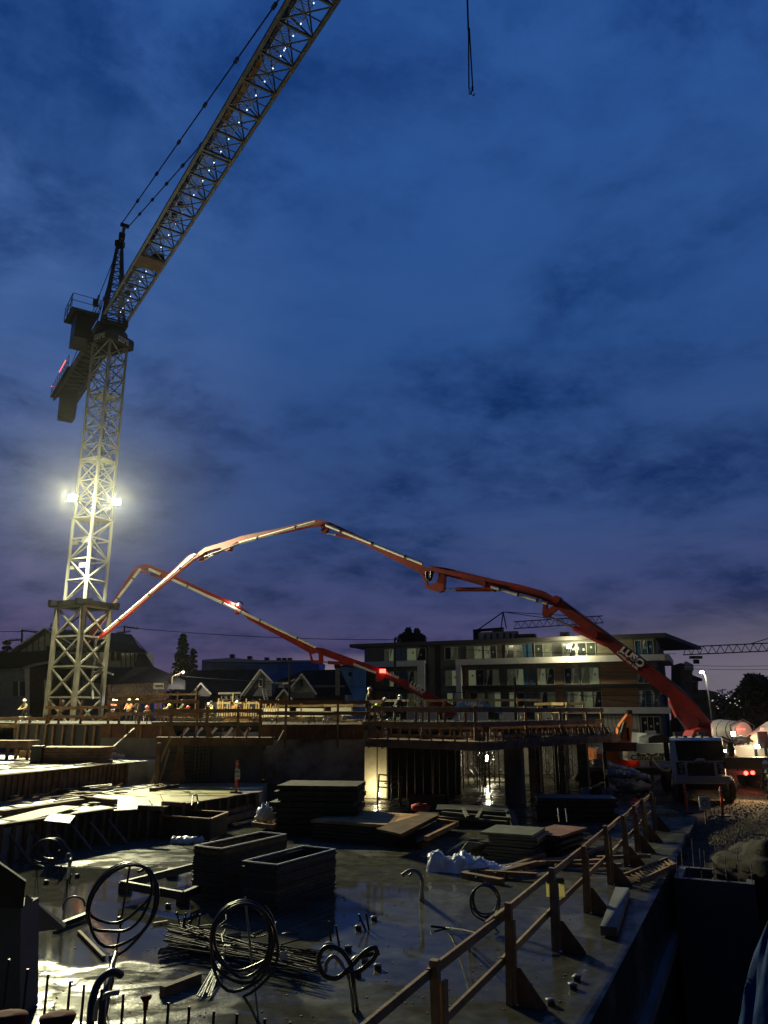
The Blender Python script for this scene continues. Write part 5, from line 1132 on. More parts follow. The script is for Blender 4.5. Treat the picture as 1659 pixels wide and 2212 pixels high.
def broad(label, base, h, blobs, seed, n=900, size=.4, name='broadleaf_tree'):
    t = thing(name, label, 'tree', base); base = V(base); b = MB(); b.path([base, base+V(.2, 0, h*.4), base+V(.1, .2, h*.75)], [h*.025, h*.018, h*.006], 7)
    for i in range(5): an = i*1.3; b.path([base+V(.2, 0, h*(.35+.08*i)), base+V(.2+math.cos(an)*h*.16, math.sin(an)*h*.16, h*(.55+.07*i))], [h*.01, h*.003], 5)
    obj('trunk', b, M_bark, t); b = MB()
    for i, (dx, dz, r) in enumerate(blobs): leafy(b, base+V(dx, 0, dz), (r, r, r*.9), int(n*r*r/4), size, seed+i)
    obj('crown', b, M_leaf, t); return t
Yt = 92; hT = D(1640, 1450, Yt).z
broad('large dark evergreen mass at the right edge', gp(1640, Yt), hT, [(0, hT-1.5, 1.6), (-.8, hT-3.2, 2.2), (1.6, hT-3, 2.3), (-2.2, hT-5.2, 2.0), (.5, hT-6, 3.2), (-2.6, hT-7.8, 2.4), (2.5, hT-7, 3), (4.5, hT-4, 3), (-.6, hT-.6, .7), (.9, hT-1.6, .8), (-2.0, hT-3.4, .9), (-3.6, hT-5.0, .9), (-3.4, hT-3.9, .5), (-1.3, hT-1.9, .7)], 11, 1100, .45)
broad('left one of the two small roof-top trees behind the block', gp(882, 160), 18, [(0, D(882, 1374, 160).z, 1.5), (-.5, D(882, 1380, 160).z, 1.7), (.2, D(882, 1363, 160).z, .9), (.1, D(882, 1357, 160).z, .5)], 31, 520, .42)
broad('right one of the two small roof-top trees behind the block', gp(904, 160), 18, [(0, D(904, 1374, 160).z, 1.3), (.5, D(904, 1380, 160).z, 1.5), (-.2, D(904, 1364, 160).z, .8), (-.1, D(904, 1358, 160).z, .45)], 37, 520, .42)
for k, (u, Yb, r) in enumerate(((1545, 120, 3.0), (1570, 125, 3.8), (1596, 118, 3.2))):
    broad(('bare twiggy shrub tree beside the rear wing', 'bare twiggy tree between the street lamp and the evergreen', 'bare twiggy tree touching the dark evergreen')[k], gp(u, Yb), 7, [(0, 4.0, r), (1.5, 3.0, r)], 50+k, 420, .28)
# ------------------------------------------------------------------ poles, wires, lamps
def upole(label, u, vt, Y, arms, w=.28):
    t = thing('utility_pole', label, 'utility pole', gp(u, Y)); tp_ = D(u, vt, Y); b = MB(); b.path([gp(u, Y), tp_], [w*.6, w*.42], 8); obj('pole', b, M_bark, t)
    for (du0, dv0, du1, dv1) in arms:
        b = MB(); b.beam(D(u+du0, vt+dv0, Y-.2), D(u+du1, vt+dv1, Y-.2), .14, .18)
        n = 6
        for k in range(n): c = D(u+du0, vt+dv0, Y-.2).lerp(D(u+du1, vt+dv1, Y-.2), (k+.5)/n); b.tube(c, c+V(0, 0, .28), .05, 5)
        obj('crossarm', b, M_bark, t)
    return t
upole('utility pole with two crossarms rising behind the half-timbered roof', 269, 1352, 100, [(-2, 2, 30, 6), (-18, 16, 13, 12)])
upole('utility pole with crossarms at the left edge of the sky', 48, 1360, 100, [(-2, 2, 32, 6), (-30, 24, 0, 22)])
upole('slim utility pole in front of the apartment block left part', 853, 1378, 90, [(0, 2, 14, 6)], .3)
upole('pale timber pole between the dark gabled houses', 626, 1431, 78, [], .24)
upole('short pale pole in front of the apartment balconies', 1112, 1462, 60, [], .22)
def wire(label, pts, r=.025):
    b = MB(); out_ = []
    for (u0, v0, Y0, u1, v1, Y1) in [pts]:
        a, c = D(u0, v0, Y0), D(u1, v1, Y1)
        for k in range(13): f = k/12; out_.append(a.lerp(c, f)-V(0, 0, 4*f*(1-f)*(a-c).length*.012))
    b.path(out_, r, 4); single('overhead_wire', b, M_black, label, 'wire')
wire('overhead wire crossing the purple sky right of the left pole', (269, 1355, 100, 853, 1382, 100), .04)
wire('overhead wire running left from the pole behind the half-timbered house', (-40, 1364, 100, 269, 1354, 100), .04)
wire('wire sagging across the dark bungalow roof', (340, 1455, 80, 640, 1473, 80), .03)
wire('wire rising over the gabled roof to the pale pole', (590, 1480, 78, 680, 1450, 78))
wire('upper wire across the apartment block top floor', (853, 1392, 90, 1460, 1412, 80))
wire('lower wire crossing the apartment block in front of the third floor', (700, 1478, 88, 1480, 1500, 70), .03)
wire('wire dropping across the lower apartment floors to the truck', (1112, 1478, 60, 1480, 1528, 50), .02)
wire('upper one of three wires right of the apartment block', (1460, 1436, 95, 1720, 1436, 95))
wire('middle one of three wires right of the apartment block', (1460, 1443, 95, 1720, 1444, 95))
wire('low pale wire in front of the distant lit trees', (1500, 1524, 80, 1720, 1527, 80))
t = thing('street_lamp', 'lit street lamp right of the apartment block', 'street lamp', gp(1539, 78)); b = MB(); b.path([gp(1539, 78), D(1531, 1500, 78), D(1524, 1462, 78), D(1520, 1453, 78), D(1516, 1451.5, 77.9)], [.13, .1, .08, .07, .06], 8); obj('pole', b, M_conduit, t)
b = MB(); b.blob(D(1516, 1452, 77.8), (.22, .22, .12), 1, 10, 6, 0); obj('lamp_head', b, emit('street_lens', (1, .9, .68), 30), t); lamp('street_glow', 'POINT', D(1516, 1456, 77.6), 350, (1, .85, .6), t, .15)
p = D(395.5, 1452, 78); t = thing('street_lamp', 'small lit street lamp in front of the conifers', 'street lamp', gp(372, 78)); b = MB(); b.path([gp(372, 78), D(372, 1462, 78), D(385, 1456, 78), D(394, 1451, 78)], .07, 6); obj('pole', b, M_bark, t); b = MB(); b.blob(p, (.14, .14, .1), 1, 8, 5, 0); obj('lamp_head', b, emit('street_lens2', (1, .9, .68), 14), t); lamp('street_glow', 'POINT', p+V(-.3, -1.0, -.2), 900, (1, .88, .62), t, .15)
random.seed(21)
for k in range(14):
    u = random.uniform(1538, 1600); v = random.uniform(1500, 1538); b = MB(); b.box(D(u, v, 84), (.10, .05, .08)); single('distant_lamp', b, emit('distant_lens', (1, .92, .8), .6), 'tiny far street or window light twinkling below the bare trees', 'lamp', 'distant lights below the bare trees')
# far tower cranes
def far_crane(label, base, apex, jib_a, jib_b, cj, Y, mast=True):
    t = thing('tower_crane', label, 'crane', gp(base[0], Y)); A_ = D(*apex, Y)
    b = MB(); bs = gp(base[0], Y); bb = D(*base, Y)
    for s in (-.6, .6): b.beam((bs.x+s, Y, -.2), (bs.x+s, Y, bb.z), .18); b.beam((bb.x+s, Y, bb.z), A_, .22)
    for k in range(12): z = bb.z*k/12; b.beam((bs.x-.6, Y, z), (bs.x+.6, Y, z+bb.z/12), .1)
    obj('mast', b, M_dsteel, t)
    a, c = D(*jib_a, Y), D(*jib_b, Y); b = MB(); hgt = Vector((0, 0, 1.5)); b.beam(a, c, .2); b.beam(a+hgt, c+hgt, .2); n = int((c-a).length/1.6)
    for k in range(n): b.beam(a.lerp(c, k/n), a.lerp(c, (k+.5)/n)+hgt, .1); b.beam(a.lerp(c, (k+.5)/n)+hgt, a.lerp(c, (k+1)/n), .1)
    obj('jib', b, M_dsteel, t)
    b = MB(); b.tube(A_, a.lerp(c, .45)+hgt, .08, 5); b.tube(A_, a.lerp(c, .85)+hgt, .08, 5); b.tube(A_, D(*cj, Y), .14, 5); obj('tie_bar', b, M_dsteel, t)
    b = MB(); b.beam(bb, D(*cj, Y), .5, .6); cw = D(*cj, Y); b.box(cw-V(0, 0, 1), (1.6, 1.2, 2.4)); obj('counter_jib', b, M_dsteel, t)
far_crane('distant tower crane whose pointed head shows over the block roof', (1088, 1358), (1087, 1322), (1110, 1358), (1303, 1345), (1030, 1362), 170)
far_crane('distant tower crane whose jib spans the sky at the right edge', (1800, 1402), (1790, 1340), (1476, 1414.5), (1800, 1400), (1850, 1400), 150)
b = MB(); p = D(1503, 1420, 150); b.box(p, (2.2, 1, .5)); b.box(p-V(0, 0, .8), (1.0, .5, .8)); single('crane_trolley', b, M_dsteel, 'trolley under the tip of the right-hand distant jib', 'trolley')

# ------------------------------------------------------------------ PEOPLE
def skin_mesh(name, verts, edges, rad, mat_, parent, root=0, sub=1):
    me = bpy.data.meshes.new(name); me.from_pydata([tuple(v) for v in verts], edges, []); o = bpy.data.objects.new(name, me); col.objects.link(o)
    md = o.modifiers.new('s', 'SKIN'); sl = me.skin_vertices[0].data if me.skin_vertices else None
    if sl is None:
        bm = bmesh.new(); bm.from_mesh(me); bm.verts.layers.skin.verify(); bm.to_mesh(me); bm.free(); sl = me.skin_vertices[0].data
    for i, r in enumerate(rad): sl[i].radius = (r, r) if not isinstance(r, tuple) else r; sl[i].use_root = (i == root)
    s2 = o.modifiers.new('u', 'SUBSURF'); s2.levels = sub; s2.render_levels = sub
    bpy.context.view_layer.update(); dg = bpy.context.evaluated_depsgraph_get(); m2 = bpy.data.meshes.new_from_object(o.evaluated_get(dg)); bpy.data.objects.remove(o)
    m2.name = name; m2.materials.clear(); m2.materials.append(mat_)
    for p in m2.polygons: p.use_smooth = True
    q = bpy.data.objects.new(name, m2); col.objects.link(q); q.parent = parent; return q
def person(label, loc, rz, bend=0.0, arms='down', crouch=0.0, jacket=M_jacket, trousers=M_navy, vest=None, hat=M_hat, stride=.12):
    """faces local +Y"""
    t = thing('person', label, 'person', loc, rz)
    hz = .93-crouch; P = Vector((0, -bend*.12-crouch*.25, hz)); tb = bend
    up = Vector((0, math.sin(tb), math.cos(tb))); fw = Vector((0, math.cos(tb), -math.sin(tb)))
    ch = P+up*.30; ne = P+up*.53; hb = tb*.6; hu = Vector((0, math.sin(hb), math.cos(hb))); hf = Vector((0, math.cos(hb), -math.sin(hb))); h1 = ne+hu*.11+hf*.02; h2 = h1+hu*.13
    vs = [P, P+up*.14, ch, ne, h1, h2]; ed = [(0, 1), (1, 2), (2, 3), (3, 4), (4, 5)]; rd = [(.15, .11), (.145, .105), (.17, .12), .06, .085, .078]
    tj = []; 
    sh_, wr_ = {}, {}
    for s in (-1, 1):
        S = ne-up*.08+Vector((s*.19, 0, 0)); 
        if arms == 'down': El = S+Vector((s*.05, .02, -.28)); Wr = El+Vector((0, .10, -.24))
        elif arms == 'fwd': El = S+Vector((s*.03, .14, -.22)); Wr = El+Vector((-s*.08, .22, -.06))
        else: El = S+Vector((s*.02, .10, -.25)); Wr = El+Vector((-s*.04, .08, -.24))
        if arms == 'mix' and s > 0: El = S+Vector((.05, .16, -.2)); Wr = El+Vector((-.1, .2, .08))
        hd = (Wr-El).normalized(); i = len(vs); side = Vector((s, 0, 0))
        vs += [S, El, Wr, Wr+hd*.08]; ed += [(3, i), (i, i+1), (i+1, i+2), (i+2, i+3)]; rd += [.07, .045, .030, .034]
        for k, (sd, L_) in enumerate(((-.030, .075), (-.010, .09), (.010, .085), (.030, .065))):
            j = len(vs); a0_ = Wr+hd*.10+fw*sd; vs += [a0_, a0_+hd*L_*.5, a0_+hd*L_*.95-side*.02]; ed += [(i+3, j), (j, j+1), (j+1, j+2)]; rd += [.010, .009, .008]
        j = len(vs); vs += [Wr+hd*.04+fw*.045, Wr+hd*.085+fw*.06]; ed += [(i+2, j), (j, j+1)]; rd += [.011, .009]
        sh_[s] = (S, El, Wr)
    lg = {}
    for s in (-1, 1):
        H = P+Vector((s*.10, 0, -.04)); A_ = Vector((s*.13, s*stride, .08)); K = (H+A_)/2+Vector((s*.02, .06+crouch*.6, .02)); T = A_+Vector((0, .17, -.04))
        i = len(vs); vs += [H, K, A_, T]; ed += [(0, i), (i, i+1), (i+1, i+2), (i+2, i+3)]; rd += [.095, .062, .042, .038]; lg[s] = (H, K, A_, T)
    skin_mesh('body', vs, ed, rd, M_skin, t)
    # face details: eyes, nose
    b = MB(); 
    for s in (-1, 1): b.blob(h1+hu*.04+hf*.082+Vector((s*.032, 0, 0)), (.012, .012, .008), 1, 6, 4, 0)
    b.box(h1+hu*(-.035)+hf*.086, (.045, .01, .01)); obj('eyes_and_mouth', b, M_black, t, False)
    b = MB(); b.blob(h1+hu*.005+hf*.092, (.013, .018, .022), 2, 6, 4, 0); 
    for s in (-1, 1): b.blob(h1+hu*.01+Vector((s*.088, 0, 0)), (.012, .022, .03), 2, 6, 4, 0)
    obj('nose_and_ears', b, M_skin, t, False)
    # jacket
    vs = [P-up*.02, P+up*.14, ch, ne-up*.02]; ed = [(0, 1), (1, 2), (2, 3)]; rd = [(.175, .14), (.17, .135), (.20, .15), .085]
    for s in (-1, 1):
        S, El, Wr = sh_[s]; i = len(vs); vs += [S, El, Wr]; ed += [(3, i), (i, i+1), (i+1, i+2)]; rd += [.092, .066, .048]
    skin_mesh('jacket', vs, ed, rd, jacket, t)
    vs = [P]; ed = []; rd = [(.165, .13)]
    for s in (-1, 1):
        H, K, A_, T = lg[s]; i = len(vs); vs += [H, K, A_+(K-A_)*.1]; ed += [(0, i), (i, i+1), (i+1, i+2)]; rd += [.115, .085, .065]
    skin_mesh('trousers', vs, ed, rd, trousers, t)
    for s in (-1, 1):
        H, K, A_, T = lg[s]; b = MB(); b.path([A_+V(0, -.06, -.03), A_+V(0, .0, -.02), T+V(0, -.03, .0), T+V(0, .03, -.005)], [.04, .062, .052, .03], 8); b.path([A_+V(0, 0, -.03), A_+V(0, 0, .1)], .055, 8); obj('boot', b, M_black, t, False)
    if vest:
        skin_mesh('safety_vest', [P+up*.04, P+up*.2, ch+up*.02, ne-up*.07], [(0, 1), (1, 2), (2, 3)], [(.195, .16), (.19, .155), (.215, .168), (.17, .12)], vest, t)
        b = MB()
        for s in (-1, 1): b.beam(ne-up*.04+fw*.12+V(s*.1, 0, 0), P+up*.1+fw*.175+V(s*.1, 0, 0), .04, .012, up=fw); b.beam(ne-up*.04-fw*.12+V(s*.1, 0, 0), P+up*.1-fw*.175+V(s*.1, 0, 0), .04, .012, up=fw)
        obj('reflective_tape', b, M_trim, t, False)
    rot = Matrix((Vector((1, 0, 0)), hf, hu)).transposed(); b = MB(); b.lathe(h2-hu*.015, [(.150, -.012), (.150, 0), (.118, .012), (.115, .05), (.095, .09), (.05, .118), (.01, .125)], 16, rot); obj('hard_hat', b, hat, t, False)
    return t
def pp(u, Y, z): x = ray(u, 1530)[0]*Y; return (x, Y, z)
person('worker in dark jacket and white hard hat standing on the deck before blue wall', pp(795, 41.5, 3.0), R(-80), .12, 'fwd', 0, M_jacket, M_navy)
person('worker bending low in a hi-vis harness right of the standing man', pp(815, 45, 3.0), R(-70), 1.05, 'low', .15, M_navy, M_navy, M_hvy)
person('worker in black stooping by the pale rail', pp(857, 46, 3.0), R(-30), .8, 'low', .1, M_navy, M_navy)
person('worker with white hard hat and orange vest beside a glaring head lamp', pp(244, 58.5, 2.66), R(200), .15, 'fwd', 0, M_hvo, M_navy, M_band)
person('second worker from the crane mast, in yellow vest', pp(279, 58, 2.66), R(170), .1, 'fwd', 0, M_hvo, M_navy, M_hvy)
person('worker in dark clothes beside the one in yellow vest', pp(297, 57, 2.66), R(150), .12, 'mix', 0, M_jacket, M_navy)
person('worker bending with yellow-hooded jacket between the posts', pp(353, 57, 2.66), R(-90), .9, 'low', .12, mat('grey_cloth', (.16, .16, .15), .85), M_navy, M_hvy, M_hvy)
person('worker kneeling in bright orange beside the dark-clad one', pp(413, 56, 2.66), R(60), .8, 'low', .3, M_hvo, M_navy, M_hvo, M_hatr)
person('worker in dark clothes left of the bright orange one', pp(397, 58.5, 2.66), R(120), .25, 'fwd', 0, M_jacket, M_navy, None, M_black)
person('crouching worker in lime vest and white hard hat', pp(447, 55, 2.66), R(-110), .35, 'fwd', .25, M_navy, M_navy, M_hvy)
person('worker in lime vest seen from behind, right of the crouching one', pp(456, 57.5, 2.66), R(10), .3, 'fwd', .1, M_navy, M_navy, M_hvy, M_black)
person('worker in orange by the yellow timber rail', pp(511, 58, 2.66), R(-150), .1, 'fwd', .1, M_hvo, M_navy, M_hvo)
person('worker at far left behind the coiled hoses', pp(54, 57, 2.66), R(160), .2, 'fwd', 0, mat('khaki_cloth', (.22, .18, .11), .85), M_navy)
person('worker seen through the crane base lattice', pp(138, 61, 2.66), R(160), .3, 'fwd', 0, M_navy, M_navy)
person('person low behind the rail wearing a red hard hat', pp(320, 55, 2.66), R(180), .7, 'low', .35, M_jacket, M_navy, None, M_hatr)
person('person in lime vest standing by the tail lights at the right', pp(1641, 33.5, -.25), R(20), .05, 'down', 0, M_jacket, M_navy, M_hvy, M_hat)
person('dark figure at the right edge near the second delineator', pp(1652, 30.5, -.25), R(60), .3, 'mix', .1, M_navy, M_navy, None, M_black)
p = D(252, 1514, 58); t = thing('head_lamp', 'glaring white head lamp beside the orange-vested worker', 'lamp', p); b = MB(); b.box(p, (.12, .05, .12)); obj('lens', b, M_whitelamp, t); lamp('head_glow', 'POINT', p+V(0, -.15, 0), 25, (.95, .97, 1), t, .05)

# ------------------------------------------------------------------ DECK CLUTTER
random.seed(4)
for k in range(44):
    u = random.uniform(560, 1180); Y = random.uniform(34, 47) if u < 830 else random.uniform(36, 46)
    p = pp(u, Y, DZ); h_ = random.uniform(.12, .42); b = MB()
    if k % 3 == 0: b.path([p, V(p)+V(.02, 0, h_*.7), V(p)+V(.12, .02, h_), V(p)+V(.25, .02, h_*.8)], .018, 5)
    elif k % 3 == 1: b.path([p, V(p)+V(0, 0, h_)], .022, 5)
    else: b.path([p, V(p)+V(0, 0, h_*.5), V(p)+V(.2, .05, h_*.5)], .016, 5)
    single('conduit_stub', b, M_conduit if k % 2 else M_hose, 'bent conduit or rebar end poking out of the raised deck', 'conduit', 'conduit ends standing on the raised deck')
for k in range(26):
    u = random.uniform(250, 830); Y = random.uniform(38, 44) if u > 560 else random.uniform(45, 58); z = DZ if (u > 560 or Y < 44) else 2.66; p = V(pp(u, Y, z+.04)); an = random.uniform(-.5, .3); L_ = random.uniform(.8, 2.6)
    b = MB(); b.beam(p, p+V(math.cos(an)*L_, math.sin(an)*L_, random.uniform(-.01, .12)), .09, .04); single('loose_board', b, M_wood2 if k % 3 else M_wood, 'loose board lying on the raised deck', 'board', 'loose boards scattered on the raised deck')
for k, (u, Y, c_) in enumerate(((430, 45, M_wood2), (520, 46, M_wood2), (600, 44, M_wood2), (690, 47, M_wood2))):
    t = thing('lumber_stack', ('low stack of pale lumber left of the yellow rail', 'low stack of pale lumber below the lime-vested workers', 'low stack of pale lumber at deck centre left', 'low stack of pale lumber behind the standing worker')[k], 'lumber', pp(u, Y, DZ), R(-8))
    for j in range(5): b = MB(); b.box((random.uniform(-.1, .1), 0, .03+j*.045), (3.0, .35, .04)); obj('board', b, c_, t, False)
random.seed(41)
for k, u in enumerate((300, 325, 360, 398, 430, 470, 505, 545, 585, 640, 675, 705, 745, 775)):
    Y = random.uniform(35.5, 40); p = V(pp(u, Y, DZ)); b = MB(); h_ = random.uniform(.25, .55)
    for sx in (-.12, .12): b.beam(p+V(sx, 0, 0), p+V(sx*.3, 0, h_), .04, .03)
    b.beam(p+V(-.2, 0, h_*.6), p+V(.2, 0, h_*.62), .05, .03); single('trestle', b, (M_wood2, M_dwood, M_band)[k % 3], ORD[k]+' small trestle from the left along the front of the raised deck', 'trestle', 'small trestles on the raised deck')
for k, u in enumerate((395, 425, 455, 490, 528)):
    p = V(pp(u, 31.7, 2.57)); b = MB(); b.beam(p, p+V(.22, .25, .33), .10, .03, up=(0, -1, 0)); single('pale_kicker', b, M_band, ORD[k]+' pale slanted kicker from the left on the walkway above the rebar cage', 'kicker', 'pale kickers on the left walkway')
# vertical reshore boards in the middle
for k, (u, zt2) in enumerate(((898, 4.25), (910, 4.4), (926, 4.3), (945, 4.1), (960, 4.35), (1005, 4.0))):
    p = V(pp(u, 43, DZ)); b = MB(); b.beam(p, (p.x, p.y, zt2-.25), .14, .04, up=(0, -1, 0)); single('upright_board', b, M_wood, ORD[k]+' dark upright board from the left behind the front rail', 'board', 'upright boards at the deck centre')
# column rebar starter cages on the far deck (yellow forest of posts)
for k in range(26):
    u = 470+k*5.2; p = V(pp(u, 57+random.uniform(-1, 1), 2.66)); b = MB(); b.beam(p, p+V(0, 0, random.uniform(1.0, 1.7)), .08, .08); single('timber_upright', b, M_wood2, ORD[k]+' yellow lit upright from the left behind the orange worker', 'upright', 'yellow uprights beyond the lime-vested workers')
# hose and rebar tangle at far left
for k in range(9):
    p = V(pp(20+k*9, 44+random.uniform(-1, 1), 2.4)); b = MB(); r_ = random.uniform(.5, .9); b.path([p+V(math.cos(a)*r_, .1*a, abs(math.sin(a))*r_*1.0) for a in [i*math.pi/9 for i in range(10)]], .025, 5)
    single('rebar_loop', b, M_conduit, 'arched pale hose in the tangle at the far left deck', 'hose', 'arched hoses at the far left')
# outrigger small label plate with black and white marks
t = thing('measuring_stick', 'short white and black stick hung on the deck edge left of the right walkway', 'stick', D(834, 1597, 31.9)); b = MB(); b.beam(D(832, 1573, 31.0), D(838, 1598, 31.0), .10, .02, up=(0, -1, 0)); obj('board', b, M_white, t); b = MB(); b.beam(D(832.3, 1575.5, 30.97), D(832.8, 1578, 30.97), .11, .02, up=(0, -1, 0)); b.beam(D(834.5, 1587, 30.97), D(835, 1589, 30.97), .11, .02, up=(0, -1, 0)); obj('mark', b, M_black, t)
# diagonal props
def prop(label, a, c, w=.05, m=M_wood2): b = MB(); b.beam(a, c, w, w); return single('diagonal_prop', b, m, label, 'prop')
prop('long pale prop against the concrete wall by the bucket', D(290, 1574, 34.2), G(204, 1650, 1.6), .06)
prop('pale prop at the left of the stud wall', D(161, 1572, 37), G(124, 1612, 1.7), .06); prop('pale prop beside the low grey wall', D(110, 1572, 38), G(66, 1612, 1.7), .06)
prop('thin prop leaning on the stained wall', D(613, 1578, 32.1), D(585, 1630, 31.2), .05)
prop('steep prop left of the rebar cage', D(369, 1594, 31.2), G(325, 1694, .8), .06); prop('second steep prop left of the rebar cage', D(366, 1618, 31.4), G(345, 1690, .8), .05)
t = thing('shore_post', 'tall timber post under the left end of the walkway', 'post', G(338, 1694, .8)); b = MB(); p_ = G(338, 1697, .8); b.beam(p_, (p_.x, p_.y, 2.36), .16, .14); obj('post', b, M_dwood, t)
b = MB(); b.prism([p_+V(.35, .6, 0), p_+V(.95, .6, 0), p_+V(.75, .6, 1.55), p_+V(.6, .6, 1.55)], (0, .05, 0)); obj('brace_panel', b, M_dwood, t)
b = MB(); p_ = G(355, 1703, .86); b.beam(G(326, 1706, .86), G(383, 1697, .86), .14, .1); single('timber_sill', b, M_dwood, 'dark timber lying at the foot of the shore post', 'timber')
# rebar cage in front of left wall
t = thing('rebar_cage', 'rebar cage standing in the opening of the left wall', 'rebar cage', (-7.3, 31.8, .8)); x_a = ray(420, 1650)[0]*31.85; x_b = ray(448, 1650)[0]*31.85
b = MB(); b.box(((x_a+x_b)/2, 31.96, 1.55), (x_b-x_a+.1, .06, 1.4)); obj('pale_backing', b, M_conc, t)
for k in range(8): x = x_a+(x_b-x_a)*k/7; b = MB(); b.tube((x, 31.75+(k % 2)*.1, .81), (x, 31.75+(k % 2)*.1, 2.3), .014, 5); obj('rebar', b, M_rebar, t)
for k in range(9): b = MB(); z = .95+k*.15; b.beam((x_a, 31.72, z), (x_b, 31.72, z+.06), .018); obj('tie', b, M_rebar, t)
b = MB(); b.box(((x_a+x_b)/2-.9, 31.9, 1.6), (1.0, .03, .03)); b.box(((x_a+x_b)/2-.9, 31.9, 1.25), (1.0, .03, .03)); b.box(((x_a+x_b)/2-.9, 31.9, 1.95), (1.0, .03, .03)); single('form_tie_bar', b, M_rebar, 'three thin horizontal tie bars on the wall left of the rebar cage', 'tie bars')

# ------------------------------------------------------------------ LEFT TERRACE OBJECTS
t = thing('saw_table', 'dark timber saw table with a plywood sheet on the upper left slab', 'table', G(30, 1640, 1.6)); c_ = G(34, 1640, 1.6)
b = MB(); b.box(c_+V(-.2, 0, .62), (1.9, 1.0, .28), -.1); obj('tabletop', b, M_dwood, t)
for sx in (-1, 0, 1):
    for sy in (-.4, .4): b = MB(); b.beam(c_+V(-.2+sx*.85, sy, 0), c_+V(-.2+sx*.85, sy, .5), .1); obj('leg', b, M_dwood, t)
b = MB(); b.prism([D(16, 1616, c_.y-.2), D(63, 1618, c_.y-.2), D(64, 1609, c_.y+.2), D(20, 1604.5, c_.y+.2)], (0, .03, .0)); single('plywood_sheet', b, mat('bright_ply', (.62, .42, .17), .6, 0, .2, 4), 'bright yellow plywood sheet leaning on the saw table', 'plywood')
b = MB(); b.box(G(46, 1640, 1.6)+V(0, .5, .17), (.7, .03, .3)); single('plywood_sheet', b, MT['bright_ply'], 'pale plywood offcut below the saw table', 'plywood')
t = thing('form_stack', 'stack of dark form panels on the upper left slab behind the edge boards', 'stack', G(152, 1647, 1.6)); c_ = G(152, 1648, 1.6)
for j in range(6): b = MB(); b.box(c_+V(random.uniform(-.1, .1), .3, .05+j*.10), (2.75, 1.3, .085), -.12+random.uniform(-.02, .02)); obj('form_panel', b, M_dwood if j < 5 else M_wetply, t)
b = MB(); b.box(c_+V(-1.2, -.2, .33), (.4, .5, .64), .1); obj('end_block', b, M_blackply, t)
t = thing('bucket', 'grey bucket on the upper left slab by the wall', 'bucket', G(237, 1632, 1.6)); b = MB(); b.lathe(G(237, 1632, 1.6), [(.13, 0), (.16, .34), (.17, .36), (.15, .36)], 14); obj('pail', b, M_conduit, t)
b = MB(); p_ = G(240, 1636, 1.6)
for k, (dx, dy, r_) in enumerate(((0, 0, .2), (.25, .1, .13), (-.35, 0, .12), (-.6, .05, .10), (.5, 0, .12), (.8, .05, .08))): b.blob(p_+V(dx, dy, r_*.5), (r_*1.3, r_, r_*.7), k, 12, 8, .5, 3)
single('plastic_heap', b, M_plast, 'crumpled pale plastic beside the bucket on the upper left slab', 'plastic sheet')
# delineators
def delineator(label, p, h_=1.05, sign=False):
    t = thing('delineator', label, 'delineator', p); b = MB(); b.lathe(p, [(.055, .03), (.05, .1), (.045, h_*.92), (.03, h_*.95), (.035, h_)], 12); obj('post', b, M_cone, t); b = MB(); b.box(V(p)+V(0, 0, .02), (.36, .36, .04)); obj('base', b, M_black, t)
    for z in (.72, .86): b = MB(); b.lathe(V(p)+V(0, 0, z*h_), [(.053, 0), (.053, .06)], 12); obj('reflective_band', b, M_trim, t)
    if sign: b = MB(); b.box(V(p)+V(.03, -.075, .62), (.17, .012, .34)); s_ = obj('notice', b, M_wrap, t); b = MB(); b.box(V(p)+V(.03, -.085, .70), (.12, .006, .05)); b.box(V(p)+V(.03, -.085, .56), (.11, .006, .03)); obj('print', b, M_conduit, s_)
delineator('orange delineator with a white notice on the middle slab corner', G(510, 1713, .8), 1.08, True)
delineator('orange delineator left of the pump truck front', G(1484, 1757, -.25), 1.05); delineator('orange delineator right of the pump truck front', G(1562, 1763, -.25), 1.05)
t = thing('ground_sign', 'small white sign on the gravel before the pump truck', 'sign', G(1521, 1750, -.25)); p_ = D(1522, 1735, 27); b = MB(); b.box(p_, (.36, .02, .42), .05); obj('board', b, M_band, t); b = MB(); b.path([p_+V(math.cos(a*.52)*.09, -.02, math.sin(a*.52)*.11) for a in range(12)], .012, 4, closed=True); obj('symbol', b, M_black, t)
b = MB(); b.beam((p_.x, p_.y+.03, -.25), (p_.x, p_.y+.03, p_.z), .04); obj('stake', b, M_wood, t)
# sump box and loose timbers
t = thing('sump_box', 'low rectangular timber box with open top below the middle slab edge', 'box', G(275, 1800, 0)); A4 = [G(328, 1762, .55), G(455, 1772, .55), G(492, 1757, .55), G(370, 1750, .55)]
for i in range(4):
    p, q_ = A4[i], A4[(i+1) % 4]; b = MB(); b.prism([Vector((p.x, p.y, .01)), Vector((q_.x, q_.y, .01)), q_, p], (0, .05, 0)); obj('side_board', b, mat('dark_board', (.06, .042, .028), .8, 0, .4, 3), t)
    b = MB(); b.beam(p+V(0, 0, .03), q_+V(0, 0, .03), .08, .04); obj('rim', b, M_wood, t)
def tim(label, a, c, w=.14, h_=.09, m=M_dwood, grp=None): b = MB(); b.beam(a, c, w, h_); return single('timber', b, m, label, 'timber', grp)
tim('long timber beside the delineator slab, lower one', G(480, 1775, .2), G(588, 1742, .2), .2, .18); tim('long timber beside the delineator slab, upper one', G(462, 1760, .35), G(560, 1738, .35), .16, .16)
tim('pale timber pointing at the plastic bag', G(504, 1781, .1), G(556, 1770, .1), .12, .06, M_wood2)
t = thing('shallow_tray', 'shallow timber tray under the plastic bag', 'tray', G(585, 1782, 0)); 
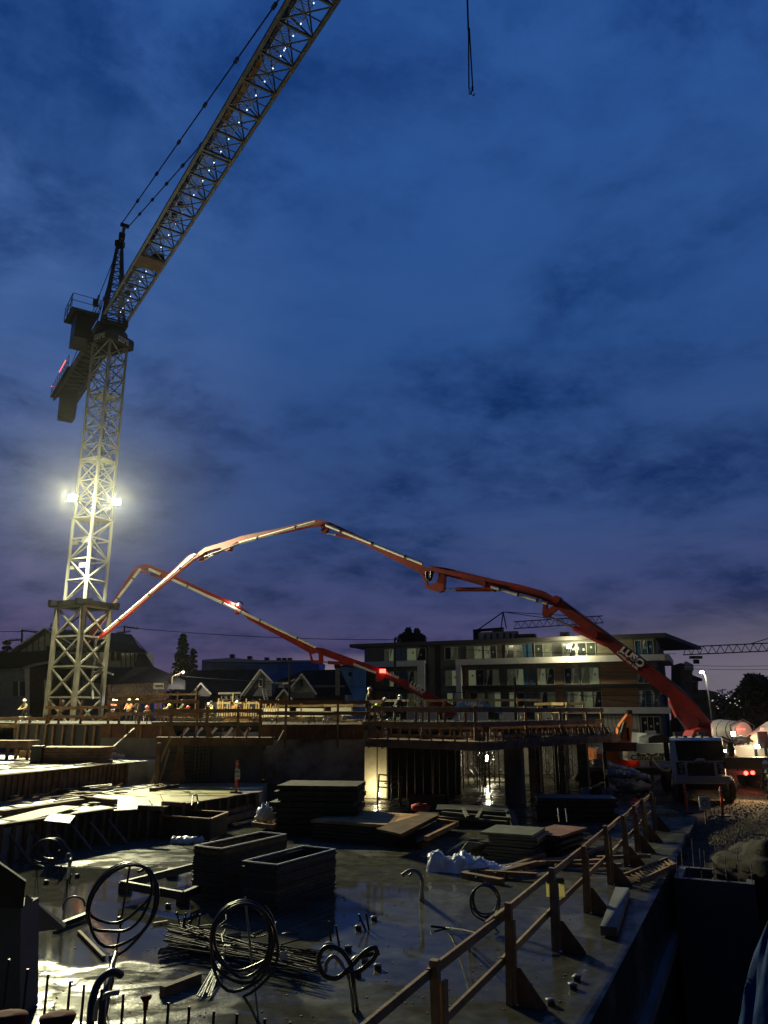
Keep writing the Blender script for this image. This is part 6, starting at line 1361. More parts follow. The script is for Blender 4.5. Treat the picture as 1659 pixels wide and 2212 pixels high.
for a, c in (((545, 1780), (592, 1787)), ((592, 1787), (618, 1768)), ((545, 1780), (575, 1766)), ((575, 1766), (618, 1768)), ((565, 1783), (595, 1767))): b = MB(); b.beam(G(*a, .28), G(*c, .28), .06, .12); obj('board', b, M_wood, t)
b = MB(); b.prism([G(545, 1781, .2), G(592, 1788, .2), G(618, 1769, .2), G(575, 1767, .2)], (0, 0, .02)); obj('bottom', b, M_dwood, t)
b = MB(); p_ = G(572, 1773, .34); b.blob(p_+V(0, 0, .22), (.22, .2, .25), 3, 18, 12, .5, 2.6); b.blob(p_+V(.24, 0, .1), (.14, .12, .12), 5, 12, 8, .6, 3); b.blob(p_+V(-.12, 0, .1), (.18, .12, .14), 6, 12, 8, .6, 3); single('plastic_bag', b, M_plast, 'knotted white plastic bag on the shallow tray', 'bag')
b = MB(); p_ = G(390, 1822, 0)
for k, (dx, r_) in enumerate(((0, .16), (.2, .2), (.4, .12), (-.2, .1), (.55, .08))): b.blob(p_+V(dx, 0, .06), (r_, r_, .12), k+9, 12, 8, .5, 3)
single('plastic_heap', b, M_plast, 'small torn pale plastic on the wet slab by the sump box', 'plastic sheet')
# timbers and scrap on the middle slab
tim('long dark timber with pale end lying in the muddy puddle', G(143, 1721, .9), G(248, 1733, .9), .2, .16, M_dwood); tim('dark timber end lying under the long one', G(122, 1729, .86), G(175, 1722, .86), .14, .1)
tim('thick dark timber along the near edge of the puddle', G(0, 1757, .9), G(175, 1731, .9), .3, .14, M_dwood); tim('short dark timber at the right of the puddle, nearer', G(300, 1744, .86), G(350, 1746, .86), .14, .12); tim('short dark timber at the right of the puddle, farther', G(352, 1735, .86), G(398, 1738, .86), .14, .12)
tim('thin pale stick in the puddle, left one', G(322, 1727, .83), G(329, 1738, .83), .03, .02, M_wood2); tim('thin pale stick in the puddle, right one', G(347, 1717, .83), G(355, 1733, .83), .03, .02, M_wood2)
b = MB(); b.path([G(414, 1741, .82), G(416, 1733, .82)+V(0, 0, .2), G(424, 1731, .82)+V(0, 0, .2), G(428, 1737, .82)], .025, 6); single('bent_pipe', b, M_rebar, 'small bent pipe near the delineator', 'pipe')
for k, (a, c, e, d) in enumerate((((0, 1771), (60, 1752), (172, 1742), (90, 1773)), )):
    b = MB(); b.prism([G(0, 1772, .87), G(50, 1776, .87), G(175, 1744, .87), G(120, 1741, .87)], (0, 0, .025)); single('plywood_sheet', b, MT['pale_ply'], 'pale plywood sheet laid over the near left corner of the middle slab', 'plywood')
b = MB(); b.prism([G(95, 1775, .9), G(150, 1781, .9), G(162, 1764, .9), G(110, 1759, .9)], (0, 0, .03)); single('plywood_sheet', b, M_blackply, 'black plywood offcut on the near edge of the middle slab', 'plywood')
random.seed(12)
for k in range(60):
    u = random.uniform(-10, 190) if k < 44 else random.uniform(150, 330); v = random.uniform(1706, 1742)-(u*.02) if k < 44 else random.uniform(1700, 1718)
    p = G(u, v, .83); an = random.uniform(-.9, .9); L_ = random.uniform(.2, 1.1); zl = random.uniform(0, .18); b = MB(); b.beam(p+V(0, 0, zl), p+V(math.cos(an)*L_, math.sin(an)*L_*.7, zl+random.uniform(-.02, .12)), random.uniform(.06, .2), .03)
    single('wood_offcut', b, (MT['pale_ply'], M_dwood, M_dwood, M_wood2, M_blackply)[k % 5], 'scrap board end in the litter on the middle slab', 'offcut', 'scrap offcuts littering the middle slab')
random.seed(13)
for k in range(26):
    u = random.uniform(-10, 200); v = random.uniform(1640, 1662)-u*.03; p = G(u, v, 1.62); an = random.uniform(-.9, .9); L_ = random.uniform(.3, 1.2); b = MB(); b.beam(p, p+V(math.cos(an)*L_, math.sin(an)*L_*.7, random.uniform(0, .1)), random.uniform(.05, .14), .03)
    single('wood_offcut', b, (M_wood2, M_dwood, M_blackply)[k % 3], 'scrap board end in the litter on the upper left slab', 'offcut', 'scrap offcuts littering the upper left slab')

# ------------------------------------------------------------------ MID SLAB STACKS
def flat_stack(name, label, c, w, d, h_, rz, n, mats, jit=.06, cat='stack', grow=.0):
    t = thing(name, label, cat, c, rz)
    for j in range(n):
        th = h_/n; b = MB(); b.box((random.uniform(-jit, jit), random.uniform(-jit, jit), th*(j+.5)), (w*(1-grow*j/n)+random.uniform(-jit, jit), d+random.uniform(-jit, jit), th*.82), random.uniform(-.03, .03)); obj('form_panel', b, mats[0] if j < n-1 else mats[1], t, False)
    return t
random.seed(5)
flat_stack('panel_stack', 'tall stack of thick dark form panels before the stained wall', G(690, 1795, 0), 2.45, 1.9, 1.4, -.10, 9, (M_blackply, mat('dark_top_ply', (.07, .058, .04), .75, 0, .5, 3, spec=.15)), .1)
c_ = G(793, 1815, 0); flat_stack('panel_stack', 'wide stack of panels topped by a large brown plywood sheet', c_+V(0, .5, 0), 2.3, 2.4, .56, -GA, 6, (M_blackply, mat('brown_top_ply', (.48, .27, .13), .75, 0, .35, 1.6, .2, 15, spec=.1)), .05)
b = MB(); b.prism([G(813, 1794, .50), G(866, 1806, .5), G(949, 1763, .5), G(905, 1760, .5)][::-1], (0, 0, .05)); single('brown_plank_sheet', b, mat('dull_brown_ply', (.13, .08, .045), .75, 0, .4, 2, spec=.12), 'narrow brown sheet beside the large brown plywood', 'plywood')
b = MB(); b.prism([G(815, 1800, .30), G(868, 1811, .3), G(950, 1768, .3), G(905, 1766, .3)], (0, 0, .17)); single('panel_stack', b, M_blackply, 'black panels under the narrow brown sheet', 'stack')
t = thing('angle_tray', 'L shaped timber tray right of the brown plywood', 'tray', G(930, 1810, 0)); b = MB(); b.beam(G(920, 1812, .35), G(988, 1779, .35), .10, .12); obj('board', b, M_wetply, t); b = MB(); b.beam(G(988, 1779, .35), G(946, 1773, .35), .10, .12); obj('board', b, M_wetply, t); b = MB(); b.prism([G(900, 1820, .2), G(920, 1813, .2), G(985, 1780, .2), G(946, 1775, .2), G(895, 1800, .2)], (0, 0, .04)); obj('bottom', b, M_blackply, t)
b = MB(); p_ = G(908, 1756, .1); b.blob(p_+V(0, 0, .18), (.3, .2, .14), 4, 14, 9, .5, 3); single('red_cloth', b, mat('red_cloth', (.45, .05, .03), .8), 'crumpled red cloth behind the brown plywood', 'cloth')
# far pile of frames
t = thing('frame_pile', 'untidy pile of timber frames and panels below the shoring', 'pile', G(1030, 1785, 0)); 
for k, (a, c, z, w) in enumerate((((955, 1755), (1100, 1768), .62, .12), ((960, 1749), (1100, 1756), .66, .10), ((1000, 1747), (1010, 1765), .66, .1), ((1040, 1750), (1030, 1768), .66, .1), ((1095, 1752), (1100, 1770), .6, .1), ((945, 1765), (1095, 1776), .5, .14))): b = MB(); b.beam(G(*a, z), G(*c, z), w, .06); obj('frame_bar', b, M_greenply, t)
b = MB(); c_ = G(1025, 1785, 0); b.box(c_+V(0, .6, .25), (2.3, 1.4, .5), -.1); obj('panel_block', b, M_blackply, t)
b = MB(); b.beam(G(1102, 1752, .7), G(1117, 1795, .25), .22, .05); obj('leaning_plank', b, M_rustply, t)
b = MB(); b.prism([G(984, 1852, 0), G(1050, 1850, .0), G(1065, 1828, .22), G(1045, 1822, .38), G(1010, 1818, .38)], (0, .04, 0)); single('propped_plywood', b, M_greenply, 'greenish panel with angled corner leaning behind the white plastic', 'panel')
# green grey plywood stack
c_ = G(1120, 1860, 0); flat_stack('plywood_stack', 'stack of green grey plywood right of the white plastic', c_+V(.1, .7, 0), 1.25, 1.5, .62, -GA, 8, (M_blackply, M_greenply), .09)
c_ = G(1225, 1850, 0); flat_stack('plywood_stack', 'stack topped by a rusty brown sheet, nearest the guard rail', c_+V(-.1, .9, 0), .9, 1.8, .5, -GA-.2, 7, (M_blackply, M_rustply), .1)
c_ = G(1250, 1775, 0); flat_stack('plywood_stack', 'large strapped dark bundle behind the guard rail', c_+V(0, .5, 0), 2.6, 1.2, .75, -.12, 5, (M_blackply, M_blackply), .06)
b = MB(); 
for u in (1205, 1222): b.beam(D(u, 1746, 24.3), D(u+3, 1775, 24.2), .03)
single('strap', b, M_band, 'pale straps hanging over the dark bundle', 'strap')
random.seed(9)
for k in range(14):
    a = G(1000+k*22+random.uniform(-10, 10), 1890-k*3+random.uniform(-8, 8), .04+random.uniform(0, .1)); an = random.uniform(-.6, .9); L_ = random.uniform(.9, 1.9); b = MB(); b.beam(a, a+V(math.cos(an)*L_, math.sin(an)*L_, random.uniform(0, .15)), .12, .07)
    single('loose_timber', b, M_dwood if k % 4 else M_wood, ORD[k]+' dark loose timber from the left beyond the foreground guard rail', 'timber', 'loose timbers between the plastic and the guard rail')
tim('long dark timber before the white plastic', G(1002, 1890, .06), G(1085, 1905, .06), .16, .12); tim('dark timber just behind the long one', G(1035, 1884, .06), G(1095, 1893, .06), .16, .12)
# ladder lying beyond the rail
t = thing('ladder', 'timber ladder lying on the slab between rail and trench', 'ladder', G(1370, 1895, 0)); 
for a, c in (((1345, 1893), (1440, 1856)), ((1385, 1903), (1460, 1868))): b = MB(); b.beam(G(*a, .12), G(*c, .12), .05, .09); obj('stile', b, M_wood, t)
for k in range(11): f_ = k/10; b = MB(); b.beam(G(1345, 1893, .12).lerp(G(1440, 1856, .12), f_), G(1385, 1903, .12).lerp(G(1460, 1868, .12), f_), .04, .04); obj('rung', b, M_wood, t)
t = thing('leaning_block', 'pale dusty plank propped on the slab beside the trench', 'plank', G(1330, 1975, 0)); b = MB(); b.beam(G(1315, 2012, .1), G(1345, 1925, .1), .26, .14); obj('plank', b, M_dconc, t)
# white plastic sheeting
from mathutils import noise as mn
def crumple(mb, a, c, width, lumps, seed, nx=110, ny=44):
    a = V(a); c = V(c); L_ = (c-a).length; dx = (c-a)/L_; dy = V(-dx.y, dx.x, 0); vs = []; fs_ = []
    for i in range(nx+1):
        for j in range(ny+1):
            x = i/nx; y = (j/ny-.5)*2; env = 0
            for (cx, r_, h_) in lumps: q_ = ((x-cx)*L_/r_)**2+(y*width*.5/(r_*.75))**2; env = max(env, h_*max(0, 1-q_)**.55)
            P_ = Vector((x*L_*2.6, y*width*2.2, seed)); w1 = P_+mn.noise_vector(P_*1.3)*.8
            rd = 1-abs(mn.noise(w1*1.5)); rd2 = 1-abs(mn.noise(w1*4.1+Vector((7, 3, 1)))); hgt = env*(.62+.30*rd**2+.14*rd2**3)
            off = mn.noise_vector(P_*2.2)*.05*(1 if env > 0 else .3)
            vs.append(a+dx*(x*L_+off.x)+dy*(y*width*.5*(1+.0*x)+off.y)+V(0, 0, max(hgt, -.004) if env > 0 else -.004))
    for i in range(nx):
        for j in range(ny): fs_.append((i*(ny+1)+j, (i+1)*(ny+1)+j, (i+1)*(ny+1)+j+1, i*(ny+1)+j+1))
    mb.add(vs, fs_, True)
b = MB(); crumple(b, G(925, 1878, 0), G(1130, 1890, 0), 1.0, ((.10, .34, .44), (.20, .28, .34), (.38, .36, .44), (.52, .42, .34), (.66, .36, .25), (.80, .34, .19), (.90, .22, .20)), 4.2)
single('plastic_sheeting', b, M_plast, 'large crumpled white plastic sheeting lying on the wet slab', 'plastic sheet')
# rectangular open form boxes
def form_box(label, pl, pr, length, z, n, band, seed):
    rnd = random.Random(seed); pl = V(pl); pr = V(pr); d2 = (pr-pl).normalized(); d1 = Vector((-d2.y, d2.x, 0)); d1 = d1 if d1.y > 0 else -d1; w = (pr-pl).length
    t = thing('form_box', label, 'form box', (pl.x, pl.y, 0), math.atan2(d2.y, d2.x)); th = z/n; tk = .05
    for j in range(n):
        z0 = j*th; m = (M_blackply, mat('grey_edge_ply', (.055, .055, .058), .7, 0, .5, 9), M_blackply, mat('mid_edge_ply', (.038, .036, .036), .7, 0, .5, 9))[rnd.randrange(4)] if j not in band else mat('yellow_edge_ply', (.16, .11, .03), .7, 0, .5, 5)
        ox = rnd.uniform(-.022, .022)+(.02 if rnd.random() < .2 else 0); oy = rnd.uniform(-.02, .02); b = MB()
        for (cx, cy, sx, sy) in ((w/2, tk/2, w, tk), (w/2, length-tk/2, w, tk), (tk/2, length/2, tk, length-2*tk-.002), (w-tk/2, length/2, tk, length-2*tk-.002)): b.box((cx+ox, cy+oy, z0+th*.5), (sx, sy, th*.9))
        obj('layer', b, m, t, False)
    b = MB()
    for (cx, cy, sx, sy) in ((w/2, 0.02, w, .03), (w/2, length-.02, w, .03), (.02, length/2, .03, length-.08), (w-.02, length/2, .03, length-.08)): b.box((cx, cy, z+.012), (sx, sy, .016))
    obj('rim', b, mat('pale_rim', (.50, .50, .50), .5), t, False); return t
form_box('farther black rectangular form stack with open top and dull yellow upper edge', G(418, 1828, .95), G(478.5, 1834.7, .95), 2.1, .95, 24, (21, 22), 1)
form_box('nearer black rectangular form stack with open top, right of its twin', G(523.5, 1861, .80), G(598.6, 1870, .80), 1.95, .80, 22, (9,), 2)
# low timber frame left of the boxes
t = thing('low_frame', 'low black U shaped timber frame left of the form boxes', 'frame', G(340, 1900, 0))
for a, c in (((262, 1912), (420, 1872)), ((270, 1912), (395, 1935)), ((395, 1935), (430, 1920))): b = MB(); b.beam(G(*a, .25), G(*c, .25), .08, .14); obj('beam', b, M_blackply, t)
for u, v in ((270, 1926), (395, 1952), (372, 1895)): b = MB(); q_ = G(u, v, 0); b.box(q_+V(0, 0, .09), (.22, .2, .18)); obj('block', b, M_blackply, t)

# ------------------------------------------------------------------ FOREGROUND: hoses, dowels, rebar
def coil(label, cu, cv, Y, ru, rv_, foot, loops=3, r=.022, tail=None, tilt=0.0, cat='hose coil', name='hose_coil', seed=0, m=M_hose):
    """hose standing up out of the slab in hanging loops; ru/rv = radii in metres"""
    rnd = random.Random(seed); c = D(cu, cv, Y); t = thing(name, label, cat, foot)
    pts = []; n = 30; F = V(foot); top_ = c+V(0, 0, rv_)
    pts.append(F); pts.append(F.lerp(c-V(0, 0, rv_), .55)+V(.03, 0, 0))
    for k in range(int(loops*n)+1):
        a = -math.pi/2+2*math.pi*k/n; g_ = k/(loops*n); sc_ = 1-.26*g_+.05*math.sin(loops*9+g_*7)*g_+.035*math.sin(k*.37+seed*2)+.02*math.sin(k*.9+seed)
        cz = top_-V(0, 0, rv_*sc_*(1-.05*g_)); cx = V(.10*ru*math.sin(g_*5+seed), .16*g_, 0)
        pts.append(cz+cx+V(math.cos(a)*ru*(sc_*.6+.4), .05*math.sin(a), math.sin(a)*rv_*sc_)+V(tilt*math.sin(a)*ru, 0, 0))
    if tail: pts.append(pts[-1]+V(*tail))
    b = MB(); b.path(pts, r, 8); obj('hose', b, m, t); return t
f0 = G(235, 2112, 0)
coil('largest black hose coil standing upright at left with a rod through it', 257, 1962, 9.6, .40, .44, G(225, 2195, 0), 3.4, .017, (-.12, 0, -.05), .18, seed=1)
coil('black hose coil standing over the rebar bundle, right of the largest one', 522, 2052, 8.9, .35, .42, G(555, 2205, 0), 4.4, .016, None, -.05, seed=2)
coil('small black hose coil at the far left of the wet slab', 100, 1843, 14.6, .27, .22, G(78, 1868, 0), 4.2, .013, (-.1, 0, .02), .0, seed=3)
coil('black hose coil beyond the foreground guard rail', 1050, 1955, 14.0, .25, .28, G(1073, 2008, 0), 4.5, .014, (-.15, 0, .1), .0, seed=4)
def hosepath(label, pts, r, m=M_hose, name='hose', cat='hose'):
    P_ = [V(p) for p in pts]; out_ = []
    for i in range(len(P_)-1):
        p0 = P_[max(i-1, 0)]; p1 = P_[i]; p2 = P_[i+1]; p3 = P_[min(i+2, len(P_)-1)]
        for k in range(6): s = k/6; out_.append(.5*((2*p1)+(-p0+p2)*s+(2*p0-5*p1+4*p2-p3)*s*s+(-p0+3*p1-3*p2+p3)*s**3))
    out_.append(P_[-1]); b = MB(); b.path(out_, r, 8); return single(name, b, m, label, cat)
Yh = 9.2
hosepath('black hose twisting in a figure of eight on its stalk, left loop', [G(772, 2182, 0), D(764, 2130, Yh), D(758, 2085, Yh), D(735, 2052, Yh), D(705, 2046, Yh), D(688, 2070, Yh), D(700, 2106, Yh), D(730, 2112, Yh), D(760, 2085, Yh), D(790, 2055, Yh), D(812, 2048, Yh), D(808, 2070, Yh), D(775, 2098, Yh-.02), D(757, 2096, Yh), D(768, 2070, Yh+.06), D(820, 2058, Yh+.1)], .026)
hosepath('grey hose arch beside the twisted black hose', [G(762, 2182, 0), D(756, 2120, Yh+.1), D(740, 2085, Yh+.1), D(722, 2066, Yh+.1), D(706, 2078, Yh+.1), D(703, 2100, Yh+.1)], .022, M_conduit)
hosepath('hooked grey conduit pair standing mid slab', [G(908, 1944, 0), D(912, 1905, 15.2), D(905, 1886, 15.2), D(888, 1880, 15.2), D(868, 1891, 15.2)], .035, M_conduit, 'conduit', 'conduit')
hosepath('thinner grey conduit hooked behind the mid slab pair', [G(910, 1943, 0)+V(.04, .05, 0), D(909, 1900, 15.3), D(898, 1882, 15.3), D(884, 1892, 15.3)], .025, M_conduit, 'conduit', 'conduit')
hosepath('bent grey conduit near the small coil at left', [G(146, 1898, 0), D(150, 1870, 15.0), D(152, 1853, 15.0), D(147, 1846, 15.0), D(141, 1860, 15.0)], .03, M_conduit, 'conduit', 'conduit')
hosepath('thin arch of conduit standing left of the largest coil', [D(136, 1966, 13.0), D(140, 1948, 13.0), D(158, 1937, 13.0), D(178, 1943, 13.0), D(184, 1958, 13.0)], .016, M_conduit, 'conduit', 'conduit')
hosepath('short dark hose curving at the slab behind the guard rail', [G(1013, 2052, 0), D(1022, 2028, 11.8), D(1022, 2015, 12.0), G(975, 2006, .05), G(930, 2001, .05)], .02)
# thin rods through the coils
t = thing('rebar_rod', 'tall bare rod standing through the largest coil', 'rebar'); t.location = G(232, 2180, 0); b = MB(); p_ = G(230, 2190, 0); b.tube(p_, D(282, 1862, p_.y+.6), .014, 6); obj('rod', b, M_rebar, t)
b = MB(); p_ = G(558, 2205, 0); b.tube(p_, D(529, 1936, p_.y+.2), .013, 6); single('rebar_rod', b, M_conduit, 'tall pale rod standing through the coil over the rebar bundle', 'rebar')
# hoses at the bottom left
hosepath('black hose bending over at the bottom left, behind the dowels', [D(195, 2215, 7.6), D(200, 2160, 7.7), D(215, 2120, 7.8), D(240, 2100, 7.9), D(262, 2106, 8.0)], .035)
hosepath('second black hose rising at the bottom left', [D(220, 2215, 7.6), D(224, 2165, 7.7), D(235, 2110, 8.0), D(250, 2060, 8.6)], .028)
hosepath('thin hose loop low at the bottom left', [D(205, 2205, 7.3), D(210, 2170, 7.3), D(228, 2150, 7.3), D(255, 2144, 7.4)], .02, M_conduit)
# dowel wall
b = MB(); b.prism([GR(-14, 4.75, -3), GR(-2.1, 4.75, -3), GR(-2.1, 5.2, -3), GR(-14, 5.2, -3)], (0, 0, 3.95)); struct_wall = single('dowel_wall', b, M_conc, 'low concrete wall whose vertical dowels line the bottom edge', 'wall')
us = [20, 60, 104, 152, 182, 220, 267, 316, 364, 409, 462, 512, 572, 627, 680]
tv = [2072, 2093, 2105, 2119, 2127, 2136, 2147, 2152, 2166, 2174, 2184, 2190, 2200, 2207, 2213]
for k, (u, v) in enumerate(zip(us, tv)):
    x, r_ = ray(u, v); Y = 5.0/(math.sin(GA)*x+math.cos(GA)); p_ = Vector((x*Y, Y, EYE+r_*Y)); b = MB(); b.tube((p_.x, p_.y, .90), p_, .0105, 8)
    dw_ = single('rebar_dowel', b, M_rebar, ORD[k]+' upright rebar dowel from the left in the row along the bottom edge', 'rebar', 'rebar dowels along the bottom edge')
    if k == 7:
        b = MB(); b.lathe(p_, [(.017, -.09), (.021, -.035), (.04, -.010), (.042, .0), (.015, .005)], 14); obj('mushroom_cap', b, mat('cap_red', (.12, .009, .007), .8, spec=.1), dw_)
for lab, u, v, Y, s_ in (('thick capped dowel nearest the camera, right one of two at bottom left', 125, 2196, 3.6, 2.3), ('thick capped dowel nearest the camera, in the bottom left corner', 12, 2196, 3.4, 2.6)):
    p_ = D(u, v, Y); b = MB(); b.tube(p_-V(0, 0, .9), p_, .011, 8); dw_ = single('rebar_dowel', b, M_rebar, lab, 'rebar')
    b = MB(); b.lathe(p_, [(.013*s_, -.075*s_), (.016*s_, -.03*s_), (.03*s_, -.008*s_), (.032*s_, .0), (.012*s_, .004*s_)], 14); obj('mushroom_cap', b, MT['cap_red'], dw_)
# rebar bundle
t = thing('rebar_bundle', 'bundle of rebar lengths lying on the slab under the coil', 'rebar', G(520, 2050, 0)); random.seed(17)
for k in range(46):
    z = .03+random.uniform(0, .16); b = MB(); b.tube(G(370+random.uniform(-18, 22), 2020+random.uniform(-28, 25), z), G(690+random.uniform(-25, 10), 2075+random.uniform(-28, 25), z), .011, 5); obj('bar', b, M_rebar, t)
for k in range(16):
    b = MB(); b.tube(G(345+random.uniform(-5, 5), 2060+random.uniform(-12, 14), .08), G(520, 2022+random.uniform(-8, 8), .12), .011, 5); obj('bar', b, M_rebar, t)
for k in range(14): b = MB(); b.tube(G(432+random.uniform(-16, 26), 2148+random.uniform(-6, 6), .03), G(492+random.uniform(-8, 8), 2040, .16), .008, 5); obj('wire_end', b, M_conduit, t)
for k in range(18):
    q_ = G(random.uniform(370, 640), random.uniform(1995, 2080), random.uniform(.08, .26)); an = random.uniform(-1.2, .9); L_ = random.uniform(.25, .7); b = MB()
    b.path([q_, q_+V(math.cos(an)*L_*.5, math.sin(an)*L_*.5, random.uniform(.0, .1)), q_+V(math.cos(an+.6)*L_, math.sin(an+.6)*L_, random.uniform(-.02, .12))], .011, 5); obj('bent_bar', b, M_rebar, t)
for k in range(8): b = MB(); q_ = G(400+random.uniform(-20, 60), 2010+random.uniform(-10, 10), .05); b.tube(q_, q_+V(random.uniform(-.1, .1), 0, random.uniform(.12, .3)), .014, 5); obj('bar_end', b, M_rebar, t)
b = MB(); b.beam(G(350, 2142, .06), G(430, 2112, .06), .1, .12); single('timber', b, M_dwood, 'short timber under the near end of the rebar bundle', 'timber')
b = MB(); b.box(G(612, 2068, .2), (.10, .02, .16), .5, ); single('tag_label', b, M_band, 'pale tag tied to the rebar bundle', 'tag')
b = MB(); b.beam(G(170, 2012, .03), G(225, 2068, .03), .05, .04); single('timber', b, M_wood, 'pale thin timber lying left of the largest coil', 'timber')
b = MB(); b.beam(G(120, 2002, .06), G(192, 1975, .06), .1, .08); single('timber', b, M_blackply, 'dark timber with bright edge by the left formwork', 'timber')
b = MB(); b.beam(G(330, 1995, .03), G(362, 1990, .03), .05, .03); single('timber', b, M_wood2, 'small yellow chip near the form box shadow', 'timber')
# conduit caps on the slab
spots = [(100, 1903), (167, 1889), (363, 1955), (259, 1984), (808, 1982), (774, 2003), (710, 2040), (752, 2048), (816, 2088), (772, 2104), (788, 2075), (1126, 2112), (1246, 2112), (1190, 2165), (1238, 2130), (610, 1845)]
labs = ['capped sleeve beside the bent conduit, left', 'capped sleeve beside the bent conduit, right', 'capped sleeve below the low black frame', 'capped sleeve inside the largest coil outline', 'capped sleeve at the tip of the form box shadow', 'capped sleeve just below the shadow tip', 'capped sleeve left of the twisted hose top', 'capped sleeve behind the twisted hose', 'capped sleeve right of the twisted hose', 'capped sleeve low right of the twisted hose', 'capped sleeve hidden in the twisted hose loop', 'capped sleeve at the foot of the nearest rail post', 'capped sleeve right of the foreground guard rail', 'tall capped sleeve near the bottom right slab', 'low stub beside the tall capped sleeve', 'capped stub on the slab right of the form boxes']
for (u, v), lab in zip(spots, labs):
    p_ = G(u, v+6, 0); t = thing('pipe_sleeve', lab, 'pipe sleeve', p_, group='capped pipe sleeves cast in the slab'); b = MB(); b.lathe(p_, [(.055, 0), (.052, .045), (.045, .055)], 10); obj('sleeve', b, M_black, t); b = MB(); b.blob(p_+V(0, 0, .055), (.060, .056, .022), len(lab), 12, 6, .5, 3); obj('tape_cap', b, mat('cap_tape', (.20, .21, .20), .5, 0, .4, 20), t)
for k, (u, v, h_, dx) in enumerate(((130, 1902, .22, -.08), (134, 1896, .25, -.05), (150, 1905, .15, .03), (790, 2010, .25, -.12), (797, 2008, .25, -.05), (405, 1950, .2, -.02), (392, 1945, .2, .02), (715, 2035, .3, -.04), (733, 2045, .3, -.06), (900, 1850, .12, .1))):
    p_ = G(u, v, 0); b = MB(); b.tube(p_, p_+V(dx, 0, h_), .018, 7); single('conduit_stub', b, M_hose, 'short dark conduit stub sticking out of the wet slab', 'conduit', 'dark conduit stubs in the wet slab')
b = MB()
for k in range(170): u = random.uniform(120, 1250); v = random.uniform(1845, 2205); q_ = G(u, v, .006); b.box(q_, (random.uniform(.01, .035), random.uniform(.01, .03), .008), random.uniform(0, 3))
single('slab_grit', b, M_dwood, 'scattered small grit and chips on the wet slab', 'grit', kind='stuff')
# dark formwork at left
t = thing('column_form', 'dark panelled form box at the left edge with a triangular brace', 'formwork', G(10, 2100, 0)); Yb = 10.2
b = MB(); b.prism([D(-80, 1962, Yb), D(50, 1962, Yb-.1), D(56, 1905, Yb-.1), D(0, 1866, Yb-.1), D(-80, 1815, Yb)], (-.05, .12, 0)); obj('upper_panel', b, mat('black_face', (.012, .012, .013), .8, 0, .3, 4), t)
p_ = D(50, 1962, Yb-.05); b = MB(); b.prism([Vector((D(-80, 1962, Yb).x, Yb+.0, .01)), Vector((D(40, 2100, Yb-.05).x+.05, Yb-.0, .01)), Vector((p_.x-.05, Yb-.0, p_.z)), Vector((D(-80, 1962, Yb).x, Yb+.0, p_.z))], (0, .5, 0)); obj('lower_panel', b, mat('navy_grey_panel', (.06, .062, .085), .7, 0, .2, 2), t)
b = MB(); b.prism([D(55, 1935, Yb+.1), D(140, 1998, Yb+1.9), D(136, 2006, Yb+1.6), D(44, 2018, Yb+.1)], (0, .05, 0)); obj('triangular_brace', b, M_blackply, t)

# ------------------------------------------------------------------ RIGHT SIDE: shaft, mound, tarp, rubble
t = thing('concrete_shaft', 'square concrete shaft in the trench with bars rising from its rim', 'shaft', GR(-1.2, 21.8, -3.4)); sa0, sa1, sb0_, sb1_ = -1.97, -.35, 20.0-.6, 20.9
b = MB(); w_ = .16
for (x0_, x1_, y0_, y1_) in ((sa0, sa1, sb0_, sb0_+w_), (sa0, sa1, sb1_-w_, sb1_), (sa0, sa0+w_, sb0_+w_+.001, sb1_-w_-.001), (sa1-w_, sa1, sb0_+w_+.001, sb1_-w_-.001)): b.prism([GR(x0_, y0_, -3.39), GR(x1_, y0_, -3.39), GR(x1_, y1_, -3.39), GR(x0_, y1_, -3.39)], (0, 0, 3.35))
obj('shaft_wall', b, mat('blue_grey_concrete', (.075, .08, .10), .7, 0, .2, 1.2, .15, 8), t)
for k in range(14):
    a_ = sa0+.08+(k % 7)*.25; b_ = sb0_+.08 if k < 7 else sb1_-.08; b = MB(); h_ = .35+(k % 3)*.12+(.25 if k == 13 else 0); b.tube(GR(a_, b_, -.05), GR(a_+.01, b_, h_), .010, 5); obj('starter_bar', b, M_conduit, t)
b = MB(); rnd = random.Random(2)
p_ = G(1655, 1905, -.1); b.blob(p_+V(.5, .6, .1), (1.2, 1.1, .62), 3, 30, 18, .35, 2.5); single('dirt_mound', b, mat('dark_soil', (.03, .024, .018), .95, 0, .4, 3, .8, 10), 'dark soil mound at the right edge behind the tarp', 'mound')
# blue tarp
from mathutils import noise as mn
b = MB(); t0_ = D(1640, 2090, 7.4); n_ = 60; vs = []; fsx = []
for i in range(n_+1):
    for j in range(n_+1):
        a = math.pi*2*j/n_; f_ = i/n_; prof_ = [0.02, .18, .34, .5, .56, .58][min(5, int(f_*5))]+(f_*5-int(f_*5))*([.16, .16, .16, .06, .02, 0][min(5, int(f_*5))])
        d_ = Vector((math.cos(a), math.sin(a), 0)); q_ = 1+.28*mn.noise(Vector((math.cos(a)*1.7, math.sin(a)*1.7, f_*1.2)))+.16*mn.noise(Vector((math.cos(a)*4+f_*2, math.sin(a)*4, f_*3)))-.10*(1-abs(mn.noise(Vector((math.cos(a)*3, math.sin(a)*3+f_*3, 4)))))**4
        vs.append(Vector((3.36, 7.1, 1.90-f_**1.5*2.6))+d_*prof_*q_*1.0)
for i in range(n_):
    for j in range(n_): j2 = (j+1) % n_; fsx.append((i*(n_+1)+j, (i+1)*(n_+1)+j, (i+1)*(n_+1)+j2, i*(n_+1)+j2))
b.add(vs, fsx, True)
single('tarp_cover', b, M_tarp, 'blue tarpaulin draped over a tall heap in the bottom right corner', 'tarp')
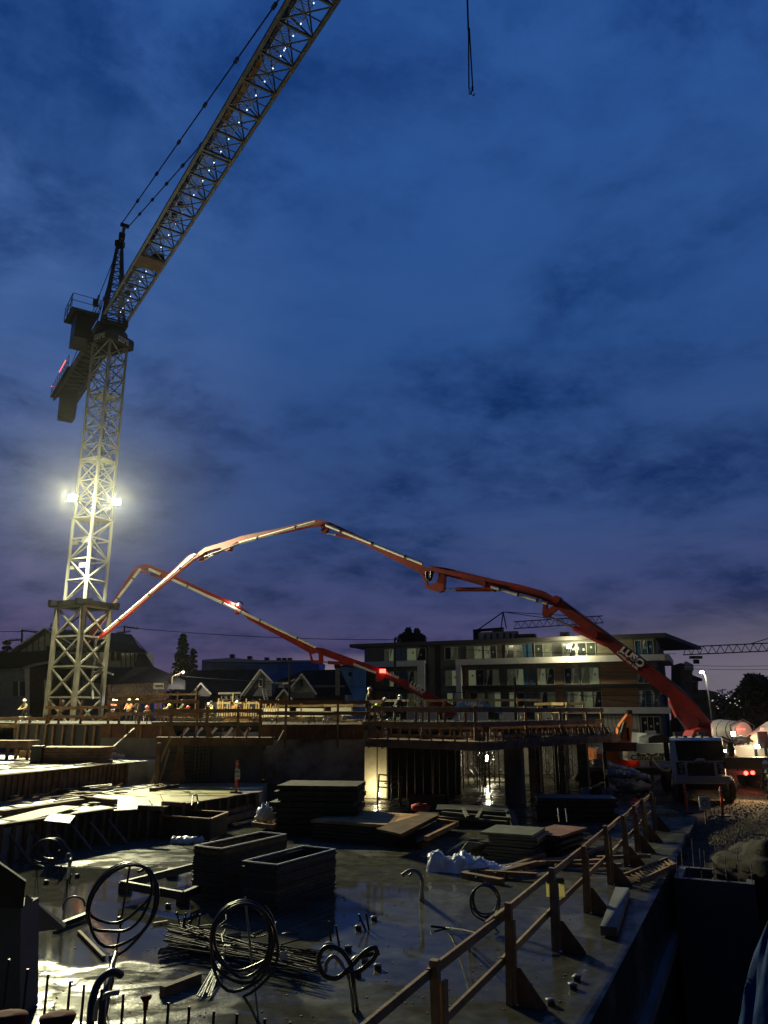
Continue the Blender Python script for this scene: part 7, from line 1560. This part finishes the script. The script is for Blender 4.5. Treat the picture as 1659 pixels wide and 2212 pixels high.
b = MB(); b.prism([GR(-.6, 5.2, -3.39), GR(1.2, 5.2, -3.39), GR(1.2, 8.2, -3.39), GR(-.6, 8.2, -3.39)], (0, 0, 2.65)); single('stacked_crates', b, M_dwood, 'dark pallet pile beneath the blue tarpaulin', 'pallets')
# rubble and plastic between deck and pump truck
for k, (u, v, r_, s_, lab) in enumerate(((1330, 1668, .6, 1, 'dark rubble heap farthest back behind the outrigger leg'), (1350, 1690, .7, 2, 'largest dark rubble heap left of the pump truck cab'), (1315, 1700, .5, 3, 'small dark rubble heap by the notice with the red figure'), (1370, 1700, .6, 4, 'dark rubble heap nearest the pump truck wheel'))):
    b = MB(); b.blob(G(u, v+14, 0)+V(0, .5, .1), (r_*1.4, r_, r_*.5), s_, 22, 14, .6, 3.5); single('rubble_heap', b, M_dconc, lab, 'rubble')
for k, (u, v, lab) in enumerate(((1322, 1652, 'grey-white plastic heap behind the deck end'), (1352, 1668, 'grey-white plastic strip on the rubble heap'))):
    b = MB(); q_ = D(u, v, 37-k*1.5)
    for j in range(5): b.blob(q_+V(-.6+j*.32, 0, random.uniform(-.06, .1)-.05*j), (.3, .25, .2-.02*j), j+k*7, 14, 9, .5, 3)
    single('plastic_heap', b, mat('dull_plastic', (.30, .31, .38), .4, 0, .2, 4), lab, 'plastic sheet')
for k, (u, lab) in enumerate(((1265, 'dim white notice board near the dark column'), (1313, 'dim white notice with red figure near the outrigger leg'))):
    p_ = D(u, 1717, 30); t = thing('notice_sign', lab, 'sign', (p_.x, 30, 0)); b = MB(); b.box(p_, (.42 if k else .28, .03, .5)); obj('board', b, mat('dim_board', (.30, .29, .33), .6), t); b = MB(); b.beam((p_.x, 30.04, 0.01), (p_.x, 30.04, p_.z), .05); obj('stake', b, M_dwood, t)
    if k: b = MB(); b.box(p_+V(0, -.02, -.02), (.12, .01, .3)); obj('figure', b, M_rustply, t)
for k, u in enumerate((1312, 1332)):
    b = MB(); q_ = G(u, 1690+k, .0)+V(0, 0, .35); b.path([q_+V(math.cos(a*.4)*.35, math.sin(a*.4)*.2, 0) for a in range(16)], .03, 6, closed=True); single('hose_coil', b, M_conduit, ('left hose ring lying on the rubble', 'right hose ring lying on the rubble')[k], 'hose coil')
# gravel round the trucks
b = MB(); rnd = random.Random(8)
for k in range(2600):
    u = rnd.uniform(1450, 1680); v = rnd.uniform(1695, 1830); q_ = G(u, v, -.25); 
    if q_.dot(E2) < -1.9 and q_.dot(E1) < 36: continue
    if a0-.1 < q_.dot(E2) < a1+.2 and q_.dot(E1) < b1+.3: continue
    r_ = rnd.uniform(.015, .06); b.add([q_+V(r_, 0, 0), q_+V(-r_*.5, r_*.8, 0), q_+V(-r_*.5, -r_*.8, 0), q_+V(rnd.uniform(-.01, .01), 0, r_*.9)], [(0, 1, 3), (1, 2, 3), (2, 0, 3)])
single('gravel', b, mat('gravel_stone', (.11, .085, .055), .9, 0, .5, 9), 'loose gravel and dirt clods on the ground round the trucks', 'gravel', kind='stuff')
# scaffold ladder frame at the doorway
t = thing('scaffold_frame', 'rusty scaffold end frame standing before the doorway', 'scaffold frame', G(842, 1745, 0)); Ys = 31.6
for (u0, v0, u1, v1) in ((819, 1672, 815, 1744), (869, 1678, 865, 1748)): b = MB(); b.tube(D(u0, v0, Ys), D(u1, v1, Ys), .035, 7); obj('upright', b, M_rustply, t)
for k, (v0, v1) in enumerate(((1673, 1678), (1687, 1690), (1700, 1703), (1725, 1731))): b = MB(); b.tube(D(819-k, v0, Ys), D(869-k, v1, Ys), .028, 7); obj('rung', b, M_rustply, t)
b = MB(); b.beam(D(830, 1692, 33), D(965, 1694, 33), .06, .04); b.tube(D(937, 1735, 33), D(937, 1640, 33), .03, 6); single('brace_bar', b, M_rebar, 'thin horizontal bar in the dark bay right of the scaffold frame', 'bar')
b = MB(); b.box(G(928, 1762, 0)+V(0, 1.5, .28), (1.3, .7, .5), -.05); single('tool_crate', b, M_blackply, 'low dark crate right of the scaffold frame', 'crate')


# ------------------------------------------------------------------ HAZE added for the glow round the lamps
hz = bpy.data.materials.new('lamp_glow_haze'); hz.use_nodes = True; hn = hz.node_tree.nodes; 
hn.remove(hn['Principled BSDF']); pv = hn.new('ShaderNodeVolumePrincipled'); pv.inputs['Color'].default_value = (.9, .92, .95, 1)
pv.inputs['Density'].default_value = .00007; pv.inputs['Anisotropy'].default_value = .91
hz.node_tree.links.new(pv.outputs[0], hn['Material Output'].inputs['Volume'])
g = MB(); g.box((0, 0, 20.5), (1400, 1400, 50)); ho = obj('haze', g, hz, origin=(0, 0, 0)); ho['kind'] = 'stuff'; ho['label'] = 'thin even haze added over the whole site for the glow round lamps'; ho['category'] = 'haze'
